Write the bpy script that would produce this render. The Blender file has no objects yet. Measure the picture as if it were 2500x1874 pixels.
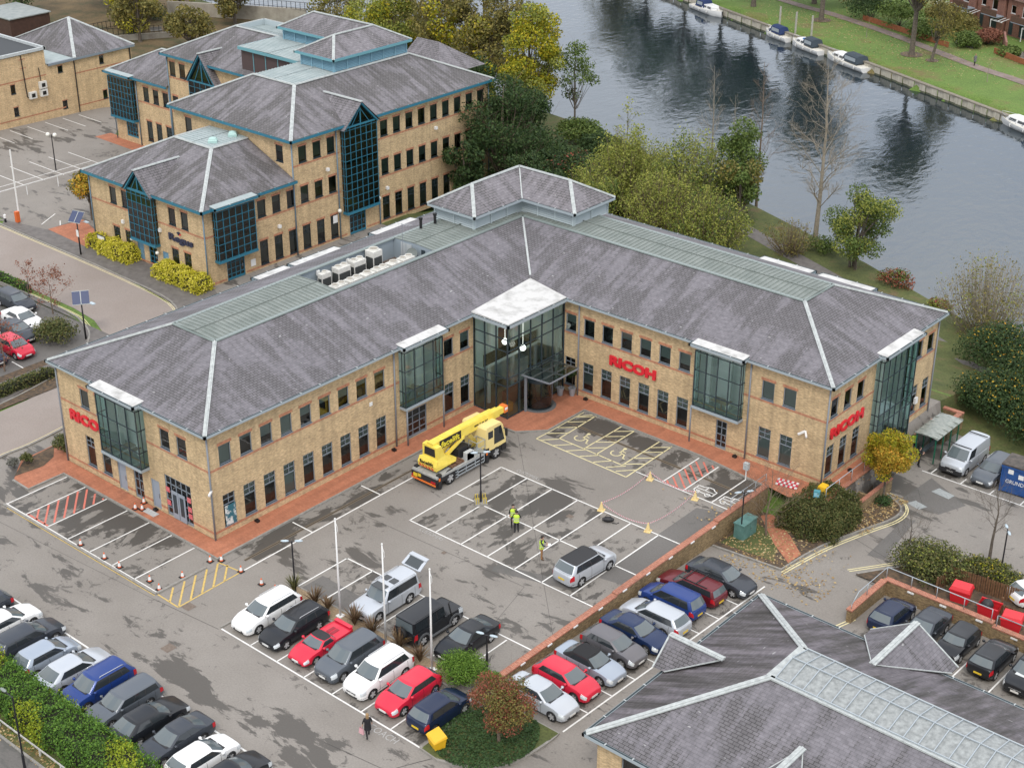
import bpy, bmesh, math, random
from math import sin, cos, pi, radians, hypot, atan2, sqrt
from mathutils import Vector, Matrix
random.seed(7)
S = bpy.context.scene
COL = S.collection

# ------------------------------------------------------------------ camera
CAM = (74.144, -55.328, 57.232)
yaw, pit, rol = radians(130.65), radians(26.57), radians(.16)
fw = Vector((cos(yaw)*cos(pit), sin(yaw)*cos(pit), -sin(pit)))
rt = Vector((sin(yaw), -cos(yaw), 0)); up = rt.cross(fw)
rt2 = rt*cos(rol)+up*sin(rol); up2 = up*cos(rol)-rt*sin(rol)
cd = bpy.data.cameras.new('camera'); cam = bpy.data.objects.new('camera', cd); COL.objects.link(cam)
m = Matrix((rt2, up2, -fw)).transposed().to_4x4(); m.translation = CAM
cam.matrix_world = m
cd.sensor_width = 36; cd.lens = 54.667; cd.clip_start = 1; cd.clip_end = 6000
S.camera = cam

# ------------------------------------------------------------------ overcast sky and soft sun
SUN_EL, SUN_AZ = radians(50), radians(306)      # direction towards the sun, azimuth from +X anticlockwise
w = bpy.data.worlds.new('World'); S.world = w; w.use_nodes = True
nt = w.node_tree; nt.nodes.clear()
o = nt.nodes.new('ShaderNodeOutputWorld'); bg = nt.nodes.new('ShaderNodeBackground')
sky = nt.nodes.new('ShaderNodeTexSky'); sky.sky_type = 'NISHITA'; sky.sun_disc = False
sky.sun_elevation = SUN_EL; sky.sun_rotation = pi/2-SUN_AZ
sky.air_density = 1.0; sky.dust_density = 3.0; sky.ozone_density = 1.0
tc = nt.nodes.new('ShaderNodeTexCoord'); mp = nt.nodes.new('ShaderNodeMapping'); mp.inputs['Scale'].default_value = (1, 1, 3)
nz = nt.nodes.new('ShaderNodeTexNoise'); nz.inputs['Scale'].default_value = 2.2; nz.inputs['Detail'].default_value = 6
cr = nt.nodes.new('ShaderNodeValToRGB')
cr.color_ramp.elements[0].position = .34; cr.color_ramp.elements[0].color = (7.2, 8.2, 10.0, 1)
cr.color_ramp.elements[1].position = .62; cr.color_ramp.elements[1].color = (13.8, 13.7, 13.6, 1)
mx = nt.nodes.new('ShaderNodeMixRGB'); mx.inputs[0].default_value = .85
nt.links.new(tc.outputs['Generated'], mp.inputs[0]); nt.links.new(mp.outputs[0], nz.inputs[0]); nt.links.new(nz.outputs[0], cr.inputs[0])
nt.links.new(sky.outputs[0], mx.inputs[1]); nt.links.new(cr.outputs[0], mx.inputs[2])
sx = nt.nodes.new('ShaderNodeSeparateXYZ'); hr = nt.nodes.new('ShaderNodeValToRGB'); ml = nt.nodes.new('ShaderNodeMixRGB'); ml.blend_type = 'MULTIPLY'; ml.inputs[0].default_value = 1
hr.color_ramp.elements[0].position = .05; hr.color_ramp.elements[0].color = (1.0, 1.0, 1.0, 1); hr.color_ramp.elements[1].position = .8; hr.color_ramp.elements[1].color = (1.12, 1.1, 1.08, 1)   # thin cloud, brighter low down
nt.links.new(tc.outputs['Generated'], sx.inputs[0]); nt.links.new(sx.outputs[2], hr.inputs[0]); nt.links.new(mx.outputs[0], ml.inputs[1]); nt.links.new(hr.outputs[0], ml.inputs[2])
nt.links.new(ml.outputs[0], bg.inputs[0]); bg.inputs[1].default_value = .11
nt.links.new(bg.outputs[0], o.inputs[0])
sd = bpy.data.lights.new('sun', 'SUN'); sd.energy = 1.25; sd.angle = radians(12); sd.color = (1, .955, .88)
so = bpy.data.objects.new('sun', sd); COL.objects.link(so); so.location = (0, 0, 120)
so.rotation_euler = Vector((-cos(SUN_AZ)*cos(SUN_EL), -sin(SUN_AZ)*cos(SUN_EL), -sin(SUN_EL))).to_track_quat('-Z', 'Y').to_euler()
S.view_settings.view_transform = 'Standard'; S.view_settings.look = 'None'
S.view_settings.exposure = 0.24; S.view_settings.gamma = 1
S.cycles.max_bounces = 8; S.cycles.transparent_max_bounces = 16
S.cycles.use_adaptive_sampling = True

# ------------------------------------------------------------------ mesh helpers
class MB:
    def __init__(s): s.v = []; s.f = []; s.m = []
    def poly(s, pts, m=0):
        i = len(s.v); s.v += [tuple(p) for p in pts]; s.f.append(tuple(range(i, i+len(pts)))); s.m.append(m)
    def add(s, vs, fs, m=0):
        i = len(s.v); s.v += [tuple(p) for p in vs]
        for f in fs: s.f.append(tuple(i+k for k in f)); s.m.append(m)
    def box(s, x0, y0, z0, x1, y1, z1, m=0):
        s.add([(x0,y0,z0),(x1,y0,z0),(x1,y1,z0),(x0,y1,z0),(x0,y0,z1),(x1,y0,z1),(x1,y1,z1),(x0,y1,z1)],
              [(0,3,2,1),(4,5,6,7),(0,1,5,4),(1,2,6,5),(2,3,7,6),(3,0,4,7)], m)
    def bar(s, p, q, w, h, m=0, up=(0,0,1)):      # box along p-q, w across, h in the up direction (centred)
        p = Vector(p); q = Vector(q); d = (q-p).normalized(); u = Vector(up)
        if abs(d.dot(u)) > .98: u = Vector((1,0,0))
        sd = d.cross(u).normalized()*w/2; uu = sd.cross(d).normalized()*h/2
        s.add([p-sd-uu, p+sd-uu, p+sd+uu, p-sd+uu, q-sd-uu, q+sd-uu, q+sd+uu, q-sd+uu],
              [(0,1,2,3),(7,6,5,4),(0,4,5,1),(1,5,6,2),(2,6,7,3),(3,7,4,0)], m)
    def tube(s, pts, r, n=8, m=0, cap=True):
        pts = [Vector(p) for p in pts]; rs = r if isinstance(r, (list, tuple)) else [r]*len(pts)
        i0 = len(s.v); N = len(pts); a0 = None
        for i, p in enumerate(pts):
            d = (pts[min(i+1, N-1)]-pts[max(i-1, 0)])
            d = d.normalized() if d.length > 1e-9 else Vector((0,0,1))
            if a0 is None: a0 = Vector((1,0,0)) if abs(d.x) < .8 else Vector((0,1,0))
            a = (a0-d*a0.dot(d)).normalized(); a0 = a; b = d.cross(a)
            for k in range(n):
                t = 2*pi*k/n; s.v.append(tuple(p+(a*cos(t)+b*sin(t))*rs[i]))
        for i in range(N-1):
            for k in range(n):
                k2 = (k+1) % n; s.f.append((i0+i*n+k, i0+i*n+k2, i0+(i+1)*n+k2, i0+(i+1)*n+k)); s.m.append(m)
        if cap and n > 2:
            s.f.append(tuple(i0+k for k in reversed(range(n)))); s.m.append(m)
            s.f.append(tuple(i0+(N-1)*n+k for k in range(n))); s.m.append(m)
    def lathe(s, prof, n=16, c=(0,0,0), m=0):     # prof: (r, z) pairs
        i0 = len(s.v)
        for r, z in prof:
            for k in range(n): s.v.append((c[0]+r*cos(2*pi*k/n), c[1]+r*sin(2*pi*k/n), c[2]+z))
        for i in range(len(prof)-1):
            for k in range(n):
                k2 = (k+1) % n; s.f.append((i0+i*n+k, i0+i*n+k2, i0+(i+1)*n+k2, i0+(i+1)*n+k)); s.m.append(m)
    def prism(s, pl, z0, z1, m=0, bottom=False):
        n = len(pl); a = sum(pl[i][0]*pl[(i+1)%n][1]-pl[(i+1)%n][0]*pl[i][1] for i in range(n))
        if a < 0: pl = pl[::-1]
        i = len(s.v); s.v += [(p[0],p[1],z0) for p in pl]+[(p[0],p[1],z1) for p in pl]
        for k in range(n):
            k2 = (k+1) % n; s.f.append((i+k, i+k2, i+n+k2, i+n+k)); s.m.append(m)
        s.f.append(tuple(i+n+k for k in range(n))); s.m.append(m)
        if bottom: s.f.append(tuple(i+k for k in reversed(range(n)))); s.m.append(m)
    def mesh(s, name, mats, smooth=False, auto=None, off=(0,0,0)):
        me = bpy.data.meshes.new(name)
        ox, oy, oz = off
        me.from_pydata([(x-ox, y-oy, z-oz) for x, y, z in s.v], [], s.f)
        if not isinstance(mats, (list, tuple)): mats = [mats]
        for mt in mats: me.materials.append(mt)
        if any(s.m): me.polygons.foreach_set('material_index', s.m)
        uv = me.uv_layers.new(name='UVMap'); buf = [0.0]*(len(me.loops)*2); k = 0
        V = s.v
        for p in me.polygons:
            n = p.normal
            if abs(n.z) > .95:
                for vi in p.vertices: q = V[vi]; buf[k] = q[0]; buf[k+1] = q[1]; k += 2
            else:
                l = hypot(n.x, n.y); tx, ty = -n.y/l, n.x/l
                bx, by, bz = -n.z*ty, n.z*tx, n.x*ty-n.y*tx
                for vi in p.vertices:
                    q = V[vi]; buf[k] = q[0]*tx+q[1]*ty; buf[k+1] = q[0]*bx+q[1]*by+q[2]*bz; k += 2
        uv.data.foreach_set('uv', buf)
        if smooth or auto: me.polygons.foreach_set('use_smooth', [True]*len(me.polygons))
        if auto: me.set_sharp_from_angle(angle=radians(auto))
        me.update(); return me
    def mark(s): s.__dict__.setdefault('cuts', []).append(len(s.f))
    def parts(s, name, mats, parent=None, world=False, smooth=False):      # one object for each marked piece
        out = []; a = 0
        for b in s.cuts:
            q = MB(); 
            for f, mi in zip(s.f[a:b], s.m[a:b]): q.f.append(f); q.m.append(mi)
            use = sorted({i for f in q.f for i in f}); mp_ = {v: i for i, v in enumerate(use)}; q.v = [s.v[i] for i in use]; q.f = [tuple(mp_[i] for i in f) for f in q.f]; a = b
            out.append(q.build(name, mats, parent, smooth, None, world))
        return out
    def build(s, name, mats, parent=None, smooth=False, auto=None, world=False):
        off = (0,0,0)
        if world and parent is not None:
            q = parent
            while q is not None: off = tuple(a+b for a, b in zip(off, q.location)); q = q.parent
        return link(name, s.mesh(name, mats, smooth, auto, off), parent)

def link(name, me, parent=None):
    ob = bpy.data.objects.new(name, me); COL.objects.link(ob)
    if parent is not None: ob.parent = parent
    return ob
def tag(ob, label=None, cat=None, group=None, kind=None):
    if label: ob['label'] = label
    if cat: ob['category'] = cat
    if group: ob['group'] = group
    if kind: ob['kind'] = kind
    return ob
def thing(name, label, cat, loc=(0,0,0), rz=0, group=None):
    ob = bpy.data.objects.new(name, None); COL.objects.link(ob); ob.empty_display_size = .3
    ob.location = loc; ob.rotation_euler = (0, 0, rz); return tag(ob, label, cat, group)
def copy_tree(ob, parent=None):
    c = ob.copy(); COL.objects.link(c)
    if parent is not None: c.parent = parent
    for ch in list(ob.children): copy_tree(ch, c)
    return c
def single(name, mb, mats, label, cat, group=None, smooth=False, auto=None, loc=None):
    xs = [v[0] for v in mb.v]; ys = [v[1] for v in mb.v]; zs = [v[2] for v in mb.v]
    l = loc or ((min(xs)+max(xs))/2, (min(ys)+max(ys))/2, min(zs))
    ob = link(name, mb.mesh(name, mats, smooth, auto, l)); ob.location = l
    return tag(ob, label, cat, group)
def text_mesh(body, size, extr, offset=0.0, spacing=1.0):
    cu = bpy.data.curves.new('lettering', 'FONT'); cu.body = body; cu.size = size; cu.extrude = extr; cu.offset = offset
    cu.space_character = spacing; cu.resolution_u = 3
    ob = bpy.data.objects.new('lettering', cu); COL.objects.link(ob)
    bpy.context.view_layer.update()
    me = bpy.data.meshes.new_from_object(ob.evaluated_get(bpy.context.evaluated_depsgraph_get()))
    bpy.data.objects.remove(ob); return me
def fit_text(body, width, height, extr, mat, offset=0.0, spacing=1.0, tz=None):
    # lettering scaled to width x height, standing in local XZ, front face towards -Y
    me = text_mesh(body, 1, .5, offset, spacing)
    xs = [v.co.x for v in me.vertices]; ys = [v.co.y for v in me.vertices]
    x0, x1, y0, y1 = min(xs), max(xs), min(ys), max(ys)
    for v in me.vertices:
        x, y, z = v.co; v.co = ((x-x0)/(x1-x0)*width, -(z+.5)*extr, (y-y0)/(y1-y0)*height)
    me.materials.clear(); me.materials.append(mat); return me

# ------------------------------------------------------------------ materials
def M(name, base=(.5,.5,.5), rough=.6, metal=0, **kw):
    m = bpy.data.materials.new(name); m.use_nodes = True
    b = m.node_tree.nodes['Principled BSDF']
    b.inputs['Base Color'].default_value = (*base, 1); b.inputs['Roughness'].default_value = rough; b.inputs['Metallic'].default_value = metal
    for k, v in kw.items(): b.inputs[k.replace('_', ' ')].default_value = v
    return m
class NT:
    def __init__(s, m): s.t = m.node_tree; s.b = s.t.nodes['Principled BSDF']
    def n(s, ty, **kw):
        nd = s.t.nodes.new('ShaderNode'+ty)
        for k, v in kw.items():
            if k in nd.inputs: nd.inputs[k].default_value = v
            else: setattr(nd, k, v)
        return nd
    def l(s, a, b): s.t.links.new(a, b)
    def co(s, kind='Object', scale=(1,1,1)):
        t = s.n('TexCoord'); mp = s.n('Mapping'); mp.inputs['Scale'].default_value = scale
        s.l(t.outputs[kind], mp.inputs[0]); return mp.outputs[0]
    def noise(s, vec, scale=5, detail=4, rough=.55, dist=0):
        nd = s.n('TexNoise'); nd.inputs['Scale'].default_value = scale; nd.inputs['Detail'].default_value = detail
        nd.inputs['Roughness'].default_value = rough; nd.inputs['Distortion'].default_value = dist
        s.l(vec, nd.inputs['Vector']); return nd.outputs['Fac']
    def ramp(s, fac, stops):
        r = s.n('ValToRGB'); e = r.color_ramp.elements
        while len(e) < len(stops): e.new(.5)
        for i, (p, c) in enumerate(stops):
            e[i].position = p; e[i].color = (*c, 1) if len(c) == 3 else c
        s.l(fac, r.inputs[0]); return r.outputs[0]
    def mix(s, fac, a, b, mode='MIX'):
        x = s.n('MixRGB', blend_type=mode)
        for i, q in ((0, fac), (1, a), (2, b)):
            if hasattr(q, 'is_output'): s.l(q, x.inputs[i])
            else: x.inputs[i].default_value = q if i == 0 else (*q, 1)
        return x.outputs[0]
    def base(s, c): s.l(c, s.b.inputs['Base Color'])
    def bump(s, h, strength=.3, dist=.05):
        bp = s.n('Bump'); bp.inputs['Strength'].default_value = strength; bp.inputs['Distance'].default_value = dist
        s.l(h, bp.inputs['Height']); s.l(bp.outputs[0], s.b.inputs['Normal'])
G3 = lambda g: (g, g, g)

def brick_mat(name, c1, c2, mortar, bw=.225, bh=.075, ms=.012, var=.35, stain=(.3,.3,.3)):
    m = M(name, rough=.85); t = NT(m); uv = t.co('UV')
    bt = t.n('TexBrick', offset=.5); t.l(uv, bt.inputs['Vector'])
    bt.inputs['Color1'].default_value = (*c1, 1); bt.inputs['Color2'].default_value = (*c2, 1); bt.inputs['Mortar'].default_value = (*mortar, 1)
    bt.inputs['Scale'].default_value = 1; bt.inputs['Mortar Size'].default_value = ms; bt.inputs['Brick Width'].default_value = bw; bt.inputs['Row Height'].default_value = bh
    bt.inputs['Bias'].default_value = 0
    n2 = t.noise(t.co('UV', (1, 1.6, 1)), .8, 6, .62); n3 = t.noise(t.co('UV', (3.5, 9, 1)), 1.1, 3, .6)
    c = t.mix(1, bt.outputs[0], t.ramp(n3, [(.3, G3(1-var)), (.72, G3(1.0+var*.35))]), 'MULTIPLY')
    c = t.mix(1, c, t.ramp(n2, [(.3, G3(.84)), (.6, G3(1.06))]), 'MULTIPLY')
    c = t.mix(1, c, t.ramp(t.noise(t.co('UV', (1.6, .12, 1)), 1.2, 5, .6), [(.34, G3(.84)), (.56, G3(1.04))]), 'MULTIPLY')   # rain streaks
    t.base(c); t.bump(bt.outputs[1], -.25, .01); return m
BRICK = brick_mat('buff_brick', (.64,.455,.245), (.475,.325,.165), (.57,.455,.30))
BRICKD = brick_mat('buff_brick_pinkish', (.68,.48,.26), (.56,.38,.19), (.60,.47,.31))
BAND = brick_mat('red_soldier_brick', (.50,.19,.095), (.42,.15,.07), (.50,.30,.2), .075, .225)
COPE = brick_mat('red_coping_brick', (.46,.17,.10), (.38,.13,.075), (.42,.26,.2), .11, .22)
WALLB = brick_mat('brown_garden_brick', (.36,.25,.12), (.27,.18,.08), (.25,.19,.12), var=.6)
REDB = brick_mat('red_house_brick', (.30,.11,.07), (.22,.075,.05), (.3,.2,.16))

def slate_mat(name, c1, c2, cgap, moss=.5, streak=.5, bw=.5, bh=.25, lo=.40, hi=.62, ms=.02, green=(.05,.045,.03)):
    m = M(name, rough=.72); t = NT(m); uv = t.co('UV')
    bt = t.n('TexBrick', offset=.5); t.l(uv, bt.inputs['Vector'])
    bt.inputs['Color1'].default_value = (*c1, 1); bt.inputs['Color2'].default_value = (*c2, 1); bt.inputs['Mortar'].default_value = (*cgap, 1)
    bt.inputs['Scale'].default_value = 1; bt.inputs['Mortar Size'].default_value = ms; bt.inputs['Brick Width'].default_value = bw; bt.inputs['Row Height'].default_value = bh
    bt.inputs['Mortar Smooth'].default_value = .3
    st = t.noise(t.co('UV', (1.3, .16, 1)), 1.0, 6, .65)          # streaks running down the slope
    big = t.noise(t.co('UV', (.35, .5, 1)), .6, 5, .6)
    fine = t.noise(t.co('UV', (2.2, 4.2, 1)), 1.0, 2, .5)
    c = t.mix(1, bt.outputs[0], t.ramp(fine, [(.28, G3(.80)), (.7, G3(1.18))]), 'MULTIPLY')
    c = t.mix(1, c, t.ramp(st, [(.32, G3(1-streak*.55)), (.62, G3(1.12))]), 'MULTIPLY')
    mul = t.n('Math', operation='MULTIPLY'); t.l(st, mul.inputs[0]); t.l(big, mul.inputs[1])
    mk = t.ramp(mul.outputs[0], [(.215, (1,1,1)), (.285, (0,0,0))])
    gap = t.n('Math', operation='MULTIPLY'); t.l(bt.outputs[1], gap.inputs[0]); t.l(t.ramp(mk, [(0, G3(.10)), (1, G3(1))]), gap.inputs[1])
    c = t.mix(t.ramp(mk, [(0, G3(0)), (1, G3(moss))]), c, t.mix(.5, c, green))
    c = t.mix(gap.outputs[0], c, G3(.015))
    sp = t.noise(t.co('UV', (1.2, 3, 1)), 1.6, 1, .4)             # odd pale slips
    c = t.mix(t.ramp(sp, [(.765, G3(0)), (.775, G3(.6))]), c, (.45,.45,.44))
    t.base(c); t.bump(bt.outputs[1], -.5, .02); return m
SLATE = slate_mat('blue_grey_slate', (.166,.156,.172), (.143,.135,.149), (.122,.114,.123), .5, .30, .36, .2, ms=.016)
SLATE2 = slate_mat('mossy_slate', (.178,.166,.178), (.152,.143,.155), (.105,.099,.103), .75, .5, .40, .21, ms=.016)
SLATE3 = slate_mat('plain_slate', (.19,.176,.19), (.167,.156,.169), (.128,.12,.129), .4, .4)
SLATED = slate_mat('dark_weathered_slate', (.15,.135,.148), (.13,.115,.127), (.10,.09,.10), .6, 1.6, .5, .25, ms=.008)

def mottled(name, c1, c2, scale=2, rough=.7, coord='UV', stretch=(1,1,1), lo=.35, hi=.65, metal=0, bump=0):
    m = M(name, c1, rough, metal); t = NT(m)
    n = t.noise(t.co(coord, stretch), scale, 6, .62); t.base(t.ramp(n, [(lo, c1), (hi, c2)]))
    if bump: t.bump(t.noise(t.co(coord, stretch), scale*6, 3), bump, .02)
    return m
LEAD = mottled('pale_lead_capping', (.33,.35,.35), (.50,.53,.52), 3)
LEADP = mottled('pale_grey_capping', (.36,.39,.40), (.50,.53,.53), 4)
DECK = mottled('green_grey_standing_seam', (.155,.18,.165), (.22,.245,.228), .8)
DECKB = mottled('pale_blue_grey_sheet', (.27,.325,.33), (.37,.42,.42), .8)
FLATW = mottled('white_flat_roofing', (.33,.325,.31), (.56,.555,.54), .9, lo=.3, hi=.52)
GUT = M('grey_blue_gutter', (.20,.26,.30), .45)
GUTP = M('pale_grey_fascia', (.32,.37,.40), .5)
GUTIN = M('gutter_trough', (.025,.04,.045), .7)
TEAL = M('teal_blue_paint', (.03,.165,.245), .4)
TEALP = M('pale_teal_paint', (.13,.31,.36), .45)
LOUV = M('pale_grey_louvre', (.40,.46,.48), .5); LOUVG = M('louvre_gap_shade', (.05,.06,.065), .8)  # gap colour carries the shade between slats
LOUVB = M('pale_blue_louvre', (.20,.36,.45), .5)
FRAME = M('grey_blue_frame', (.20,.235,.27), .4)
FRAMED = M('dark_frame', (.03,.045,.055), .4)
PIPE = M('grey_downpipe', (.20,.215,.24), .5)
DOORG = M('grey_blue_door', (.27,.31,.36), .45)
DOORB = M('pale_blue_door', (.14,.27,.38), .45)
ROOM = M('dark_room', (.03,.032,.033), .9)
ROOMP = M('pale_room', (.84,.88,.86), .8)
CARPET = mottled('office_carpet', (.36,.46,.43), (.48,.57,.54), 2)
WHITEP = M('white_paint', (.72,.72,.71), .45)
WHITEM = mottled('white_metal_casing', (.55,.54,.50), (.68,.67,.63), 3)
BLACK = M('black_paint', (.012,.012,.013), .45)
BLIND = M('grey_green_blind', (.33,.39,.38), .8)
BLINDD = M('dark_green_blind', (.10,.135,.125), .85)
SIGNRED = M('red_sign_letter', (.62,.022,.035), .35)
SIGNNAVY = M('navy_sign_letter', (.028,.032,.065), .4)
CHROME = M('steel', (.45,.47,.48), .3, .8)
STEELG = M('galvanised_rail', (.38,.42,.45), .4, .3)

def glass_mat(name, tint, refl=.10, rough=.02, ior=1.6, gcol=(1,1,1)):
    m = bpy.data.materials.new(name); m.use_nodes = True; t = m.node_tree; t.nodes.clear()
    o = t.nodes.new('ShaderNodeOutputMaterial'); tr = t.nodes.new('ShaderNodeBsdfTransparent'); gl = t.nodes.new('ShaderNodeBsdfGlossy')
    mx = t.nodes.new('ShaderNodeMixShader'); fr = t.nodes.new('ShaderNodeFresnel')
    tr.inputs[0].default_value = (*tint, 1); gl.inputs['Roughness'].default_value = rough; gl.inputs[0].default_value = (*gcol, 1); fr.inputs[0].default_value = ior
    t.links.new(fr.outputs[0], mx.inputs[0]); t.links.new(tr.outputs[0], mx.inputs[1]); t.links.new(gl.outputs[0], mx.inputs[2]); t.links.new(mx.outputs[0], o.inputs[0])
    return m
GLASS = glass_mat('window_glass', (.66,.73,.71), ior=1.75)
GLASST = glass_mat('teal_glass', (.90,1,.98), ior=2.0, gcol=(.72,.95,.93))
GLASSD = glass_mat('dark_glass', (.22,.27,.30))
GLASSC = glass_mat('clear_glass', (.75,.84,.83))
# ------------------------------------------------------------------ terrain
def sm(t):
    t = max(0., min(1., t)); return t*t*(3-2*t)
def lerpy(pts, x):
    if x <= pts[0][0]: return pts[0][1]
    for (a, b), (c, d) in zip(pts, pts[1:]):
        if x <= c: return b+(d-b)*(x-a)/(c-a)
    return pts[-1][1]
WATER = -3.4
NEARB = [(-400,150), (-200,122), (-150,113), (-118,109), (-80,104), (-42,98), (-15,88.5), (5.8,80.5), (20.9,73.5), (32,67), (45,58), (60,46), (90,20), (150,-30), (400,-200)]
FARB = [(-400,300), (-200,222), (-110,181), (-64.4,161.6), (-56.9,158.6), (-31.6,148.1), (-6.5,137.5), (40,116), (90,90), (160,45), (400,-120)]
def site_z(x, y):
    xb = 24.6 if y < 30.8 else (29.0 if y < 41 else 27.6)
    wd = .15 if y > -1 else (4.0 if y < -3 else .15+3.85*(-1-y)/2)
    w = sm((x-xb)/wd)
    zr = -.04*(min(max(y, -10), 48)+10)
    zl = -2.3*sm((y-50)/16)
    z2 = -.7-.025*max(0, min(y-29, 64)) if x < -50 else -.7
    zl = min(zl, sm((-24-x)/10)*max(z2, -2.3))
    return zr*w+zl*(1-w)
def gz(x, y):
    yn = lerpy(NEARB, x); yf = lerpy(FARB, x)
    if y > yf: return -2.2+1.5*sm((y-yf-20)/60)
    z = site_z(x, y)
    if y > yn-3: z = z+(-5-z)*sm((y-yn+3)/6)
    return z
def sheet(name, polys, dz, mats, step=3.0, zf=site_z, kind='structure', label=None, cat=None, build=True, creases=True):
    # flat marking or paving laid on the terrain, cut so that it follows it
    bm = bmesh.new()
    for k, pl in enumerate(polys):
        mi = 0
        if isinstance(pl, tuple) and len(pl) == 2 and isinstance(pl[1], int): pl, mi = pl
        vs = [bm.verts.new((p[0], p[1], 0)) for p in pl]
        f = bm.faces.new(vs); f.material_index = mi
        f.normal_update()
        if f.normal.z < 0: f.normal_flip()
    xs = [v.co.x for v in bm.verts]; ys = [v.co.y for v in bm.verts]
    cx = [24.6, 24.75, 26.0, 27.6, 28.6, 29.0, 29.15]+[-24, -26, -28.5, -31.5, -34, -50.0]; cy = [-10, 48, -3, -1, 29]
    x = math.ceil(min(xs)/step)*step
    while x < max(xs): cx.append(x); x += step
    y = math.ceil(min(ys)/step)*step
    while y < max(ys): cy.append(y); y += step
    for x in cx:
        if min(xs) < x < max(xs): bmesh.ops.bisect_plane(bm, geom=bm.verts[:]+bm.edges[:]+bm.faces[:], plane_co=(x,0,0), plane_no=(1,0,0))
    for y in cy:
        if min(ys) < y < max(ys): bmesh.ops.bisect_plane(bm, geom=bm.verts[:]+bm.edges[:]+bm.faces[:], plane_co=(0,y,0), plane_no=(0,1,0))
    for v in bm.verts: v.co.z = zf(v.co.x, v.co.y)+dz
    bmesh.ops.triangulate(bm, faces=[f for f in bm.faces if len(f.verts) > 4])
    me = bpy.data.meshes.new(name); 
    uvl = bm.loops.layers.uv.new('UVMap')
    for f in bm.faces:
        for l in f.loops: l[uvl].uv = (l.vert.co.x, l.vert.co.y)
    bm.to_mesh(me); bm.free()
    for q in (mats if isinstance(mats, (list, tuple)) else [mats]): me.materials.append(q)
    ob = link(name, me); return tag(ob, label, cat, None, kind)
def line(a, b, w=.1):                                    # painted stripe as a quad
    a = Vector(a); b = Vector(b); d = (b-a).normalized(); n = Vector((-d.y, d.x))*w/2
    return [tuple(a+n), tuple(a-n), tuple(b-n), tuple(b+n)]
def pline(pts, w=.1, closed=False):
    out = []
    P = [Vector(p) for p in pts]; n = len(P); L = []; R = []
    for i, p in enumerate(P):
        a = P[i-1] if (i > 0 or closed) else None; c = P[(i+1) % n] if (i < n-1 or closed) else None
        d = ((p-a).normalized() if a is not None else Vector((0,0)))+((c-p).normalized() if c is not None else Vector((0,0)))
        d.normalize(); nn = Vector((-d.y, d.x))*w/2; L.append(p+nn); R.append(p-nn)
    for i in range(n if closed else n-1):
        j = (i+1) % n; out.append([tuple(L[i]), tuple(R[i]), tuple(R[j]), tuple(L[j])])
    return out
def rect(x0, y0, x1, y1): return [(x0,y0),(x1,y0),(x1,y1),(x0,y1)]
def smooth_path(pts, n=6, closed=False):                  # Catmull-Rom
    P = [Vector(p) for p in pts]; N = len(P); out = []
    for i in range(N if closed else N-1):
        p0 = P[i-1] if (i > 0 or closed) else P[0]; p1 = P[i]; p2 = P[(i+1) % N]; p3 = P[(i+2) % N] if (i+2 < N or closed) else P[-1]
        for k in range(n):
            t = k/n; out.append(tuple(.5*((2*p1)+(p2-p0)*t+(2*p0-5*p1+4*p2-p3)*t*t+(3*p1-p0-3*p2+p3)*t**3)))
    if not closed: out.append(tuple(P[-1]))
    return out

def asphalt(name, c1, c2, wet, amount=.5, st=(.42, 1.1, 1), hot=()):
    m = M(name, rough=.8); t = NT(m); ob = t.co('Object')
    f1 = t.noise(ob, .16, 5, .6); f2 = t.noise(ob, 9, 3, .6)
    c = t.ramp(f1, [(.3, c1), (.7, c2)])
    c = t.mix(1, c, t.ramp(f2, [(.3, G3(.88)), (.7, G3(1.1))]), 'MULTIPLY')
    a = t.noise(t.co('Object', st), .62, 7, .66, .35); b = t.noise(ob, .085, 2, .5)
    ad = t.n('Math', operation='ADD'); t.l(a, ad.inputs[0]); sc = t.n('Math', operation='MULTIPLY'); sc.inputs[1].default_value = .62; t.l(b, sc.inputs[0]); t.l(sc.outputs[0], ad.inputs[1])
    for cx_, cy_, rx_, ry_, am in hot:                     # places that stay damp longer
        gr = t.n('TexGradient', gradient_type='SPHERICAL'); tcn = t.n('TexCoord'); mpn = t.n('Mapping', vector_type='TEXTURE'); mpn.inputs['Location'].default_value = (cx_,cy_,0); mpn.inputs['Scale'].default_value = (rx_,ry_,50)
        t.l(tcn.outputs['Object'], mpn.inputs[0]); t.l(mpn.outputs[0], gr.inputs[0]); k1 = t.n('Math', operation='MULTIPLY'); k1.inputs[1].default_value = am; t.l(gr.outputs['Fac'], k1.inputs[0])
        k2 = t.n('Math', operation='SUBTRACT'); t.l(ad.outputs[0], k2.inputs[0]); t.l(k1.outputs[0], k2.inputs[1]); ad = k2
    wm = t.ramp(ad.outputs[0], [(amount-.02, G3(1)), (amount+.015, G3(.0))])
    sk = t.noise(t.co('Object', (.9, .9, 1)), 1.5, 8, .72, .6); sm2 = t.n('Math', operation='ADD'); t.l(sk, sm2.inputs[0]); s3 = t.n('Math', operation='MULTIPLY'); s3.inputs[1].default_value = .55; t.l(t.noise(ob, .2, 2, .5), s3.inputs[0]); t.l(s3.outputs[0], sm2.inputs[1])
    w2 = t.ramp(sm2.outputs[0], [(amount-.085, G3(.8)), (amount-.05, G3(0))])                # small ragged damp spots
    mxm = t.n('Math', operation='MAXIMUM'); t.l(wm, mxm.inputs[0]); t.l(w2, mxm.inputs[1]); wm = mxm.outputs[0]
    t.base(t.mix(wm, c, t.mix(f2, wet, tuple(x*1.4 for x in wet))))
    t.l(t.ramp(wm, [(0, G3(.85)), (1, G3(.62))]), t.b.inputs['Roughness'])
    return m
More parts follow.
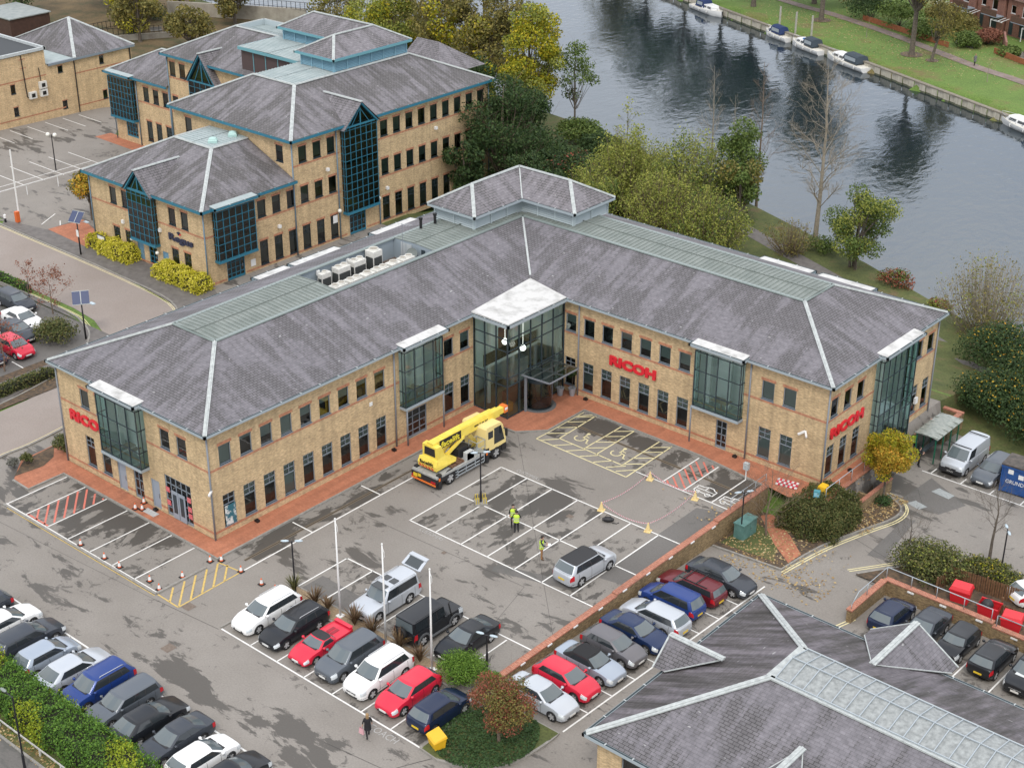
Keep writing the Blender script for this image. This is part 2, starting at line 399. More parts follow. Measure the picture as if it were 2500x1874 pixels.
ASPH = asphalt('grey_asphalt', (.205,.186,.165), (.258,.237,.213), (.075,.068,.06), .70, hot=((17,-10.9,14,3.0,.22),(34,37,7,9,.10),(-3,-9,10,3,.08)))
ASPHB = asphalt('damp_bay_asphalt', (.20,.182,.161), (.245,.226,.203), (.062,.056,.049), .735, (1.0, .55, 1), hot=((-6,-2.6,11,3.6,.16),(13,30.4,12,2.4,.2),(3,9,1.6,14,.16),(23.6,16,1.6,9,.12),(22.5,29.5,3,2.5,.2)))
ASPHR = asphalt('brownish_road_asphalt', (.245,.205,.18), (.285,.245,.22), (.17,.145,.13), .58)
ASPHD = asphalt('dark_asphalt_patch', (.12,.112,.104), (.15,.142,.133), (.08,.077,.07), .70)
FOOT = mottled('footway_tarmac', (.105,.095,.088), (.165,.15,.14), 1.5)
REDP = brick_mat('red_block_paving', (.46,.18,.10), (.40,.15,.08), (.34,.15,.095), .2, .1, .006, .18)
KERB = mottled('concrete_kerb', (.20,.19,.17), (.30,.285,.26), 3)
def paint(name, c, wear):
    m = M(name, c, .7); t = NT(m); n = t.noise(t.co('Object'), 5, 5, .7)
    t.base(t.ramp(n, [(.28, tuple(.45*x+.08 for x in c)), (.28+wear, c)])); return m
PWHITE = paint('white_road_paint', (.74,.73,.70), .18)
PYEL = paint('pale_yellow_road_paint', (.72,.64,.36), .2)
PYEL2 = paint('ochre_road_paint', (.60,.42,.12), .25)
PRED = paint('red_road_paint', (.62,.17,.12), .25)
DRAIN = M('brown_channel_drain', (.16,.125,.085), .7)
DRAIND = M('drain_slot', (.03,.026,.022), .8)
MANH = mottled('rusty_manhole', (.13,.10,.08), (.19,.15,.12), 6)
EARTH = mottled('leafy_soil', (.055,.042,.03), (.13,.085,.05), 3, .95, 'Object', lo=.4, hi=.62)
GRAVEL = mottled('tan_gravel', (.20,.145,.09), (.33,.25,.16), 9, .95, 'Object')
def grass_mat(name, a, b, c, s=.25):
    m = M(name, rough=.95); t = NT(m); ob = t.co('Object')
    x = t.ramp(t.noise(ob, s, 6, .65), [(.35, a), (.52, b), (.66, c)])
    t.base(t.mix(1, x, t.ramp(t.noise(ob, 6, 3), [(.3, G3(.7)), (.7, G3(1.25))]), 'MULTIPLY')); return m
GRASS = grass_mat('autumn_lawn', (.095,.16,.03), (.115,.185,.035), (.16,.125,.05), .12)
GRASSD = grass_mat('rough_grass', (.06,.075,.022), (.09,.105,.03), (.13,.095,.045), .4)

# the ground: one sheet to the horizon, with the river bed cut into it
def axis(segs):
    out = []
    for a, b, s in segs:
        n = max(1, round((b-a)/s)); out += [a+(b-a)*i/n for i in range(n)]
    return out+[segs[-1][1]]
gx = axis([(-3000,-400,400), (-400,-150,25), (-150,20,3), (20,32,.6), (32,60,3), (60,150,10), (150,400,40), (400,3000,400)])
gx = sorted(set(gx+[24.6, 24.75, 28.99, 29.15, 27.6, 27.75]))
gy = axis([(-3000,-300,300), (-300,-40,20), (-40,48,3), (48,190,2), (190,300,8), (300,800,60), (800,4000,400)])
g = MB(); nx = len(gx)
g.v = [(x, y, gz(x, y)-.03) for y in gy for x in gx]
for j in range(len(gy)-1):
    for i in range(nx-1):
        a = j*nx+i; g.f.append((a, a+1, a+nx+1, a+nx)); g.m.append(0)
tag(g.build('ground', GRASS, smooth=True), kind='structure')
# tarmac of the site
sheet('tarmac', [[(-26,-60),(48,-60),(60,-20),(60,46),(46,50),(28,52),(-36.4,52),(-36.4,24.5),(-30,14.5),(-26,2)]], 0, ASPH, 3)
rl = smooth_path([(-17.5,-6.6),(-20.3,-5.5),(-21.4,-3),(-21.4,0),(-22.3,5),(-25.5,12),(-30.5,18.5),(-34.9,22.6)], 5)
sheet('road', [[(-25.9,-60)]+[(-25.9,-26),(-17.5,-24),(-17.5,-6.6)]+rl[1:]+[(-34.9,24.2),(-45,25.4),(-66,25.6),(-120,27),(-120,18.2),(-54,17.9),(-42,17.9),(-38.3,17.5),(-34.9,16.2),(-30.5,11),(-28.5,4),(-28,-3),(-28.5,-12),(-33,-60)]], .004, ASPHR, 3)
sheet('tarmac', [[(-96.2,30.2),(-66,26.6),(-61,27.6),(-60.6,32),(-55,31),(-54.5,50),(-77,53.4),(-84,53.5),(-96.2,66)]], .006, ASPH, 3)
sheet('tarmac', [rect(-56,4.5,-33.4,16.4)], .006, ASPHD, 3)
sheet('pavement', [[(-66.5,26.6),(-65.8,25.8),(-45,25.5),(-34.9,24.3),(-30,18.9),(-28,20),(-32,27.5),(-37.5,30),(-61,31.9),(-60.8,27.9)]], .10, FOOT, 3)
sheet('pavement', [[(-60.8,28),(-60.6,32.2),(-55.4,30.7),(-53.3,27.6)]], .108, REDP, 3)
sheet('pavement', [[(-85,51.2),(-77.3,51),(-77.3,53.5),(-85,53.5)]], .02, REDP, 3)
sheet('pavement', [[(-56,16.6),(-42.5,16.9),(-38.6,16.3),(-35.5,14.8),(-31.8,10.2),(-29.8,3),(-29.5,-5),(-31,-12),(-33.5,-12),(-33.4,16.4),(-56,16.4)]], .10, FOOT, 3)
# pavement round the building, raised behind a kerb
PAVA = [(1.8,-1.4),(-15.6,-1.4),(-15.6,-4.4),(-17.6,-4.3),(-19.6,-2.4),(-19.8,.8),(-17,2.2),(-17,.02),(.02,.02),(.02,26.3),(3.6,26.3),(3.6,33.3),(27.5,33.3),(27.6,41.5),(28.9,41.5),(28.9,35),(28.6,31.8),(26.5,30.6),(24.4,30.9),(18.3,31.6),(7,31.7),(7,27.1),(5.3,25.3),(1.75,25.0)]
sheet('pavement', [PAVA[:7]+[(-16.95,2.2),(-16.95,-.05),(1.8,-.05)], rect(-.05,-.05,1.8,25.0), [(-.05,25.0),(1.75,25.0),(5.3,25.3),(7,27.1),(7,33.4),(-.05,33.4)], [(7,31.7),(18.3,31.6),(24.4,30.9),(24.58,30.9),(24.58,33.5),(7,33.5)]], .12, REDP, 3, zf=lambda x, y: 0)
sheet('pavement', [[(24.58,30.9),(26.5,30.6),(28.6,31.8),(28.9,35),(28.9,41.5),(27.5,41.5),(27.5,33.4),(24.58,33.4)]], .12, REDP, 3, zf=lambda x, y: 0)
def kerb(name, pts, w=.14, h=.125, zf=site_z, closed=False, mat=KERB, step=1.5):
    mb = MB(); P = [Vector(p) for p in pts]
    if closed: P.append(P[0])
    Q = [P[0]]
    for a, b in zip(P, P[1:]):
        n = max(1, int((b-a).length/step))
        Q += [a+(b-a)*(i+1)/n for i in range(n)]
    L = []; R = []
    for i, p in enumerate(Q):
        d = (Q[min(i+1, len(Q)-1)]-Q[max(0, i-1)]).normalized(); n = Vector((-d.y, d.x))*w/2; L.append(p+n); R.append(p-n)
    for i in range(len(Q)-1):
        z0, z1 = zf(*Q[i]), zf(*Q[i+1])
        a, b, c, d = L[i], R[i], R[i+1], L[i+1]
        mb.add([(a.x,a.y,z0-.3),(b.x,b.y,z0-.3),(c.x,c.y,z1-.3),(d.x,d.y,z1-.3),(a.x,a.y,z0+h),(b.x,b.y,z0+h),(c.x,c.y,z1+h),(d.x,d.y,z1+h)],
               [(4,5,6,7),(1,2,6,5),(3,0,4,7)]+([(0,1,5,4)] if i == 0 else [])+([(2,3,7,6)] if i == len(Q)-2 else []))
    return tag(mb.build(name, mat), kind='structure')
flat = lambda x, y: 0
kerb('kerb', [(-17.6,-4.4),(-15.6,-4.45),(-15.6,-1.42),(1.87,-1.42),(1.83,25.0),(5.3,25.25),(7.05,27.1),(7.05,31.65),(18.3,31.55),(24.4,30.85)], .15, .126, flat)
kerb('kerb', [(-15.2,-6.75),(2.05,-6.68)], .18, .10, flat); kerb('kerb', [(2.05,-6.6),(2.05,-2.6)], .2, .10, flat)
kerb('kerb', smooth_path([(-17.5,-6.5),(-20.2,-5.4),(-21.3,-3),(-21.3,0),(-22.2,5),(-25.4,12),(-30.2,18.6),(-34.9,24.15),(-45,25.35),(-65.8,25.7),(-66.6,26.6)], 5), .15, .11)
kerb('kerb', smooth_path([(-56,16.8),(-42.4,17),(-38.5,16.4),(-35.3,14.8),(-31.7,10.2),(-29.7,3),(-29.4,-5),(-31,-12)], 5), .15, .11)
kerb('kerb', [(8.1,-6.3),(8.1,-.1),(22.6,-.1),(25.4,-.1),(25.4,-1.35),(8.1,-1.35)], .14, .1, flat)
sheet('gravel', [rect(8.15,-1.3,22.6,-.15)], .09, GRAVEL, 3)
sheet('planting_bed', [[(-17.9,-4.1),(-19.4,-2.3),(-19.7,.6),(-18.2,-.5),(-17.6,-1.8)]], .13, EARTH, 3, flat)
isl = [(25.5,-6.45),(26.9,-6.5)]+smooth_path([(26.9,-6.5),(28.9,-5.4),(30,-3.8),(30.3,-1.9),(30.3,-.1)], 4)[1:]+[(25.4,-.1)]
sheet('planting_bed', [isl], .13, GRASSD, 1.5); kerb('kerb', isl, .15, .13, closed=True)
# planting between the retaining wall and the service road
bed = smooth_path([(30.1,24.1),(30.5,28.6),(31.5,32.7),(32.3,35.7),(32,37.6),(30.2,38.8)], 5)
sheet('planting_bed', [[(24.9,23.6)]+bed+[(29.1,38.6),(29.2,31),(24.9,30.7)]], .11, EARTH, 1.5); kerb('kerb', [(24.9,23.55)]+bed, .15, .13)
sheet('grass', [[(25.1,24.2),(29.2,24.6),(27.8,27.6),(25.1,28.4)]], .12, GRASSD, 1.5)
sheet('path', [[(30.1,26.7),(30.05,25.1),(28,26.6),(26.2,28.3),(25.1,29.4),(25.6,30.2),(28.3,28.3)]], .125, REDP, 1.5)
sheet('grass', [[(30.3,52.6),(29,66),(60,62),(60,49.6),(37,49.3),(30.6,50.9)]], .05, GRASSD, 3)
hb = smooth_path([(34.2,27.2),(36.2,30.4),(38.8,33.1),(42,33.9),(45.5,32.6),(48,31)], 4)
sheet('planting_bed', [[(34.2,27)]+hb+[(48,27.2)]], .12, EARTH, 2); kerb('kerb', hb, .15, .13)
sheet('tarmac', [[(31.3,38.9),(34.4,38.7),(35.3,41.4),(31.4,43.6)], [(33.4,30),(34.6,30.2),(33.6,36.8),(32.9,36.4)], [(8.6,.0),(12.9,.0),(12.9,1.8),(8.6,1.9)], [(16.6,9.6),(22.3,11.4),(22.3,12.3),(16.4,10.5)], [(22.35,13.6),(24.2,14),(24.2,26),(22.3,25.2)]], .004, ASPHD, 3)
sheet('tarmac', [rect(-15.1,-6.6,1.9,-1.5), rect(8.2,.0,24.3,4.4), rect(8.2,10.7,24.3,20.4), rect(7.2,26.6,24.3,31.4), rect(1.95,.2,4,22), rect(25.2,.4,30.2,21), rect(8.3,-6.3,25.4,-1.5), rect(-8,-18,22,-13.1), [(38,20.7),(52,20.7),(52,26.2),(37.6,26.2)], [(30.6,44.4),(39,44.5),(39,49.4),(30.8,50)]], .0035, ASPHB, 3)

# painted markings
W = []; Y = []; RD = []; Y2 = []
xs = [8.15+2.375*k for k in range(7)]+[24.35]
W += [line((8.1,10.65),(24.4,10.75)), line((8.0,20.5),(24.4,20.5)), line((8.1,15.5),(24.3,15.5)), line((8.1,10.6),(8.0,20.5))]
W += [line((x,10.7),(x,15.5)) for x in xs[1:7]]+[line((x,15.5),(x,20.5)) for x in xs[1:7]]
W += [line((8.25,4.4),(24.35,4.65))]+[line((x,-.1),(x,4.45)) for x in (8.3,10.7,13.05,15.4,17.75,20.1,22.45)]+[line((24.4,-.2),(24.4,30.2),.08)]
W += [line((4.2,-1.3),(4.05,22),.11)]+[line((2.1,y),(4.1,y)) for y in (5.1,11.78,18.3)]
W += [line((-15.2,-6.55),(2.0,-6.5),.12)]+[line((x,-6.5),(x,-1.5)) for x in (-15.1,-12.85,-10.28,-7.87,-5.4,-2.9,-.45)]
W += [line((8.2,-6.35),(25.6,-6.4),.11)]+[line((x,-6.35),(x,-1.4)) for x in (10.9,13.35,15.75,18.2,20.65,23.05)]
W += [line((-26,-13),(22,-13),.12)]+[line((x,-13),(x,-17.6)) for x in [-.6+2.4*k for k in range(-8, 10)]]
W += [line((30.3,.3),(30.4,21.6),.11)]+[line((25.2,y),(30.3,y)) for y in (2.65,4.93,7.2,9.45,11.7,13.95,16.2,18.45,20.7)]
W += [line((37.4,20.6),(54,20.6),.11)]+[line((x,20.6),(x,26.2)) for x in (39.7,42.05,44.4,46.75,49.1)]
W += [line((30.3,44.2),(52,44.4),.11)]+[line((x,44.3),(x,45.3)) for x in (31,33.45,35.8,38.2)]
W += [line((16.0,26.53),(24.6,26.45))]+[line((18.33,26.5),(18.33,31.3)), line((20.2,26.55),(20.2,31.1)), line((22.7,26.5),(22.75,30.9)), line((24.7,25.9),(24.6,26.5))]
for x0, x1, ys in ((-94.6,-89.6,(43,45.5,48,50.6,53.2,55.6)), (-82,-75,(45.2,42.5,39.9,37.3,34.7))):
    W += [line((x0,y),(x1,y-.1)) for y in ys]
W += [line((-76.4,32.3),(-77.2,45),.1), line((-58.9,28.2),(-62.3,30.5)), line((-62.7,28.5),(-64.5,31.4)), line((-36.4,7.7),(-34.2,7.6))]
# bicycle-bay outlines and lettering
def glyphs(body, x, y, wd, ht, ang=0):
    me = text_mesh(body, 1, 0); xx = [v.co.x for v in me.vertices]; yy = [v.co.y for v in me.vertices]
    c, s = cos(ang), sin(ang); out = []
    for p in me.polygons:
        if p.normal.z < .5: continue
        q = []
        for vi in p.vertices:
            a = (me.vertices[vi].co.x-min(xx))/(max(xx)-min(xx))*wd; b = (me.vertices[vi].co.y-min(yy))/(max(yy)-min(yy))*ht
            q.append((x+a*c-b*s, y+a*s+b*c))
        out.append(q)
    bpy.data.meshes.remove(me); return out
pass
WF = glyphs('COACH', 21.9, -7.15, 2.2, .5)+glyphs('CUSTOMERS', 9.45, 10.12, 2.15, .38)+glyphs('CUSTOMERS', 9.2, 20.75, 2.15, .38)
def van_icon(x, y):
    body = [(0,0),(0,.75),(.5,.78),(.75,.95),(1.15,.95),(1.4,.72),(1.6,.7),(1.6,0)]
    o = [line((x+a[0], y+a[1]), (x+b[0], y+b[1]), .09) for a, b in zip(body, body[1:]+body[:1])]
    o += [line((x,y+.4),(x+1.6,y+.4),.07), line((x+.75,y+.4),(x+.75,y+.9),.07)]
    for cx in (.35, 1.25): o += pline([(x+cx+.2*cos(t*pi/4), y+.2*sin(t*pi/4)-.05) for t in range(8)], .08, True)
    return o
W += van_icon(20.65, 27.2)+van_icon(22.95, 27.1)
# disabled bays
Y += [line((7.14,25.6),(15.9,25.4)), line((7.14,25.6),(7.2,26.8)), line((15.9,25.4),(15.75,31.4)), line((7.25,30.6),(8.0,31.5)), line((8.46,26.8),(14.64,26.62)), line((8.46,26.8),(8.3,31.5)), line((10.9,26.7),(10.9,31.45)), line((12.15,26.65),(12.1,31.45)), line((14.62,26.62),(14.58,31.4)), line((7.2,26.8),(7.2,31.4),.06)]
Y += [line((8.46-1.2,26.8+k), (8.4,26.8+k+1.1)) for k in (0,1.25,2.5,3.6)]+[line((10.9,26.9+k),(12.1,26.9+k+1.1)) for k in (0,1.2,2.4,3.5)]+[line((14.62,26.8+k),(15.8,26.8+k+1.1)) for k in (0,1.2,2.4,3.4)]
Y += [line((7.5+k,25.6),(8.5+k,26.7)) for k in (0,1.3,2.6,3.9,5.2,6.4,7.3)]
def wheelchair(x, y):
    o = pline([(x+.42+.42*cos(a), y+.45+.42*sin(a)) for a in [radians(v) for v in range(150, 400, 25)]], .1)
    o += [line((x+.55,y+1.25),(x+.6,y+.62),.13), line((x+.6,y+.68),(x+1.05,y+.62),.11), line((x+1.05,y+.66),(x+1.28,y+.1),.11), line((x+1.26,y+.1),(x+1.45,y+.14),.1), line((x+.57,y+.98),(x+.95,y+.95),.09)]
    o.append([(x+.53+.15*cos(k*pi/4), y+1.42+.15*sin(k*pi/4)) for k in range(8)])
    return o
Y += wheelchair(9.2, 27.4)+wheelchair(12.75, 27.35)
def clipbar(a, b, y0, y1, w=.14):
    (ax_, ay_), (bx_, by_) = a, b; t = sorted(((y0-ay_)/(by_-ay_), (y1-ay_)/(by_-ay_))); t0, t1 = max(0,t[0]), min(1,t[1])
    return [line((ax_+(bx_-ax_)*t0, ay_+(by_-ay_)*t0), (ax_+(bx_-ax_)*t1, ay_+(by_-ay_)*t1), w)] if t1 > t0+.05 else []
RD += [q for k in range(8) for q in clipbar((18.45,27.0+.74*k),(20.1,25.45+.74*k),26.6,31.0)]+[line((18.4,26.6),(20.1,26.6),.16)]
RD += [q for k in range(9) for q in clipbar((-12.75,-6.3+.82*k),(-10.4,-8.3+.82*k),-6.4,-1.6)]+[line((-12.8,-6.36),(-10.35,-6.36),.14)]
Y2 += [line((2.14,-6.6),(4.3,-6.65)), line((4.3,-6.65),(4.2,-1.35)), line((2.2,-1.6),(4.2,-1.35))]+[q for k in range(-1,5) for q in clipbar((2.25,-4.5+.93*k),(4.2,-6.5+.93*k),-6.6,-1.4,.13)]
Y2 += [line((-14.6,-6.86),(2.1,-6.82),.06)]
Y3 = []
for off in (.18, .36): Y3 += pline([(x-off*.9, y-off*.2) if y < 20 else (x, y-off) for x, y in smooth_path([(-17.5,-6.5),(-20.2,-5.5),(-21.3,-3),(-21.3,0),(-22.2,5),(-25.4,12),(-30.4,18.6),(-34.9,24.1),(-45,25.3),(-65.8,25.65)], 5)], .06)
for off in (.2, .42): Y3 += pline([(x+off*.85, y+off*.5) for x, y in smooth_path([(-56,16.9),(-42.4,17.1),(-38.5,16.5),(-35.3,14.9),(-31.7,10.3),(-29.7,3),(-29.4,-5)], 5)], .06)
out_ = smooth_path([(30.25,23.9),(30.8,28.5),(31.8,32.8),(32.6,35.8),(32.4,37.6),(31.4,38.8),(30.2,39.2)], 5)
Y3 += pline(out_, .09)+pline([(x+.2, y-.06) for x, y in out_], .09)
Y3 += pline([(33.6,27.2),(35.9,30.9),(38.7,33.7)], .08)+pline([(33.4,27.3),(35.7,31.0),(38.5,33.9)], .08)+pline([(36.4,20.2),(36.9,22.2)], .09)+pline([(36.2,20.3),(36.7,22.3)], .09)
sheet('road_marking', W, .012, PWHITE, 6); sheet('road_marking', WF, .012, paint('worn_white_paint', (.42,.41,.39), .4), 6)
sheet('road_marking', Y, .013, PYEL, 6); sheet('road_marking', RD, .012, PRED, 6); sheet('road_marking', Y2, .013, PYEL2, 6); sheet('road_marking', Y3, .016, PYEL, 3)
sheet('channel_drain', [rect(3.2,-.3,3.28,22), rect(3.36,-.3,3.44,22), [(7.3,29.15),(23.8,28.82),(23.8,28.92),(7.3,29.25)], [(7.3,29.33),(23.8,29.0),(23.8,29.1),(7.3,29.43)]], .010, DRAIN, 6)
sheet('channel_drain_slot', [rect(3.28,-.3,3.36,22), [(7.3,29.25),(23.8,28.92),(23.8,29.0),(7.3,29.33)], [(3.7,31.75),(7.0,31.5),(7.0,31.58),(3.7,31.83)]], .0085, DRAIND, 6)
seam = [line((5.6,25.2),(26,5.0),.02), line((2.6,2),(2.9,-6.2),.02), line((4.5,9),(19.5,9.6),.025), line((22.5,-15),(26.5,-6.6),.04), line((-30,-9.5),(2.3,-7.1),.02), line((2.3,-7.1),(8.1,-6.5),.03), line((33,30.5),(36,29),.02), line((21,-9.6),(34,-7.8),.03), line((28,-9),(30,-12),.02), line((19.5,9.6),(22,-6.4+7),.02), line((31.3,31.5),(41,28.7),.03), line((31.5,41.2),(33.2,38.8),.02)]
sheet('road_joint', seam, .009, M('tar_joint', (.045,.042,.04), .8), 6)
sheet('manhole_covers', [rect(6.95,-10.15,7.66,-9.4), rect(4.4,-6.5,5.12,-5.82), rect(16.0,18.2,16.5,18.6), rect(12.6,9,12.9,9.3)], .014, MANH, 6)
sheet('access_covers', [[(32.4,41.6),(33.9,41.4),(34,42.2),(32.6,42.5)], [(31.9,38.7),(33,38.4),(33.3,39.2),(32.2,39.5)]], .014, mottled('grey_steel_cover', (.26,.28,.28), (.36,.38,.38), 5), 6)
mb = MB(); mb.box(-6.9,-.95,.122,-5.6,-.45,.15); tag(mb.build('floor_grille', mottled('steel_mat', (.35,.36,.36), (.5,.5,.5), 6)), kind='structure')

# the river, its far bank and the paths
def water_mat():
    m = M('river_water', (.014,.022,.027), .035); t = NT(m); t.b.inputs['IOR'].default_value = 2.05; t.b.inputs['Specular Tint'].default_value = (.82,.92,1,1)
    a = t.noise(t.co('Object', (1, .55, 1)), .9, 4, .55, .4); b = t.noise(t.co('Object', (1, 1, 1)), .12, 3, .5)
    mu = t.n('Math', operation='MULTIPLY'); t.l(a, mu.inputs[0]); t.l(t.ramp(b, [(.3, G3(.35)), (.65, G3(1))]), mu.inputs[1])
    t.bump(mu.outputs[0], .5, .12); return m
mb = MB(); px = [p[0] for p in NEARB]
R_ = [-400,-300,-200,-150,-118,-100,-80,-60,-42,-30,-15,-5,5.8,12,20.9,26,32,38,45,52,60,75,90,120,150,250,400]
for a, b in zip(R_, R_[1:]): mb.poly([(a, lerpy(NEARB,a)-5, WATER), (b, lerpy(NEARB,b)-5, WATER), (b, lerpy(FARB,b)+6, WATER), (a, lerpy(FARB,a)+6, WATER)])
tag(mb.build('river', water_mat()), kind='structure')
PILE = mottled('weathered_piling', (.34,.31,.25), (.50,.47,.39), 1.2, .85, 'UV', (3, .5, 1))
PILED = mottled('green_wet_piling', (.06,.07,.04), (.12,.12,.08), 1.5)
mb = MB(); k0 = None
P = [p for p in FARB if -200 <= p[0] <= 160]
for a, b in zip(P, P[1:]):
    a = Vector(a); b = Vector(b); n = max(1, int((b-a).length/1.2)); d = (b-a)/n; nn = Vector((d.y, -d.x)).normalized()
    for i in range(n):
        p, q = a+d*i, a+d*(i+1); o = nn*(.12 if i % 2 else .0)+nn*.35
        for z0, z1, mi in ((-5,-3.15,1), (-3.15,-2.25,0)):
            mb.poly([(p.x+o.x,p.y+o.y,z0),(q.x+o.x,q.y+o.y,z0),(q.x+o.x,q.y+o.y,z1),(p.x+o.x,p.y+o.y,z1)], mi)
    c0, c1 = a+nn*.5, b+nn*.5; e0, e1 = a-nn*.15, b-nn*.15
    mb.add([(c0.x,c0.y,-2.28),(c1.x,c1.y,-2.28),(e1.x,e1.y,-2.28),(e0.x,e0.y,-2.28),(c0.x,c0.y,-2.1),(c1.x,c1.y,-2.1),(e1.x,e1.y,-2.1),(e0.x,e0.y,-2.1)], [(4,5,6,7),(0,1,5,4),(2,3,7,6),(0,3,2,1)], 2)
tag(mb.build('river_piling', [PILE, PILED, mottled('timber_capping', (.16,.14,.11), (.25,.22,.17), 2)]), kind='structure')
PATHM = mottled('leafy_path', (.17,.13,.11), (.24,.19,.17), .6, .9, 'Object')
fp = smooth_path([(-140,205),(-100,188),(-61.5,174),(-52.6,171.5),(-37.8,165.6),(-19.6,156.6),(-10.4,153),(20,139),(60,122)], 5)
sheet('towpath', pline(fp, 1.9), .03, PATHM, 20, gz)
npth = smooth_path([(-16,82.6),(-5,77.8),(8,72.4),(20.8,66.2),(25,64.2),(40,54),(60,40)], 5)
sheet('riverside_path', pline(npth, 1.9), .04, FOOT, 20, site_z)
nb = [(x, y-1.2) for x, y in NEARB if -160 < x < 70]
sheet('grass', [[(-150,70),(-97,66)]+[(-97,66),(-72,63),(-54,69.5),(-36,69.5),(-36,52),(28,52),(60,46)]+list(reversed(nb))], .02, GRASSD, 4, site_z)
sheet('planting_bed', [rect(-34.5,-9,-28.6,9.5)], .06, EARTH, 3)
sheet('grass', [[(-165,70),(-97,67),(-90,84),(-92,100),(-118,106),(-150,110),(-165,110)]], .035, grass_mat('leafy_garden', (.06,.06,.022), (.12,.085,.04), (.16,.11,.05), .3), 4, site_z)
LEAF = mottled('fallen_leaves', (.13,.075,.03), (.20,.12,.045), 5, .95, 'Object')
# ------------------------------------------------------------------ building kit
def wall(mb, o, u, L, z0, z1, ops=(), m=0, depth=.13, mr=None):
    # one wall face seen from its outer side (right of u), with real openings and reveals
    nx, ny = u[1], -u[0]; mr = m if mr is None else mr
    P = lambda a, z, d=0: (o[0]+u[0]*a-nx*d, o[1]+u[1]*a-ny*d, z)
    us = sorted({0, L, *[q[0] for q in ops], *[q[1] for q in ops]}); zs = sorted({z0, z1, *[q[2] for q in ops], *[q[3] for q in ops]})
    us = [a for a in us if 0 <= a <= L]; zs = [z for z in zs if z0 <= z <= z1]
    for a, b in zip(us, us[1:]):
        run = None
        for c, d in zip(zs, zs[1:]):
            ca, cz = (a+b)/2, (c+d)/2
            if any(q[0] < ca < q[1] and q[2] < cz < q[3] for q in ops): continue
            mb.poly([P(a,c), P(b,c), P(b,d), P(a,d)], m)
    for a, b, c, d in [q[:4] for q in ops]:
        mb.poly([P(a,c), P(a,d), P(a,d,depth), P(a,c,depth)], mr); mb.poly([P(b,d), P(b,c), P(b,c,depth), P(b,d,depth)], mr)
        mb.poly([P(a,d), P(b,d), P(b,d,depth), P(a,d,depth)], mr); mb.poly([P(b,c), P(a,c), P(a,c,depth), P(b,c,depth)], mr)
WIN = {}
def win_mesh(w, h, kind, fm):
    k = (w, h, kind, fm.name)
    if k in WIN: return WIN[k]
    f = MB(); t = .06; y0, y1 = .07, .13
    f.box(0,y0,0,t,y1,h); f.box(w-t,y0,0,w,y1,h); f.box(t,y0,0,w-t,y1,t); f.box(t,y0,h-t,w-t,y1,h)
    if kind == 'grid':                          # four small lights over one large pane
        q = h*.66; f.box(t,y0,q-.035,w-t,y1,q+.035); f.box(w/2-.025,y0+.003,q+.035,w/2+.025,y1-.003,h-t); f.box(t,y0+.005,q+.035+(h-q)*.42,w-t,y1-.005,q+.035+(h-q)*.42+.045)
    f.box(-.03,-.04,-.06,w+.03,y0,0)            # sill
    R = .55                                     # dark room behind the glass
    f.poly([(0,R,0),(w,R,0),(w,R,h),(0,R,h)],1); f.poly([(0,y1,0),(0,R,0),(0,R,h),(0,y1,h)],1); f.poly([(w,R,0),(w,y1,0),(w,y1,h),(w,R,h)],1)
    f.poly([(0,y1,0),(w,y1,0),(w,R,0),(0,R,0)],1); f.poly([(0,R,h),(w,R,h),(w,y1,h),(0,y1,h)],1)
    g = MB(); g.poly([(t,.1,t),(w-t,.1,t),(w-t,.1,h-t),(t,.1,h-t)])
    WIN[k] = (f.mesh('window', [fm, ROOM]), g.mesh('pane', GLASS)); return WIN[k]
def window(root, o, u, a, z, w, h, kind='plain', fm=None, blind=None, bm=None):
    me, pm = win_mesh(w, h, kind, fm or FRAME)
    ob = link('window', me, root); r = root.location
    ob.location = (o[0]+u[0]*a-r[0], o[1]+u[1]*a-r[1], z-r[2]); ob.rotation_euler = (0,0,atan2(u[1], u[0]))
    link('pane', pm, ob)
    if blind:
        k = (w, h, round(blind,1), (bm or BLIND).name)
        if k not in WIN:
            b = MB(); hb = (h-.12)*round(blind,1); b.poly([(.065,.16,h-.06-hb),(w-.065,.16,h-.06-hb),(w-.065,.16,h-.06),(.065,.16,h-.06)]); WIN[k] = b.mesh('blind', bm or BLIND)
        link('blind', WIN[k], ob)
    return ob
def band(mb, o, u, a, b, z0, z1, d=.012):                     # brick band standing just proud of the wall
    nx, ny = u[1], -u[0]; P = lambda t, z, k: (o[0]+u[0]*t+nx*k, o[1]+u[1]*t+ny*k, z)
    mb.add([P(a,z0,-.02),P(b,z0,-.02),P(b,z1,-.02),P(a,z1,-.02),P(a,z0,d),P(b,z0,d),P(b,z1,d),P(a,z1,d)], [(4,5,6,7),(0,4,7,3),(5,1,2,6),(7,6,2,3),(0,1,5,4)])
def gutter_run(mb, pts, closed, z, w=.16, h=.15, mi=0):
    # eaves gutter: a box channel along pts, with a dark trough and joint clips
    n = len(pts)
    for i in range(n if closed else n-1):
        a = Vector(pts[i]).to_3d(); b = Vector(pts[(i+1) % n]).to_3d(); a.z = b.z = z-h/2
        d = (b-a).normalized(); mb.bar(a-d*w/2, b+d*w/2, w, h, mi)
        t = MB; mb.bar(a+Vector((0,0,h/2+.004)), b+Vector((0,0,h/2+.004)), w*.72, .006, 1)
        L = (b-a).length; k = 1
        while k*1.8 < L: c = a+d*1.8*k; mb.bar(c-d*.03+Vector((0,0,h/2+.02)), c+d*.03+Vector((0,0,h/2+.02)), w*1.15, .03, 2); k += 1
def cap_run(mb, p, q, w=.34, h=.07):
    p = Vector(p); q = Vector(q); mb.bar(p, q, w, h); mb.bar(p+Vector((0,0,.05)), q+Vector((0,0,.05)), w*.3, .06); mb.mark()
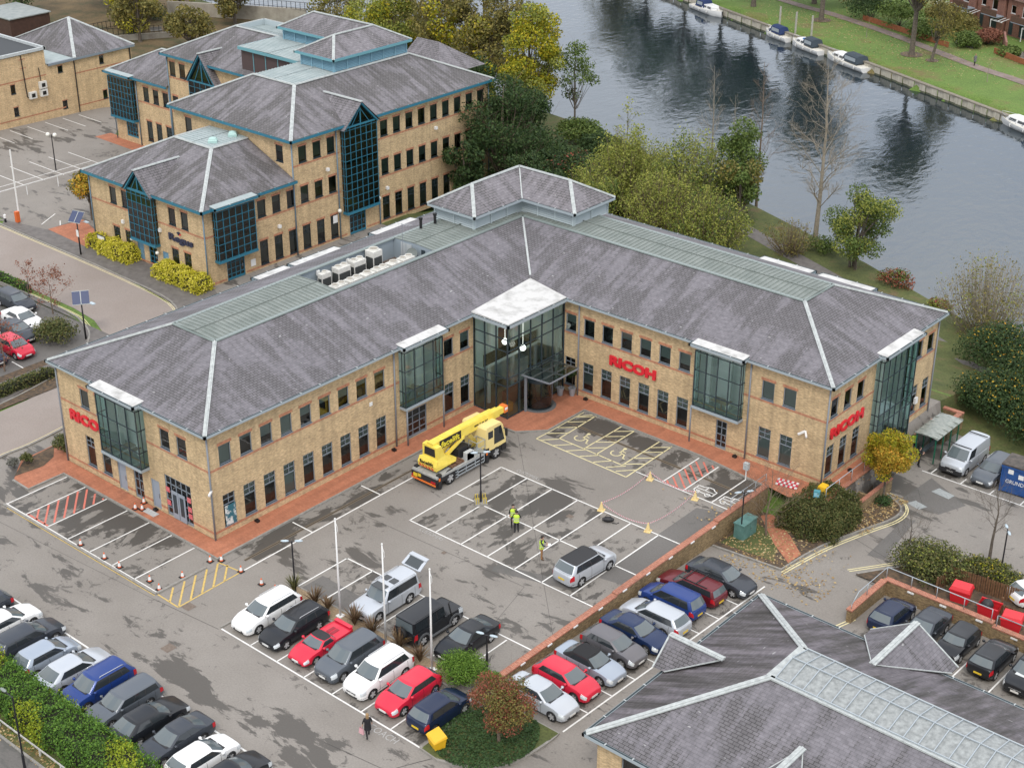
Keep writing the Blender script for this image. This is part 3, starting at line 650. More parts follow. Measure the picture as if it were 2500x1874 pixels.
def deck_panel(mb, x0, y0, x1, y1, z, along='x', pitch=.42, crown=.12, mi=0):
    # standing seam sheet with a low crown; ribs run across the length
    if along == 'x':
        ym = (y0+y1)/2
        mb.poly([(x0,y0,z),(x1,y0,z),(x1,ym,z+crown),(x0,ym,z+crown)],mi); mb.poly([(x0,ym,z+crown),(x1,ym,z+crown),(x1,y1,z),(x0,y1,z)],mi)
        n = int((x1-x0)/pitch)
        for i in range(n+1):
            x = x0+(x1-x0)*i/n; mb.bar((x,y0,z+.02),(x,ym,z+crown+.02),.05,.07,mi); mb.bar((x,ym,z+crown+.02),(x,y1,z+.02),.05,.07,mi)
        mb.bar((x0,ym,z+crown+.05),(x1,ym,z+crown+.05),.09,.05,mi)
    else:
        xm = (x0+x1)/2
        mb.poly([(x0,y0,z),(xm,y0,z+crown),(xm,y1,z+crown),(x0,y1,z)],mi); mb.poly([(xm,y0,z+crown),(x1,y0,z),(x1,y1,z),(xm,y1,z+crown)],mi)
        n = int((y1-y0)/pitch)
        for i in range(n+1):
            y = y0+(y1-y0)*i/n; mb.bar((x0,y,z+.02),(xm,y,z+crown+.02),.05,.07,mi); mb.bar((xm,y,z+crown+.02),(x1,y,z+.02),.05,.07,mi)
        mb.bar((xm,y0,z+crown+.05),(xm,y1,z+crown+.05),.09,.05,mi)
def louvre_wall(mb, a, b, z0, z1, nrm, n=8, m=0):
    # louvred plant screen from a to b
    a = Vector((*a,0)); b = Vector((*b,0)); nn = Vector((*nrm,0)); d = (b-a).normalized(); L = (b-a).length
    mb.poly([(a.x,a.y,z0),(b.x,b.y,z0),(b.x,b.y,z1),(a.x,a.y,z1)],m+1)  # dark back panel, painted as the shade between slats
    for i in range(n):
        z = z0+(z1-z0)*(i+.2)/n; h = (z1-z0)/n*.62
        p, q = a+nn*.11, b+nn*.11
        mb.add([(a.x,a.y,z+h),(b.x,b.y,z+h),(q.x,q.y,z),(p.x,p.y,z),(a.x,a.y,z-.01),(b.x,b.y,z-.01)], [(3,2,1,0),(4,5,2,3)],m)
    k = max(1, round(L/1.9))
    for i in range(k+1):
        c = a+d*L*i/k+nn*.08; mb.bar((c.x,c.y,z0),(c.x,c.y,z1),.1,.14,m)
def bay(root, o, u, L, d, z0, z1, vdiv, hdiv, gm, fm, roofm, gutm, name='bay_window', roofz=None, interior=True, side=2, ft=.07):
    # projecting glazed bay on a wall: mullions, glass, flat roof with gutter, floor slab, room behind
    nx, ny = u[1], -u[0]; P = lambda a, k, z: (o[0]+u[0]*a+nx*k, o[1]+u[1]*a+ny*k, z)
    f = MB(); g = MB()
    for i in range(vdiv+1): a = L*i/vdiv; f.bar(P(a,d,z0),P(a,d,z1),ft,ft,0,(u[0],u[1],0))
    for k in range(1, side): 
        for a in (0, L): f.bar(P(a,d*k/side,z0),P(a,d*k/side,z1),ft*.8,ft*.8,0,(u[0],u[1],0))
    for h in hdiv:
        f.bar(P(0,d,h),P(L,d,h),ft*.8,ft*.8)
        for a in (0,L): f.bar(P(a,0,h),P(a,d,h),ft*.8,ft*.8)
    g.poly([P(0,d-.02,z0),P(L,d-.02,z0),P(L,d-.02,z1),P(0,d-.02,z1)])
    g.poly([P(.02,0,z0),P(.02,d,z0),P(.02,d,z1),P(.02,0,z1)]); g.poly([P(L-.02,d,z0),P(L-.02,0,z0),P(L-.02,0,z1),P(L-.02,d,z1)])
    fr = f.build(name, fm, root, world=True)
    g.build('glass', gm, fr, world=True)
    s = MB(); s.add([P(-.06,-.05,z0-.2),P(L+.06,-.05,z0-.2),P(L+.06,d+.08,z0-.2),P(-.06,d+.08,z0-.2),P(-.06,-.05,z0),P(L+.06,-.05,z0),P(L+.06,d+.08,z0),P(-.06,d+.08,z0)], [(0,1,2,3),(4,7,6,5),(3,2,6,7),(0,3,7,4),(2,1,5,6)])
    s.build('bay_soffit', gutm, fr, world=True)
    if roofz:
        r = MB(); zr = roofz
        r.add([P(-.25,-1.55,zr-.35),P(L+.25,-1.55,zr-.35),P(L+.25,d+.25,zr-.35),P(-.25,d+.25,zr-.35),P(-.25,-1.55,zr+.22),P(L+.25,-1.55,zr+.22),P(L+.25,d+.25,zr),P(-.25,d+.25,zr)], [(4,7,6,5),(3,2,6,7),(0,3,7,4),(2,1,5,6),(0,1,2,3)])
        r.build('bay_roof', roofm, fr, world=True)
        gt = MB(); gutter_run(gt, [P(-.33,.1,0),P(-.33,d+.33,0),P(L+.33,d+.33,0),P(L+.33,.1,0)], False, zr-.02, .16, .2)
        gt.build('gutter', [gutm, GUTIN, LEADP], fr, world=True)
    if interior:
        q = MB(); D = -1.3
        q.poly([P(0,D,z0),P(L,D,z0),P(L,D,z1),P(0,D,z1)],0); q.poly([P(0,D,z0),P(0,0,z0),P(0,0,z1),P(0,D,z1)],0); q.poly([P(L,D,z0),P(L,0,z0),P(L,0,z1),P(L,D,z1)],0)
        q.poly([P(0,D,z0+.01),P(L,D,z0+.01),P(L,d-.1,z0+.01),P(0,d-.1,z0+.01)],1); q.poly([P(0,D,z1),P(L,D,z1),P(L,0,z1),P(0,0,z1)],0)
        for a, k in ((.25,-.6),(L*.62,-.6)): c = P(L*.1+a*.8,k,0); q.box(c[0]-.15,c[1]-.15,z0,c[0]+.15,c[1]+.15,z1,0)
        c = P(L*.5,-.2,0); q.box(c[0]-.7,c[1]-.4,z0+.68,c[0]+.7,c[1]+.4,z0+.74,2); q.box(c[0]-.05,c[1]-.05,z0,c[0]+.05,c[1]+.05,z0+.7,2)
        q.build('interior', [ROOMP, CARPET, M('desk_top', (.35,.27,.18), .5) if 'desk_top' not in bpy.data.materials else bpy.data.materials['desk_top']], fr, world=True)
    return fr
def downpipe(mb, x, y, z0, z1, r=.06): mb.tube([(x,y,z0),(x,y,z1)], r, 8); mb.mark()
def sign(root, body, o, u, a, z, wd, ht, mat, off=0.0, name='sign', extr=.14, proud=.02):
    me = fit_text(body, wd, ht, extr, mat, off); ob = link(name, me, root); r = root.location; nx, ny = u[1], -u[0]
    ob.location = (o[0]+u[0]*a+nx*proud-r[0], o[1]+u[1]*a+ny*proud-r[1], z-r[2]); ob.rotation_euler = (0,0,atan2(u[1],u[0])); return ob
def door(root, o, u, a, z, w, h, fm, pm=None, glazed=False, leafs=1, cols=2, rows=4):
    # a door set in an opening: leaf, frame, handle; glazed ones carry bars and glass
    nx, ny = u[1], -u[0]; P = lambda t, k, zz: (o[0]+u[0]*t-nx*k, o[1]+u[1]*t-ny*k, zz)
    d = MB(); t = .07
    for q in (a, a+w-t): d.bar(P(q+t/2,.08,z),P(q+t/2,.08,z+h),t,.1,0,(u[0],u[1],0))
    d.bar(P(a,.08,z+h-t/2),P(a+w,.08,z+h-t/2),.1,t)
    if glazed:
        for i in range(1, cols*leafs): q = a+w*i/(cols*leafs); d.bar(P(q,.08,z),P(q,.08,z+h),.05 if i % cols else .12,.06,0,(u[0],u[1],0))
        for j in range(1, rows): d.bar(P(a,.08,z+h*j/rows),P(a+w,.08,z+h*j/rows),.05,.05)
        d.bar(P(a,.08,z+.1),P(a+w,.08,z+.1),.06,.2)
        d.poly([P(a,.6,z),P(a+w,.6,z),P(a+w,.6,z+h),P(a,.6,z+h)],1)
    else: d.poly([P(a+t,.09,z),P(a+w-t,.09,z),P(a+w-t,.09,z+h-t),P(a+t,.09,z+h-t)],0)
    ob = d.build('door', [fm, ROOM], root, world=True)
    if glazed: g = MB(); g.poly([P(a,.1,z),P(a+w,.1,z),P(a+w,.1,z+h),P(a,.1,z+h)]); g.build('pane', GLASS, ob, world=True)
    hd = MB(); hd.bar(P(a+w*.5+(w*.36 if leafs == 1 else .1),.0,z+.95),P(a+w*.5+(w*.36 if leafs == 1 else .1),.0,z+1.3),.04,.04,0,(u[0],u[1],0)); hd.build('handle', CHROME, ob, world=True)
    return ob

# ------------------------------------------------------------------ the L-shaped office building round the court
R1 = thing('office_building', 'L-shaped buff brick office with slate roof, red wall signs and glazed corner atrium', 'building', (-8.4, 25, 0))
XU = (1,0); YU = (0,1); HW = 8.3
ws = MB(); bd = MB()
up_op = lambda a: (a, a+1.06, 5.52, 7.0)
lo_op = lambda a: (a, a+1.06, .75, 3.2)
PAT = [1.0,.2,.6,1.0,.45,.3,.5,.3,.25,.15,.55]
oA, oE, oB, oX = (0,0), (-16.9,0), (0,33.35), (27.55,33.35)
faceA = [.9+1.83*k for k in range(9)]+[23.0,24.83]
opsA = [up_op(a) for a in faceA]+[lo_op(a) for a in faceA]+[(18.1,22.2,3.35,7.8),(18.7,20.95,.13,2.5)]
wall(ws, oA, YU, 26.35, -.3, HW, opsA)
faceE = [-14.35+16.9, -12.5+16.9, -5.2+16.9, -3.37+16.9]
opsE = [up_op(a) for a in faceE]+[lo_op(a) for a in faceE[:2]]+[(5.6,10.1,3.35,7.8),(6.2,7.2,.13,2.45),(8.1,9.15,.13,2.45),(10.1,11.05,.13,2.45),(11.75,14.6,.13,3.4)]
wall(ws, oE, XU, 16.9, -.3, HW, opsE)
faceB = [3.65+1.83*k for k in range(7)]+[22.0,23.83]
opsB = [up_op(a) for a in faceB]+[lo_op(a) for a in faceB]+[(16.5,20.5,3.35,7.8),(18.32,19.3,.13,2.5)]
wall(ws, (3.5,33.35), XU, 24.05, -2.6, HW, [(a-3.5,b-3.5,c,d) for a,b,c,d in opsB])
faceX = [33.72-33.35,35.58-33.35,37.42-33.35,46.45-33.35,48.28-33.35]
opsX = [up_op(a) for a in faceX]+[lo_op(a) for a in faceX]+[(6.7,11.9,.0,7.8)]
wall(ws, oX, YU, 16.45, -2.6, HW, opsX)
wall(ws, (-16.9,49.8), (0,-1), 49.8, -.9, HW, [up_op(1.5+1.83*k) for k in range(25)]); wall(ws, (27.55,49.8), (-1,0), 44.45, -2.6, HW, [up_op(1.5+1.83*k) for k in range(22)])
for i, a in enumerate(faceA):
    window(R1, oA, YU, a, 5.52, 1.06, 1.48, 'plain', FRAME, PAT[i]); window(R1, oA, YU, a, .75, 1.06, 2.45, 'grid', FRAME, 1 if i in (3,) else (.4 if i != 0 else None))
for i, a in enumerate(faceE):
    window(R1, oE, XU, a, 5.52, 1.06, 1.48, 'plain', FRAME, 1 if i < 2 else None, BLINDD)
    if i < 2: window(R1, oE, XU, a, .75, 1.06, 2.45, 'grid', FRAME)
for i, a in enumerate(faceB):
    window(R1, oB, XU, a, 5.52, 1.06, 1.48, 'plain', FRAME, [.5,.15,.1,.4,.6,.7,.7,1,1][i]); window(R1, oB, XU, a, .75, 1.06, 2.45, 'grid', FRAME, [None,.8,.4,.4,.4,.4,.4,1,1][i])
for i, a in enumerate(faceX):
    window(R1, oX, YU, a, 5.52, 1.06, 1.48, 'plain', FRAME, None); window(R1, oX, YU, a, .75, 1.06, 2.45, 'grid', FRAME, .4)
for k in range(25): window(R1, (-16.9,49.8), (0,-1), 1.5+1.83*k, 5.52, 1.06, 1.48, 'plain', FRAME)
for k in range(22): window(R1, (27.55,49.8), (-1,0), 1.5+1.83*k, 5.52, 1.06, 1.48, 'plain', FRAME)
for o, u, L, wins, gaps in ((oA,YU,26.3,faceA,[(18.1,22.2)]),(oE,XU,16.9,faceE,[(5.6,10.1)]),(oB,XU,27.55,faceB,[(16.5,20.5)]),(oX,YU,16.4,faceX,[(6.7,11.9)])):
    s = [.02 if o != oB else 3.55]+[q for g_ in gaps for q in g_]+[L-.02]
    for a, b in zip(s[::2], s[1::2]): band(bd, o, u, a, b, 5.28, 5.46)
    lowgaps = {id(oA):[(18.7,20.95)], id(oE):[(6.2,7.2),(8.1,9.15),(10.1,11.05),(11.75,14.6)], id(oB):[(18.32,19.3)], id(oX):[(6.7,11.9)]}[id(o)]
    s = [.02 if o != oB else 3.55]+[q for g_ in lowgaps for q in g_]+[L-.02]
    for a, b in zip(s[::2], s[1::2]): band(bd, o, u, a, b, .5, .69)
    for a in wins: band(bd, o, u, a-.1, a+1.16, 7.02, 7.24)
for i in range(len(bd.f)): ws.poly([bd.v[k] for k in bd.f[i]], 1)
ws.build('wall', [BRICK, BAND], R1, world=True)
door(R1, oA, YU, 18.7, .13, 2.25, 2.37, FRAME, glazed=True, leafs=1, cols=3, rows=4)
door(R1, oB, XU, 18.32, .13, .98, 2.37, FRAME, glazed=True, cols=2, rows=4)
door(R1, oE, XU, 6.2, .13, 1.0, 2.32, DOORG); door(R1, oE, XU, 8.1, .13, 1.05, 2.32, FRAME, glazed=True, cols=2, rows=3); door(R1, oE, XU, 10.1, .13, .95, 2.32, DOORG)
sh = door(R1, oE, XU, 11.75, .13, 2.85, 3.27, FRAME, glazed=True, leafs=1, cols=5, rows=5)
p = MB()
for a, z in ((11.83,2.05),(11.83,1.0),(14.15,2.05),(14.15,.75),(14.15,1.3)): p.poly([(oE[0]+a,-.03,z),(oE[0]+a+.42,-.03,z),(oE[0]+a+.42,-.03,z+.42),(oE[0]+a,-.03,z+.42)]); p.mark()
p.parts('window_poster', mottled('red_poster', (.5,.02,.04), (.62,.25,.25), 9), sh, True)
p = MB(); p.bar((oE[0]+12.4,.02,1.2),(oE[0]+13.95,.02,1.2),.05,2.1,0); 
lf = MB()
for q in (12.42,13.18): lf.bar((oE[0]+q,-.02,1.25),(oE[0]+q+.7,-.02,1.25),.05,2.2,0); lf.poly([(oE[0]+q+.14,-.05,.6),(oE[0]+q+.56,-.05,.6),(oE[0]+q+.56,-.05,2.1),(oE[0]+q+.14,-.05,2.1)],1)
lf.build('door_leaf', [DOORG, FRAMED], sh, world=True)
p = MB(); p.poly([(.05+.01,.95,.8),(.06,1.9,.8),(.06,1.9,2.35),(.06,.95,2.35)])
p.build('window_poster', mottled('pale_poster_dark_figure', (.03,.13,.17), (.62,.64,.62), 1.6, .4, 'UV', lo=.47, hi=.55), R1, world=True)
bay(R1, (0,18.1), YU, 4.1, .62, 3.3, 7.9, 4, (3.35,4.6,6.3,7.85), GLASST, FRAMED, FLATW, GUTP, roofz=8.5)
bay(R1, (-11.3,0), XU, 4.5, .68, 3.3, 7.9, 4, (3.35,4.6,6.3,7.85), GLASST, FRAMED, FLATW, GUTP, roofz=8.5)
bay(R1, (16.5,33.35), XU, 4.05, .62, 3.3, 7.9, 4, (3.35,4.6,6.3,7.85), GLASST, FRAMED, FLATW, GUTP, roofz=8.5)
bay(R1, (27.55,40.05), YU, 5.2, .62, -.4, 7.9, 6, (-.35,2.6,3.4,4.6,6.3,7.85), GLASST, FRAMED, FLATW, GUTP, roofz=8.5)
for y0, y1 in ((19.7,22.5),(23.6,28.2),(33,37.5)): bay(R1, (-16.9,y1), (0,-1), y1-y0, .62, 3.3, 7.9, 4, (3.35,6.3,7.85), GLASST, FRAMED, FLATW, GUT, roofz=8.5, interior=False)
for x0, x1 in ((11.3,15.6),(16.9,21.2)): bay(R1, (x1,49.8), (-1,0), x1-x0, .62, 3.3, 7.9, 4, (3.35,6.3,7.85), GLASST, FRAMED, FLATW, GUT, roofz=8.5, interior=False)
# roof: slate slopes round a sheet-metal deck
ZE, ZD, D = 8.42, 11.02, 6.55
ox0, ox1, oy0, oyi, oy1 = -17.3, .4, -.4, 32.95, 50.2; oxe = 27.95
ix0, ix1, iy0, iyi, iy1, ixe = ox0+D, ox1-D, oy0+D, oyi+D, oy1-D, oxe-D
rf = MB()
e = lambda x, y: (x, y, ZE); d_ = lambda x, y: (x, y, ZD)
rf.poly([e(ox0,oy0),e(ox1,oy0),d_(ix1,iy0),d_(ix0,iy0)]); rf.poly([e(ox1,oy0),e(ox1,oyi),d_(ix1,iyi),d_(ix1,iy0)]); rf.poly([e(ox1,oyi),e(oxe,oyi),d_(ixe,iyi),d_(ix1,iyi)])
rf.poly([e(oxe,oyi),e(oxe,oy1),d_(ixe,iy1),d_(ixe,iyi)]); rf.poly([e(oxe,oy1),e(ox0,oy1),d_(ix0,iy1),d_(ixe,iy1)]); rf.poly([e(ox0,oy1),e(ox0,oy0),d_(ix0,iy0),d_(ix0,iy1)])
roof = rf.build('roof', SLATE, R1, world=True)
sf = MB(); sf.poly([(ox0,oy0,8.3),(ox0,oy1,8.3),(oxe,oy1,8.3),(oxe,oyi,8.3),(ox1,oyi,8.3),(ox1,oy0,8.3)]); sf.build('soffit', GUTP, R1, world=True)
cp = MB()
for a, b in (((ox0,oy0),(ix0,iy0)),((ox1,oy0),(ix1,iy0)),((oxe,oyi),(ixe,iyi)),((oxe,oy1),(ixe,iy1)),((ox0,oy1),(ix0,iy1))): cap_run(cp, (*a,ZE+.04), (*b,ZD+.04), .29)
cp.bar((-.6,33.95,ZE+.44),(ix1,iyi,ZD+.02),.16,.07); cp.mark()
cp.parts('hip_capping', LEAD, roof, True)
fl = MB()
for a, b in (((ix1,iy0),(ix1,iyi)),((ix1,iyi),(ixe,iyi)),((ix0,iy0),(ix1,iy0)),((ix0,iy0),(ix0,iy1)),((ixe,iyi),(ixe,iy1)),((ix0,iy1),(ixe,iy1))): fl.bar((*a,ZD+.03),(*b,ZD+.03),.3,.09)
fl.build('flashing', M('green_grey_flashing', (.22,.26,.25), .5), roof, world=True)
WY0, WY1 = 17.95, 28.65
dk = MB(); deck_panel(dk, ix0,iy0,ix1,WY0,ZD+.03,'y'); dk.mark(); deck_panel(dk, ix0,WY1,ix1,iyi,ZD+.03,'y'); deck_panel(dk, ix1,iyi,ixe,iy1,ZD+.03,'x'); dk.poly([(ix0,iyi,ZD),(ix1,iyi,ZD),(ix1,iy1,ZD),(ix0,iy1,ZD)]); dk.mark()
dk.parts('roof_deck', DECK, R1, True)
wl = MB(); zf = 9.35
wl.poly([(ix0,WY0,zf),(ix1,WY0,zf),(ix1,WY1,zf),(ix0,WY1,zf)],1)
for a, b in (((ix0,WY0),(ix0,WY1)),((ix0,WY1),(ix1,WY1)),((ix1,WY1),(ix1,WY0)),((ix1,WY0),(ix0,WY0))): wl.poly([(*a,zf),(*b,zf),(*b,ZD+.1),(*a,ZD+.1)],0)
wl.box(-9.9,WY1-.06,zf,-8.7,WY1-.02,ZD-.1,2); wl.box(-9.32,WY1-.08,zf,-9.28,WY1-.03,ZD-.1,0); wl.box(-7.6,WY1-.06,zf+.4,-7.2,WY1-.02,ZD-.2,3)
wl.build('plant_well', [M('pale_blue_grey_lining', (.27,.32,.36), .5), mottled('well_floor', (.13,.09,.07), (.2,.16,.13), 2), M('pale_grey_doors', (.42,.45,.46), .5), FRAMED], R1, world=True)
gt = MB(); gutter_run(gt, [(.48,26.0),(.48,-.48),(-17.38,-.48),(-17.38,50.28),(28.03,50.28),(28.03,32.87),(3.6,32.87)], False, ZE+.02, .17, .17)
gt.build('gutter', [GUTP, GUTIN, LEADP], R1, world=True)
dp = MB()
for x, y, z0, z1 in ((.08,17.53,0,8.3),(.62,18.2,0,3.2),(.62,22.2,0,3.2),(.07,-.07,0,8.3),(-16.95,-.07,-.2,8.3),(5.05,33.27,0,8.3),(16.35,32.8,0,3.2),(21.05,33.27,0,8.3),(27.6,33.27,-.3,8.3),(27.62,49.75,-2.4,8.3)): downpipe(dp, x, y, z0, z1, .065)
dp.parts('downpipe', PIPE, R1, True, True)
# corner plant room with its own hipped roof
zt0, zt1, zt2 = 10.95, 12.25, 13.95
tx0, tx1, ty0, tyi, ty1, txe = -11.35, -7.0, 34.3, 40.35, 44.85, -1.3
lv = MB()
for a, b, n in (((tx0,ty0),(tx1,ty0),(0,-1)),((tx1,ty0),(tx1,tyi),(1,0)),((tx1,tyi),(txe,tyi),(0,-1)),((txe,tyi),(txe,ty1),(1,0)),((txe,ty1),(tx0,ty1),(0,1)),((tx0,ty1),(tx0,ty0),(-1,0))): louvre_wall(lv, a, b, zt0, zt1, n)
tr = lv.build('plant_room', [LOUV, LOUVG], R1, world=True)
def hip_L(mb, caps, x0, x1, y0, yi, y1, xe, z0, z1, ov=.5, cw=.3):
    x0 -= ov; x1 += ov; y0 -= ov; yi -= ov; y1 += ov; xe += ov
    h = (x1-x0)/2; xm = (x0+x1)/2; ym = (yi+y1)/2; k = (y1-yi)/2
    A, B, C = (xm,y0+h,z1), (xm,ym,z1), (xe-k,ym,z1)
    mb.poly([(x0,y0,z0),(x1,y0,z0),A]); mb.poly([(x1,y0,z0),(x1,yi,z0),B,A]); mb.poly([(x1,yi,z0),(xe,yi,z0),C,B]); mb.poly([(xe,yi,z0),(xe,y1,z0),C]); mb.poly([(xe,y1,z0),(x0,y1,z0),B,C]); mb.poly([(x0,y1,z0),(x0,y0,z0),A,B])
    for p, q in (((x0,y0,z0),A),((x1,y0,z0),A),(A,B),(B,C),((xe,yi,z0),C),((xe,y1,z0),C),((x0,y1,z0),B)): cap_run(caps, Vector(p)+Vector((0,0,.03)), Vector(q)+Vector((0,0,.03)), cw)
    caps.bar((x1,yi,z0+.02),(xm,ym,z1+.02),.1,.05); caps.mark()
    return [(x0,y0),(x1,y0),(x1,yi),(xe,yi),(xe,y1),(x0,y1)]
rf = MB(); cp = MB(); ol = hip_L(rf, cp, tx0, tx1, ty0, tyi, ty1, txe, zt1+.1, zt2)
rf.poly([(p[0],p[1],zt1+.08) for p in reversed(ol)])
q = rf.build('plant_room_roof', SLATE3, tr, world=True); cp.parts('hip_capping', LEAD, tr, True)
gt = MB(); gutter_run(gt, ol, True, zt1+.12, .16, .2); gt.build('gutter', [GUTP, GUTIN, LEADP], tr, world=True)
# corner atrium
at = MB(); ag = MB(); ax, ay0, ay1 = 3.5, 26.4, 33.3; zt = 8.15
for k in range(6): y = ay0+(ay1-ay0)*k/5; at.bar((ax,y,.1),(ax,y,zt),.08,.1)
for k in range(4): x = ax*k/3; at.bar((x,ay0,.1),(x,ay0,zt),.1,.08)
for z in (.2,2.9,3.6,5.9,6.9,zt): at.bar((ax,ay0,z),(ax,ay1,z),.07,.07); at.bar((0,ay0,z),(ax,ay0,z),.07,.07)
A1 = at.build('atrium', FRAMED, R1, world=True)
ag.poly([(ax-.03,ay0,.1),(ax-.03,ay1,.1),(ax-.03,ay1,zt),(ax-.03,ay0,zt)]); ag.poly([(0,ay0+.03,.1),(ax,ay0+.03,.1),(ax,ay0+.03,zt),(0,ay0+.03,zt)]); ag.build('glass', GLASST, A1, world=True)
rr = MB(); rr.add([(.25,25.9,8.3),(4.0,25.9,8.3),(4.0,32.9,8.3),(-.35,33.65,8.3),(.25,25.9,8.60),(4.0,25.9,8.55),(4.0,32.9,8.57),(-.35,33.65,8.76)], [(4,5,6,7),(0,1,5,4),(1,2,6,5),(3,2,1,0),(0,4,7,3),(2,3,7,6)]); rr.build('atrium_roof', FLATW, A1, world=True)
gt = MB(); gutter_run(gt, [(-.1,25.85),(4.05,25.85),(4.05,32.95)], False, 8.46, .18, .24); gt.build('gutter', [GUTP, GUTIN, LEADP], A1, world=True)
PEND = M('fill_glow_globe', (.8,.8,.78), .4); PEND.node_tree.nodes['Principled BSDF'].inputs['Emission Color'].default_value = (1,.97,.9,1); PEND.node_tree.nodes['Principled BSDF'].inputs['Emission Strength'].default_value = 2.5  # emission added to brighten the dark atrium interior
it = MB(); WOOD = M('warm_floor', (.40,.27,.17), .5)
it.poly([(-6,26.4,.13),(3.4,26.4,.13),(3.4,39,.13),(-6,39,.13)],1)
it.poly([(.1,26.5,3.8),(.1,33.3,3.8),(.1,33.3,8.2),(.1,26.5,8.2)],0); it.poly([(.1,33.2,3.8),(3.4,33.2,3.8),(3.4,33.2,8.2),(.1,33.2,8.2)],0); it.box(.1,29.2,3.85,.14,30.2,6.0,4); it.poly([(-1.5,26.5,.1),(-1.5,39,.1),(-1.5,39,3.8),(-1.5,26.5,3.8)],0); it.poly([(-4,37,.1),(3.4,37,.1),(3.4,37,8.2),(-4,37,8.2)],0)
it.box(-4,26.45,3.5,.9,36,3.8,0); it.box(.9,33.4,3.5,3.45,36,3.8,0)
for x, y in ((.5,27.6),(2.9,33.2),(.4,33.5),(.5,30.5)): it.tube([(x,y,.1),(x,y,8.2)], .16, 10, 2)
it.box(.9,26.5,3.8,.94,33.4,4.8,3); it.box(1.4,28.2,.13,2.1,31.4,1.2,4); it.box(2.3,27.2,.13,2.9,27.8,.9,5); it.box(-1,29,3.8,-.3,31,4.6,4); it.box(-1.2,32,.13,.0,33,2.2,0)
for x, y, z in ((1.6,28.3,5.6),(1.5,30.6,4.2)):               # white globe pendants, one of them added; their glow brightens the atrium
    b = MB(); b.lathe([(0,-.26),(.17,-.2),(.26,0),(.17,.2),(0,.26)], 12, (x,y,z)); b.tube([(x,y,z+.3),(x,y,8.2)], .015, 4); b.build('fill_globe_pendant', PEND, A1, smooth=True, world=True)
it.build('interior', [ROOMP, WOOD, WHITEP, GLASSC, M('reception_desk', (.20,.07,.04), .4), M('orange_seat', (.65,.26,.03), .6)], A1, world=True)
# glass entrance canopy and revolving door
cn = MB(); zc = 3.35; c0, c1, y0, y1 = 3.5, 6.35, 28.1, 31.7
for y in (y0,(y0+y1)/2,y1): cn.bar((c0,y,zc),(c1,y,zc+.15),.09,.12)
for k in range(4): x = c0+(c1-c0)*k/3; cn.bar((x,y0,zc+.15*k/3),(x,y1,zc+.15*k/3),.1,.1)
for x, y in ((3.72,28.35),(3.72,31.55)): cn.bar((x,y,.1),(x,y,zc),.16,.16)
C1 = cn.build('entrance_canopy', PIPE, R1, world=True)
g2 = MB(); g2.poly([(c0,y0,zc+.09),(c1,y0,zc+.24),(c1,y1,zc+.24),(c0,y1,zc+.09)]); g2.build('glass', GLASSC, C1, world=True)
rv = MB(); rv.lathe([(1.12,0),(1.12,.12)], 20, (3.75,29.9,.12)); rv.lathe([(1.12,2.35),(1.12,2.6),(0,2.6)], 20, (3.75,29.9,.12))
for k in range(3): a = k*2*pi/3+.4; rv.bar((3.75,29.9,.25),(3.75+1.0*cos(a),29.9+1.0*sin(a),.25),.05,.2); rv.bar((3.75+cos(a),29.9+sin(a),.15),(3.75+cos(a),29.9+sin(a),2.5),.06,.06)
V1 = rv.build('revolving_door', FRAMED, R1, world=True)
g2 = MB(); g2.lathe([(1.08,.12),(1.08,2.35)], 20, (3.75,29.9,.12)); g2.build('glass', GLASSC, V1, smooth=True, world=True)
mt = MB(); mt.lathe([(0,0),(1.2,0),(1.2,.006)][::1], 24, (3.75,29.9,.126)); mt.lathe([(1.45,0),(1.2,.008)], 24, (3.75,29.9,.124)); mt.build('door_mat', M('grey_mat', (.11,.11,.11), .9), V1, world=True)
# wall signs: red letters
sign(R1, 'RICOH', oB, XU, 8.2, 3.88, 4.45, .84, SIGNRED, .05); sign(R1, 'RICOH', oE, XU, 1.15, 4.08, 4.45, .84, SIGNRED, .035); sign(R1, 'RICOH', oX, YU, .55, 3.82, 4.65, .84, SIGNRED, .035)
# small wall fittings: floodlights at the foot of the walls, cameras
ft = MB()
for x, y in ((.35,6.0-2.6),(.4,16.9),(6.1,33.0),(20.4,32.95),(-6.2,-.3),(28,36.8)): ft.box(x-.16,y-.12,.13,x+.16,y+.12,.3); ft.bar((x,y,.28),(x,y,.36),.2,.1)
ft.build('floodlight', BLACK, R1, world=True)
cm = MB()
for p, q in (((.05,.0,4.0),(.3,-.45,3.9)),((25.9,33.3,4.15),(26.3,32.8,4.0)),((25.9,33.3,4.15),(25.6,32.8,4.0))): cm.bar(p,q,.13,.13)
cm.box(.02,14.9,4.55,.06,15.2,4.85,0); cm.box(27.57,47,1.6,27.75,47.4,2.1,0)
cm.build('security_camera', WHITEP, R1, world=True)
# ramp balustrade walls at the end of the long wing
rw = MB(); rw.box(28.75,31.6,-2.3,28.95,41.2,.1,0); rw.box(28.7,31.6,.1,29.0,41.2,.2,1); rw.box(29.0,36.2,-2.4,30.0,36.45,-1.0,0)
rw.box(29.9,35.0,-2.4,30.12,39.6,-.95,0); rw.box(29.86,35.0,-.95,30.16,39.6,-.85,1)
q = rw.build('ramp_wall', [WALLB, COPE], R1, world=True)
rl_ = MB(); rl_.tube([(28.85,31.8,.2),(28.85,31.8,1.15),(28.85,41.0,1.15),(28.85,41.0,.2)], .03, 6)
for k in range(1, 5): rl_.tube([(28.85,31.8+1.84*k,.2),(28.85,31.8+1.84*k,1.15)], .025, 6)
rl_.build('handrail', STEELG, q, smooth=True, world=True)

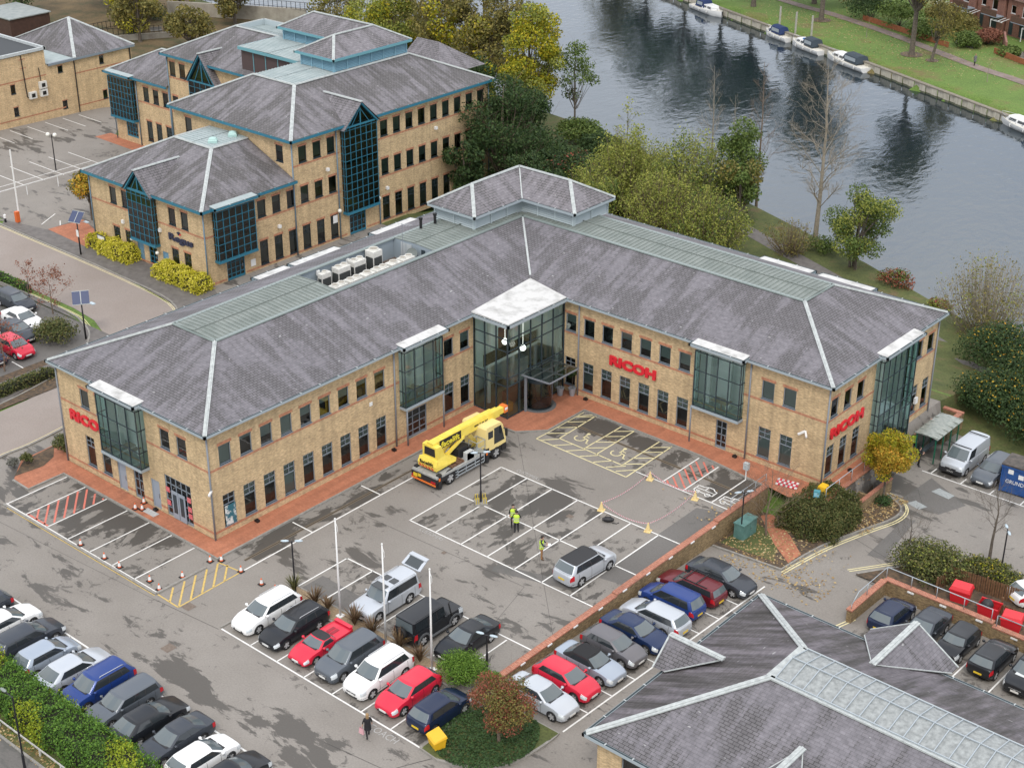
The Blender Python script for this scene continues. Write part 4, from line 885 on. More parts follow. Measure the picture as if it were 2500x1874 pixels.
# plant in the roof well: things standing on the well floor
def fan_unit(nm, lab, x, y, lx, ly, h, fans, grp='air conditioning units in the roof well', z=9.35):
    t = thing(nm, lab, 'air conditioner', (x,y,z), 0, grp)
    b = MB(); b.box(-lx/2,-ly/2,.1,lx/2,ly/2,h); b.box(-lx/2+.06,-ly/2+.1,0,lx/2-.06,-ly/2+.2,.1); b.box(-lx/2+.06,ly/2-.2,0,lx/2-.06,ly/2-.1,.1); b.build('casing', WHITEM, t)
    g_ = MB()
    for sx in (-1,1): g_.poly([(sx*(lx/2+.004),-ly/2+.06,.2),(sx*(lx/2+.004),ly/2-.06,.2),(sx*(lx/2+.004),ly/2-.06,h*.72),(sx*(lx/2+.004),-ly/2+.06,h*.72)])
    for sy in (-1,1): g_.poly([(-lx/2+.06,sy*(ly/2+.004),.2),(lx/2-.06,sy*(ly/2+.004),.2),(lx/2-.06,sy*(ly/2+.004),h*.72),(-lx/2+.06,sy*(ly/2+.004),h*.72)])
    g_.build('coil_grille', M('dark_coil', (.05,.055,.055), .6) if 'dark_coil' not in bpy.data.materials else bpy.data.materials['dark_coil'], t)
    for k in range(fans):
        yy = ly*((k+.5)/fans-.5); r = min(lx, ly/fans)*.42
        f = MB(); f.lathe([(r,0),(r,.14),(r*.9,.14),(r*.88,.05)], 16, (0,yy,h)); f.build('fan_cowl', WHITEM, t, smooth=True)
        f = MB(); f.lathe([(r*.88,.1),(r*.3,.12),(0,.12)], 16, (0,yy,h)); f.build('fan_guard', mottled('wire_guard', (.22,.20,.16), (.36,.33,.28), 20) if 'wire_guard' not in bpy.data.materials else bpy.data.materials['wire_guard'], t)
    return t
fan_unit('air_conditioner', 'tall white twin-fan unit, nearer one by the well lining', -10.0, 22.0, .8, 1.3, 1.45, 2)
fan_unit('air_conditioner', 'tall white twin-fan unit behind the other tall twin', -10.05, 23.75, .8, 1.3, 1.45, 2)
fan_unit('air_conditioner', 'squarish tall white unit with single roof fan and dark sides', -10.0, 25.6, .95, 1.0, 1.75, 1)
fan_unit('air_conditioner', 'narrow white cabinet unit with dark grille at the well corner', -10.1, 20.3, .5, 1.0, 1.4, 1)
for y, n_, lb in ((19.5,2,'low white twin-fan unit at the nearest end of the row'),(21.1,2,'low white twin-fan unit second along the row'),(22.6,1,'low white single-fan unit midway along the row'),(24.0,2,'low white twin-fan unit fourth along the row'),(25.5,1,'low white single-fan unit near the dish'),(26.9,2,'low white twin-fan unit at the far end by the doors')):
    fan_unit('air_conditioner', lb+' under the slate edge', -7.7, y, .8, 1.35 if n_ == 2 else 1.1, 1.3, n_)
for y in (20.1,23.3): b = MB(); b.box(-10.69,y-.14,10.45,-10.5,y+.14,10.85); single('bulkhead_light', b, WHITEP, 'white box light on the pale blue well wall, %s' % ('above the narrow cabinet unit' if y < 21 else 'behind the tall twin-fan units'), 'light', 'bulkhead lights in the roof well')
t = thing('satellite_dish', 'grey satellite dish on a stand at the far end of the roof well', 'dish', (-8.3,28.2,9.35)); b = MB(); b.tube([(0,0,0),(0,0,1.1)], .04, 6); b.build('mast', PIPE, t)
b = MB(); b.lathe([(0,.0),(.25,.03),(.45,.14)], 16); ds = b.build('reflector', M('dish_grey', (.16,.18,.17), .5), t, smooth=True); ds.location = (.15,-.1,1.15); ds.rotation_euler = (radians(60),0,radians(35))
t = thing('roof_aerial', 'thin aerial mast with short rungs rising from the roof well', 'aerial', (-9.0,27.9,9.35)); b = MB(); b.tube([(0,0,0),(0,0,3.6)], .025, 5); b.build('mast', PIPE, t); b = MB(); b.tube([(-.5,0,3.4),(.5,.5,3.45)], .02, 4)
for k in range(6): b.tube([(-.5+.2*k,-.15+.1*k-.12,3.4),(-.5+.2*k,-.15+.1*k+.3,3.42)], .012, 3)
b.build('antenna', CHROME, t)
for i, (x, y, lb) in enumerate(((-10.5,31.6,'black flue pipe on the metal deck, farther from the slate hip'),(-10.3,33.1,'black flue pipe on the metal deck close to the louvred plant room'))):
    b = MB(); b.tube([(x,y,11.0),(x,y,11.9)], .12, 10); b.lathe([(.17,0),(.17,.18),(0,.22)], 10, (x,y,11.85)); single('flue', b, BLACK, lb, 'flue', 'flues on the roof deck', smooth=True, auto=40)
# ------------------------------------------------------------------ three-storey office with teal trim
GB = -.8
R2 = thing('office_building', 'three-storey buff brick office with teal-blue glazed gables, blue louvred rooftop and navy name sign', 'building', (-45,45,GB))
ws = MB(); bd = MB(); WW = 1.06
def facade(o, u, L, z0, z1, wins, extra=(), m=0):
    ops = [(a,a+WW,z,z+h) for a, z, h, k in wins]
    wall(ws, o, u, L, z0, z1, ops+list(extra), m)
    for i, (a, z, h, k) in enumerate(wins):
        window(R2, o, u, a, z, WW, h, k, FRAMED, (.9, .9, .6, None, .9, .4, .9)[(i*5) % 7], BLINDD); band(bd, o, u, a-.08, a+WW+.08, z+h, z+h+.22)
up2 = lambda xs: [(a, 4.5, 1.7, 'plain') for a in xs]; lo2 = lambda xs: [(a, -.35, 2.45, 'grid') for a in xs]; up3 = lambda xs: [(a, 8.6, 1.65, 'plain') for a in xs]
FX, FY, RX = -53.8, 29.07, -36.2
c = lambda xs, o: [x-o for x in xs]
fr = [-50.65,-48.75,-41.45,-39.58]
facade((FX,FY), XU, RX-FX, -1, 7, up2(c(fr,FX))+lo2(c(fr,FX)), [(c_[0]-FX,c_[1]-FX,-.75,1.35) for c_ in ((-46.9,-45.9),(-45.1,-43.8),(-42.95,-42.05))])
rs = [35.6,37.48,39.37]; rm = [41.2,43.1,44.97]; rr_ = [52.4+1.855*k for k in range(9)]
facade((RX,FY), YU, 11.33, -1, 7, up2(c(rs,FY))+lo2(c(rs,FY)), [(31.4-FY,33.6-FY,-.7,1.55)])
facade((RX,40.4), YU, 28.7, -1, 11, up2(c(rm+rr_,40.4))+lo2(c(rm+rr_,40.4))+up3(c(rm+rr_,40.4)), [(47.6-40.4,49.9-40.4,-.7,1.8)])
facade((-54.2,40.4), XU, 18, 6, 11, up3([1.7,15.6]))
wall(ws, (FX,40.4), (0,-1), 11.33, -1, 7); wall(ws, (-54.2,53), (0,-1), 12.6, -1, 11)
facade((-71.5,53), XU, 17.3, -1.5, 11, up3([.35,2.13])+up2([.4,13.2])+lo2([.4]), [(4.6,9.6,6.9,9.2)])
facade((-82.6,53), XU, 11.1, -1.5, 7, up2([5.9,7.75,9.6])+lo2([6.0,7.8,9.7]), [(1.9,4.1,-.6,1.25)])
wall(ws, (-82.6,62), (0,-1), 9, -2, 7); wall(ws, (-71.5,62), (0,-1), 9, -2, 11); wall(ws, (RX,69.1), (-1,0), 35.3, -2.6, 11)
for o, u, L, z in (((FX,FY),XU,17.6,4.2),((RX,FY),YU,11.3,4.2),((RX,40.4),YU,6.2,4.2),((RX,51.4),YU,17.7,4.2),((RX,40.4),YU,6.2,8.3),((RX,51.4),YU,17.7,8.3),((-82.6,53),XU,28,4.2),((-71.5,53),XU,3.8,8.3),((FX,FY),XU,17.6,-.55),((RX,FY),YU,2.2,-.55),((RX,33.7),YU,13.5,-.55),((RX,50),YU,19,-.55)):
    band(bd, o, u, .02, L, z, z+.18)
for i in range(len(bd.f)): ws.poly([bd.v[k] for k in bd.f[i]], 1)
ws.build('wall', [BRICK, BAND], R2, world=True)
# roofs
def quad_roof(name, faces, mat=SLATE2):
    q = MB()
    for f in faces: q.poly(f)
    return q.build(name, mat, R2, world=True)
caps = MB(); gt = MB()
z1_, z2_ = 7.15, 10.05
e = lambda x, y: (x,y,z1_); d_ = lambda x, y: (x,y,z2_)
x0, x1, y0, yb = -54.2, -35.75, 28.6, 40.3; a0, a1, b0 = -48.3, -42.6, 35.75
r1 = quad_roof('roof', [[e(x0,y0),e(x1,y0),d_(a1,b0),d_(a0,b0)], [e(x1,y0),e(x1,yb),d_(a1,yb),d_(a1,b0)], [e(x0,yb),e(x0,y0),d_(a0,b0),d_(a0,yb)]])
for p, q in (((x0,y0,z1_),(a0,b0,z2_)),((x1,y0,z1_),(a1,b0,z2_)),((a0,b0,z2_),(a1,b0,z2_)),((a1,b0,z2_),(a1,yb,z2_)),((a0,b0,z2_),(a0,yb,z2_))): cap_run(caps, Vector(p)+Vector((0,0,.04)), Vector(q)+Vector((0,0,.04)), .36)
gutter_run(gt, [(x0-.08,yb),(x0-.08,y0-.08),(x1+.08,y0-.08),(x1+.08,yb)], False, z1_+.03, .16, .26)
dk = MB(); deck_panel(dk, a0,b0,a1,yb,z2_+.02,'y',.42,.08); dk.mark()
E_, T_ = 11.2, 14.05
mx0, mx1, my0, wyi, my1, wx0 = -54.6, -35.75, 39.95, 52.5, 69.5, -71.9
kx0, kx1, ky0, kyi, ky1 = -48.7, -42.45, 46.7, 58.9, 63.2
e = lambda x, y: (x,y,E_); d_ = lambda x, y: (x,y,T_)
quad_roof('roof', [[e(mx0,my0),e(mx1,my0),d_(kx1,ky0),d_(kx0,ky0)], [e(mx1,my0),e(mx1,my1),d_(kx1,ky1),d_(kx1,ky0)], [e(mx0,wyi),e(mx0,my0),d_(kx0,ky0),d_(kx0,kyi)],
    [e(wx0,wyi),e(mx0,wyi),d_(kx0,kyi),d_(wx0+6,kyi)], [e(wx0,my1),e(wx0,wyi),d_(wx0+6,kyi),d_(wx0+6,ky1)], [e(mx1,my1),e(wx0,my1),d_(wx0+6,ky1),d_(kx1,ky1)]])
for p, q in (((mx0,my0,E_),(kx0,ky0,T_)),((mx1,my0,E_),(kx1,ky0,T_)),((kx0,ky0,T_),(kx1,ky0,T_)),((kx1,ky0,T_),(kx1,ky1,T_)),((kx1,ky1,T_),(mx1,my1,E_)),((wx0,wyi,E_),(wx0+6,kyi,T_)),((wx0+6,kyi,T_),(wx0+6,ky1,T_)),((wx0+6,ky1,T_),(wx0,my1,E_)),((wx0+6,kyi,T_),(-58.5,kyi,T_)),((wx0+6,ky1,T_),(-58,ky1,T_))):
    cap_run(caps, Vector(p)+Vector((0,0,.04)), Vector(q)+Vector((0,0,.04)), .36)
gutter_run(gt, [(mx0-.08,wyi-.08),(mx0-.08,my0-.08),(mx1+.08,my0-.08),(mx1+.08,my1+.08)], False, E_+.03, .16, .26); gutter_run(gt, [(wx0-.08,my1),(wx0-.08,wyi-.08),(mx0-.08,wyi-.08)], False, E_+.03, .16, .26)
deck_panel(dk, kx0,ky0,kx1,ky1,T_+.02,'y',.42,.08); dk.mark()
deck_panel(dk, -65.9,kyi,kx0,ky1,T_-.5,'x',.42,.05); dk.mark()
bx = MB(); deck_panel(bx, -58.5,53.0,kx0,kyi,T_+.06,'y',.42,.06); bx.bar((-58.5,52.95,T_-.1),(kx0,52.95,T_-.1),.12,.3,1); bx.bar((-58.55,53,T_-.1),(-58.55,kyi,T_-.1),.12,.3,1); bx.poly([(-58.4,53.3,11),(kx0-.4,53.3,11),(kx0-.4,53.3,T_-.1),(-58.4,53.3,T_-.1)],2); bx.poly([(-58.3,57,11),(-58.3,53.3,11),(-58.3,53.3,T_-.1),(-58.3,57,T_-.1)],2)
for k in range(1,5): bx.bar((-58.4+2*k,53.28,11),(-58.4+2*k,53.28,T_-.1),.08,.08,1)
bx.build('link_roof', [DECKB, TEALP, M('dark_infill', (.07,.045,.045), .7)], R2, world=True)
w2 = MB()
for p, q in (((-65.5,kyi+.3),(-49.2,kyi+.3)),((-49.2,kyi+.3),(-49.2,ky1-.3)),((-49.2,ky1-.3),(-65.5,ky1-.3)),((-65.5,ky1-.3),(-65.5,kyi+.3))): w2.poly([(*p,12.6),(*q,12.6),(*q,T_+.15),(*p,T_+.15)])
w2.build('roof_well', LOUV, R2, world=True)
# end block roof
z1_ = 7.2; ex0, ex1, ey0, ey1 = -83.1, -71.5, 52.5, 62.4
quad_roof('roof', [[(ex0,ey0,z1_),(ex1,ey0,z1_),(ex1,57.4,9.6),(-78.2,57.4,9.6)], [(ex0,ey1,z1_),(ex0,ey0,z1_),(-78.2,57.4,9.6)], [(ex1,ey1,z1_),(ex0,ey1,z1_),(-78.2,57.4,9.6),(ex1,57.4,9.6)]])
for p, q in (((ex0,ey0,z1_),(-78.2,57.4,9.6)),((ex0,ey1,z1_),(-78.2,57.4,9.6)),((-78.2,57.4,9.6),(ex1,57.4,9.6))): cap_run(caps, Vector(p)+Vector((0,0,.04)), Vector(q)+Vector((0,0,.04)), .34)
gutter_run(gt, [(ex0-.08,ey1),(ex0-.08,ey0-.08),(ex1,ey0-.08)], False, z1_+.03, .16, .26)
quad_roof('roof', [[(-48,66.5,11),(-41.2,66.5,11),(-44.6,70.3,13.6),(-48,70.3,13.6)], [(-41.2,66.5,11),(-41.0,74,11),(-44.6,70.3,13.6)], [(-41,74,11),(-48,74,11),(-48,70.3,13.6),(-44.6,70.3,13.6)]], SLATE3)
dk.parts('roof_deck', DECKB, R2, True)
gt.build('gutter', [TEAL, GUTIN, TEALP], R2, world=True)
# roof plant room with blue louvres
lv = MB(); q0, q1, s0, si, s1, se = -47.75,-42.85,52.6,58.4,63.2,-57
for a, b, n in (((q0,s0),(q1,s0),(0,-1)),((q1,s0),(q1,s1),(1,0)),((q1,s1),(se,s1),(0,1)),((se,s1),(se,si),(-1,0)),((se,si),(q0,si),(0,-1)),((q0,si),(q0,s0),(-1,0))): louvre_wall(lv, a, b, 14.0, 15.4, n, 9)
pr = lv.build('plant_room', [LOUVB, M('blue_louvre_gap_shade', (.07,.14,.19), .7)], R2, world=True)
rf = MB(); cp = MB()
rf2 = MB(); cp2 = MB(); ol = hip_L(rf2, cp2, -q1, -q0, s0, si, s1, -se, 15.5, 17.1)     # mirrored L
def mirror(mb): mb.v = [(-x,y,z) for x,y,z in mb.v]; mb.f = [tuple(reversed(f)) for f in mb.f]
mirror(rf2); mirror(cp2); rf2.poly([(-p[0],p[1],15.48) for p in ol])
rf2.build('plant_room_roof', SLATE3, pr, world=True); cp2.parts('hip_capping', LEAD, pr, True)
g3 = MB(); gutter_run(g3, [(-p[0],p[1]) for p in ol], True, 15.55, .16, .24); g3.build('gutter', [TEALP, TEAL, TEALP], pr, world=True)
# glazed gables and boxes
def gable_bay(o, u, L, d, z0, ze, za, back, vdiv=5, name='glazed_gable'):
    nx, ny = u[1], -u[0]; P = lambda a, k, z: (o[0]+u[0]*a+nx*k, o[1]+u[1]*a+ny*k, z)
    hs = [z0+.05]; z = z0
    while z < ze-.3: z += .78; hs.append(min(z, ze))
    fr = bay(R2, o, u, L, d, z0, ze, vdiv, hs, GLASSD, TEAL, None, TEAL, name, None, False, 2, .048)
    q = MB(); q.bar(P(L/2,d,ze),P(L/2,d,za-.5),.1,.1)
    for s in (0, L): q.bar(P(s,d+.05,ze-.1),P(L/2,d+.05,za),.14,.4,0,(nx,ny,0)); q.bar(P(L/2+(s-L/2)*.55,d,ze),P(L/2,d,ze+(za-ze)*.75),.06,.06,0,(nx,ny,0))
    q.bar(P(0,d,ze),P(L,d,ze),.12,.16); q.build('gable_frame', TEAL, fr, world=True)
    q = MB(); q.poly([P(0,d-.03,ze),P(L,d-.03,ze),P(L/2,d-.03,za-.05)]); q.build('glass', GLASSD, fr, world=True)
    b = MB(); b.poly([P(0,-.5,z0),P(L,-.5,z0),P(L,-.5,ze),P(0,-.5,ze)]); b.poly([P(0,-.5,ze),P(L,-.5,ze),P(L/2,-.5,za-.1)])
    for k in range(2): b.poly([P(0,-.5,ze-3.6*k-.2),P(L,-.5,ze-3.6*k-.2),P(L,d-.1,ze-3.6*k-.2),P(0,d-.1,ze-3.6*k-.2)])
    b.build('interior', ROOM, fr, world=True)
    r = MB(); A = P(L/2,d+.35,za+.12); B = P(L/2,-back,za+.12)
    for s in (0, L):
        c = P(s+(-.35 if s == 0 else .35),d+.35,ze-.15); v = P(s+(-.35 if s == 0 else .35),-.4,ze-.15)
        r.poly([c, A, B, v] if s == 0 else [A, c, v, B])
    r.build('gable_roof', SLATE3, fr, world=True)
    k = MB(); cap_run(k, Vector(A)+Vector((0,0,.03)), Vector(B)+Vector((0,0,.03)), .36)
    v = P(-.35,-.4,ze-.1); k.bar(Vector(v),Vector(B),.1,.06); v = P(L+.35,-.4,ze-.1); k.bar(Vector(v),Vector(B),.1,.06); k.build('ridge_capping', LEAD, fr, world=True)
    return fr
gable_bay((-46.95,FY), XU, 3.75, .6, 1.95, 7.05, 9.1, 4.6)
gable_bay((RX,46.8), YU, 4.5, .65, 2.0, 10.9, 13.1, 4.6, 6)
gable_bay((-66.9,53), XU, 5.0, .7, 4.4, 9.0, 12.3, 8.5)
lb = bay(R2, (RX,30.1), YU, 4.65, .65, 1.8, 6.75, 6, [1.85+.8*k for k in range(6)]+[6.7], GLASSD, TEAL, DECKB, TEAL, 'glazed_box', 7.25, False, 2, .055)
b = MB(); b.poly([(RX-.4,30.1,1.8),(RX-.4,34.75,1.8),(RX-.4,34.75,6.7),(RX-.4,30.1,6.7)]); b.build('interior', ROOM, lb, world=True)
lb = bay(R2, (-82.6,53), XU, 4.4, .7, 1.8, 6.7, 7, [1.85+.8*k for k in range(6)]+[6.65], GLASSD, TEAL, DECKB, TEAL, 'glazed_box', 7.3, False, 2, .055)
b = MB(); b.poly([(-82.6,53.4,1.8),(-78.2,53.4,1.8),(-78.2,53.4,6.7),(-82.6,53.4,6.7)]); b.build('interior', ROOM, lb, world=True)
door(R2, (FX,FY), XU, -46.9-FX, -.75, 1.0, 2.1, DOORB); door(R2, (FX,FY), XU, -45.1-FX, -.75, 1.3, 2.1, TEAL, glazed=True, cols=2, rows=4); door(R2, (FX,FY), XU, -42.95-FX, -.75, .9, 2.1, DOORB)
door(R2, (RX,FY), YU, 31.4-FY, -.7, 2.2, 2.25, TEAL, glazed=True, cols=4, rows=4); door(R2, (RX,40.4), YU, 7.2, -.7, 2.3, 2.5, TEAL, glazed=True, cols=4, rows=4); door(R2, (-82.6,53), XU, 1.9, -.6, 2.2, 1.85, TEAL, glazed=True, cols=4, rows=3)
dp = MB()
for x, y, a, b in ((RX+.07,FY-.07,GB,7),(FX,FY-.08,GB,7),(RX+.08,40.3,GB,11),(RX+.08,46.2,GB,11),(RX+.08,51.9,GB,2),(RX+.08,69,GB,11),(-77.9,52.9,-1.3,7),(-71.6,52.9,-1.3,7),(-71.4,52.9,-1.3,11),(-82.7,52.9,-1.3,7)): downpipe(dp, x, y, a, b, .065)
dp.parts('downpipe', M('blue_grey_pipe', (.13,.20,.26), .5), R2, True, True)
caps.parts('hip_capping', LEAD, r1, True)
sk = MB()
for x, y in ((-44,37.1),(-44.1,39.7)): sk.lathe([(.62,0),(.62,.25),(.5,.32),(.46,.42),(0,.55)], 4, (x,y,10.1)); sk.mark()
sk.parts('rooflight', M('pale_green_rooflight', (.38,.55,.52), .4), R2, True)
sg = sign(R2, 'Regus', (FX,FY), XU, -41.55-FX, 2.75, 3.6, .9, SIGNNAVY, .03)
q = MB()
for a in (.2,.9,1.6): q.bar((1.5,-.05,.98),(1.5+.32*cos(a+.8),-.05,.98+.32*sin(a+.8)),.06,.1)
q.build('emblem', SIGNNAVY, sg); q = MB(); q.bar((1.72,-.1,1.0),(1.86,-.1,1.12),.05,.14); q.build('emblem', SIGNRED, sg)
q = MB()
for x, z in ((-47.3,1.55),(-43.4,1.1)): q.lathe([(0,-.2),(.14,-.14),(.2,0),(.14,.14),(0,.2)], 10, (x,FY-.3,z)); q.mark()
for y, z in ((46.0,2.45),(51.6,2.3)): q.lathe([(0,-.22),(.16,-.16),(.22,0),(.16,.16),(0,.22)], 10, (RX+.3,y,z)); q.mark()
q.parts('globe_light', M('white_globe', (.75,.74,.68), .3), R2, True, True)
q = MB()
for o in ((FX+5.0,FY-.1,2.9),(FX+10.9,FY-.1,3.5)): q.box(o[0]-.15,o[1]-.1,o[2]-.15,o[0]+.15,o[1]+.1,o[2]+.2); q.mark()
for y, z in ((44.8,7.1),(38.1,3.0),(60.5,7.7),(53,3.0)): q.box(RX+.02,y-.15,z-.15,RX+.3,y+.15,z+.15); q.mark()
q.box(RX+.01,45.3,1.2,RX+.05,45.9,2.0); q.mark(); q.box(RX+.01,34.3,-.1,RX+.05,34.9,.6); q.mark()
q.parts('wall_fitting', WHITEP, R2, True)

# ------------------------------------------------------------------ low brick building beyond the rear car park
TX = -95.5
R3 = thing('brick_building', 'plain buff brick building with flat roof and one slate hip, small square windows', 'building', (-102,52,-1.3))
ws = MB(); tw = [(46.7,1.6,.75),(47.1,.1-.3,.8),(47.0,3.0,1.15),(53.9,4.2,.85),(54.1,-.4,.9),(60.3,4.1,.8),(60.3,-.4,.9)]
tw = [(46.95,2.95,.7,1.15),(47.0,.15,.7,1.1),(53.95,4.25,.75,.85),(54.05,-.45,.75,1.05),(60.25,4.15,.7,1.05),(60.25,-.45,.7,1.1)]
wall(ws, (TX,30), YU, 22.3, -2, 7.6, [(y-30,y-30+w_,z,z+h) for y,z,w_,h in tw[:2]]); wall(ws, (TX,52.3), YU, 13.0, -2, 5.6, [(y-52.3,y-52.3+w_,z,z+h) for y,z,w_,h in tw[2:]])
wall(ws, (-130,30), XU, 34.5, -2, 7.6); wall(ws, (TX,52.3), (-1,0), 10, 5, 7.6); wall(ws, (TX,65.3), (-1,0), 14, -2, 5.6)
for i, (y,z,w_,h) in enumerate(tw): window(R3, (TX,30), YU, y-30, z, w_, h, 'plain', FRAMED)
bd = MB()
for z in (4.35,-.35): band(bd, (TX,30), YU, .1, 22.2 if z > 1 else 24.5, z, z+.16)
for y,z,w_,h in tw: band(bd, (TX,30), YU, y-30-.06, y-30+w_+.06, z+h, z+h+.12)
band(bd, (TX,56.4), YU, 0, 8.8, 3.6, 3.75); band(bd, (TX,56.4), YU, 0, 8.8, -.6, -.45)
for y, z in ((44.9,6.9),(48.6,6.9),(48.6,5.8),(44.9,5.6)): band(bd, (TX,30), YU, y-30, y-30+.9, z, z+.12)
for i in range(len(bd.f)): ws.poly([bd.v[k] for k in bd.f[i]], 1)
ws.build('wall', [BRICKD, BAND], R3, world=True)
rf = MB(); rf.box(-130,30,7.55,TX+.15,52.4,7.62,0); rf.box(TX-.1,30,7.6,TX+.2,52.45,7.95,1); rf.box(-130,52.2,7.6,TX+.2,52.5,7.95,1); rf.box(-104,52.5,5.5,TX+.2,56.5,5.7,2); rf.box(TX,52.5,5.45,TX+.32,65.7,5.75,3)
rf.build('flat_roof', [M('dark_felt', (.05,.055,.06), .85), LEADP, DECKB, FRAME], R3, world=True)
rf = MB(); ap = (-102.4,61,9.0)
q = [(TX+.3,56.4,5.75),(TX+.3,65.7,5.75),(-109.5,65.7,5.75),(-109.5,56.4,5.75)]
for i in range(4): rf.poly([q[i], q[(i+1) % 4], ap])
rr = rf.build('roof', SLATE2, R3, world=True); cp = MB()
for p in q: cap_run(cp, p, ap, .4)
cp.parts('hip_capping', LEAD, rr, True)
ac = MB()
for y, z in ((49.3,1.9),(50.9,2.9),(50.9,1.9)): ac.box(TX+.02,y,z,TX+.4,y+1.0,z+.85,0); ac.box(TX+.4,y+.25,z+.18,TX+.42,y+.75,z+.66,1); ac.mark()
ac.parts('air_conditioner', [WHITEM, BLACK], R3, True)
dp = MB(); dp.tube([(TX+.08,48.9,7.5),(TX+.08,49.1,2.2),(TX+.08,49.4,2.0)], .06, 6); dp.mark(); dp.tube([(TX+.08,51.2,5.5),(TX+.08,51.3,3.8)], .05, 6); dp.mark(); dp.tube([(TX+.08,56.4,5.6),(TX+.08,56.4,-1.4)], .07, 6); dp.mark(); dp.tube([(TX+.08,65,5.6),(TX+.08,65,-1.5)], .09, 6); dp.mark()
dp.parts('downpipe', BLACK, R3, True)
t = thing('hut', 'dark timber hut with pale flat roof among trees', 'hut', (-138,76,-2.3)); b = MB(); b.box(-8,-2.5,0,1,4.5,3.2); b.build('wall', mottled('dark_boarding', (.05,.025,.018), (.08,.04,.028), 2), t); b = MB(); b.box(-8.2,-2.7,3.2,1.2,4.7,3.35); b.build('roof', mottled('pale_felt', (.22,.25,.25), (.32,.34,.33), 1), t)
t = thing('pergola', 'white tubular frame standing between two brick buildings', 'frame', (-88.5,66,-2)); b = MB()
for x in (0,4): b.tube([(x,0,0),(x,0,4.6)], .16, 6)
b.tube([(-.2,0,4.6),(4.4,0,4.6)], .16, 6); b.tube([(0,0,3.1),(4,0,3.1)], .08, 6); b.tube([(2,0,3.1),(2,0,4.6)], .07, 6); b.build('frame', WHITEP, t, smooth=True)

# ------------------------------------------------------------------ slate-roofed building at the bottom right, glazed ridge
R4 = thing('office_building', 'low slate-roofed building with long glazed ridge and gabled dormers beside parked cars', 'building', (45,5,-.6))
bx0, by0, by1, bx1 = 34.65, -3.25, 13.75, 90; ZE4, ZT4 = 4.0, 6.95; gx0, gy0, gy1 = 41.35, 3.75, 7.1
ws = MB(); opw = [(1.6,3.0,1.0,3.3),(5.2,6.6,1.0,3.3),(9,10.4,1.0,3.3)]
wall(ws, (35.1,-2.8), XU, 40, -1.4, 3.95, opw); wall(ws, (35.1,13.3), (0,-1), 16.1, -2.5, 3.95); wall(ws, (75,13.3), (-1,0), 40, -2.5, 3.95)
for a, b, c_, d in opw: window(R4, (35.1,-2.8), XU, a, c_, b-a, d-c_, 'plain', FRAME)
bd = MB()
for a, b, c_, d in opw: band(bd, (35.1,-2.8), XU, a-.1, b+.1, d, d+.25)
for i in range(len(bd.f)): ws.poly([bd.v[k] for k in bd.f[i]], 1)
ws.build('wall', [BRICK, BAND], R4, world=True)
rf = MB(); rf.poly([(bx0,by0,ZE4),(bx1,by0,ZE4),(bx1,gy0,ZT4),(gx0,gy0,ZT4)]); r4 = rf.build('roof', SLATE, R4, world=True)
rf = MB(); rf.poly([(bx0,by1,ZE4),(bx0,by0,ZE4),(gx0,gy0,ZT4),(gx0,gy1,ZT4)]); rf.poly([(bx1,by1,ZE4),(bx0,by1,ZE4),(gx0,gy1,ZT4),(bx1,gy1,ZT4)]); rf.build('roof', SLATED, R4, world=True)
cp = MB(); cap_run(cp, (bx0,by0,ZE4+.05), (gx0,gy0,ZT4+.05), .42); cap_run(cp, (bx0,by1,ZE4+.05), (gx0,gy1,ZT4+.05), .42); cp.bar((gx0,gy0,ZT4+.03),(bx1,gy0,ZT4+.03),.3,.1); cp.bar((gx0,gy1,ZT4+.03),(bx1,gy1,ZT4+.03),.22,.1); cp.bar((gx0,gy0,ZT4+.03),(gx0,gy1,ZT4+.03),.5,.1)
cp.mark(); cp.parts('hip_capping', LEAD, r4, True)
gm = MB(); ym = (gy0+gy1)/2; zg = ZT4+.45; GR = mottled('grimy_roof_glazing', (.20,.212,.21), (.345,.365,.36), 3.4, .45, 'UV', lo=.36, hi=.66)
gm.poly([(gx0+.3,gy0+.1,ZT4+.1),(bx1,gy0+.1,ZT4+.1),(bx1,ym,zg),(gx0+.3,ym,zg)]); gm.poly([(gx0+.3,ym,zg),(bx1,ym,zg),(bx1,gy1-.1,ZT4+.1),(gx0+.3,gy1-.1,ZT4+.1)]); gm.poly([(gx0+.3,gy0+.1,ZT4+.1),(gx0+.3,ym,zg),(gx0+.3,gy1-.1,ZT4+.1)])
G4 = gm.build('ridge_glazing', GR, R4, world=True); gb = MB()
x = gx0+.3
while x < 75: gb.bar((x,gy0+.05,ZT4+.13),(x,ym,zg+.04),.05,.07); gb.bar((x,ym,zg+.04),(x,gy1-.05,ZT4+.13),.05,.07); x += .82
for y, z in ((gy0+.05,ZT4+.13),(ym,zg+.05),(gy1-.05,ZT4+.13)): gb.bar((gx0+.3,y,z),(bx1,y,z),.06,.07)
gb.build('glazing_bar', STEELG, G4, world=True)
gt = MB(); gutter_run(gt, [(bx1,by0-.08),(bx0-.08,by0-.08),(bx0-.08,by1+.08),(bx1,by1+.08)], False, ZE4+.03, .16, .18); gt.build('gutter', [GUTP, GUTIN, LEADP], R4, world=True)
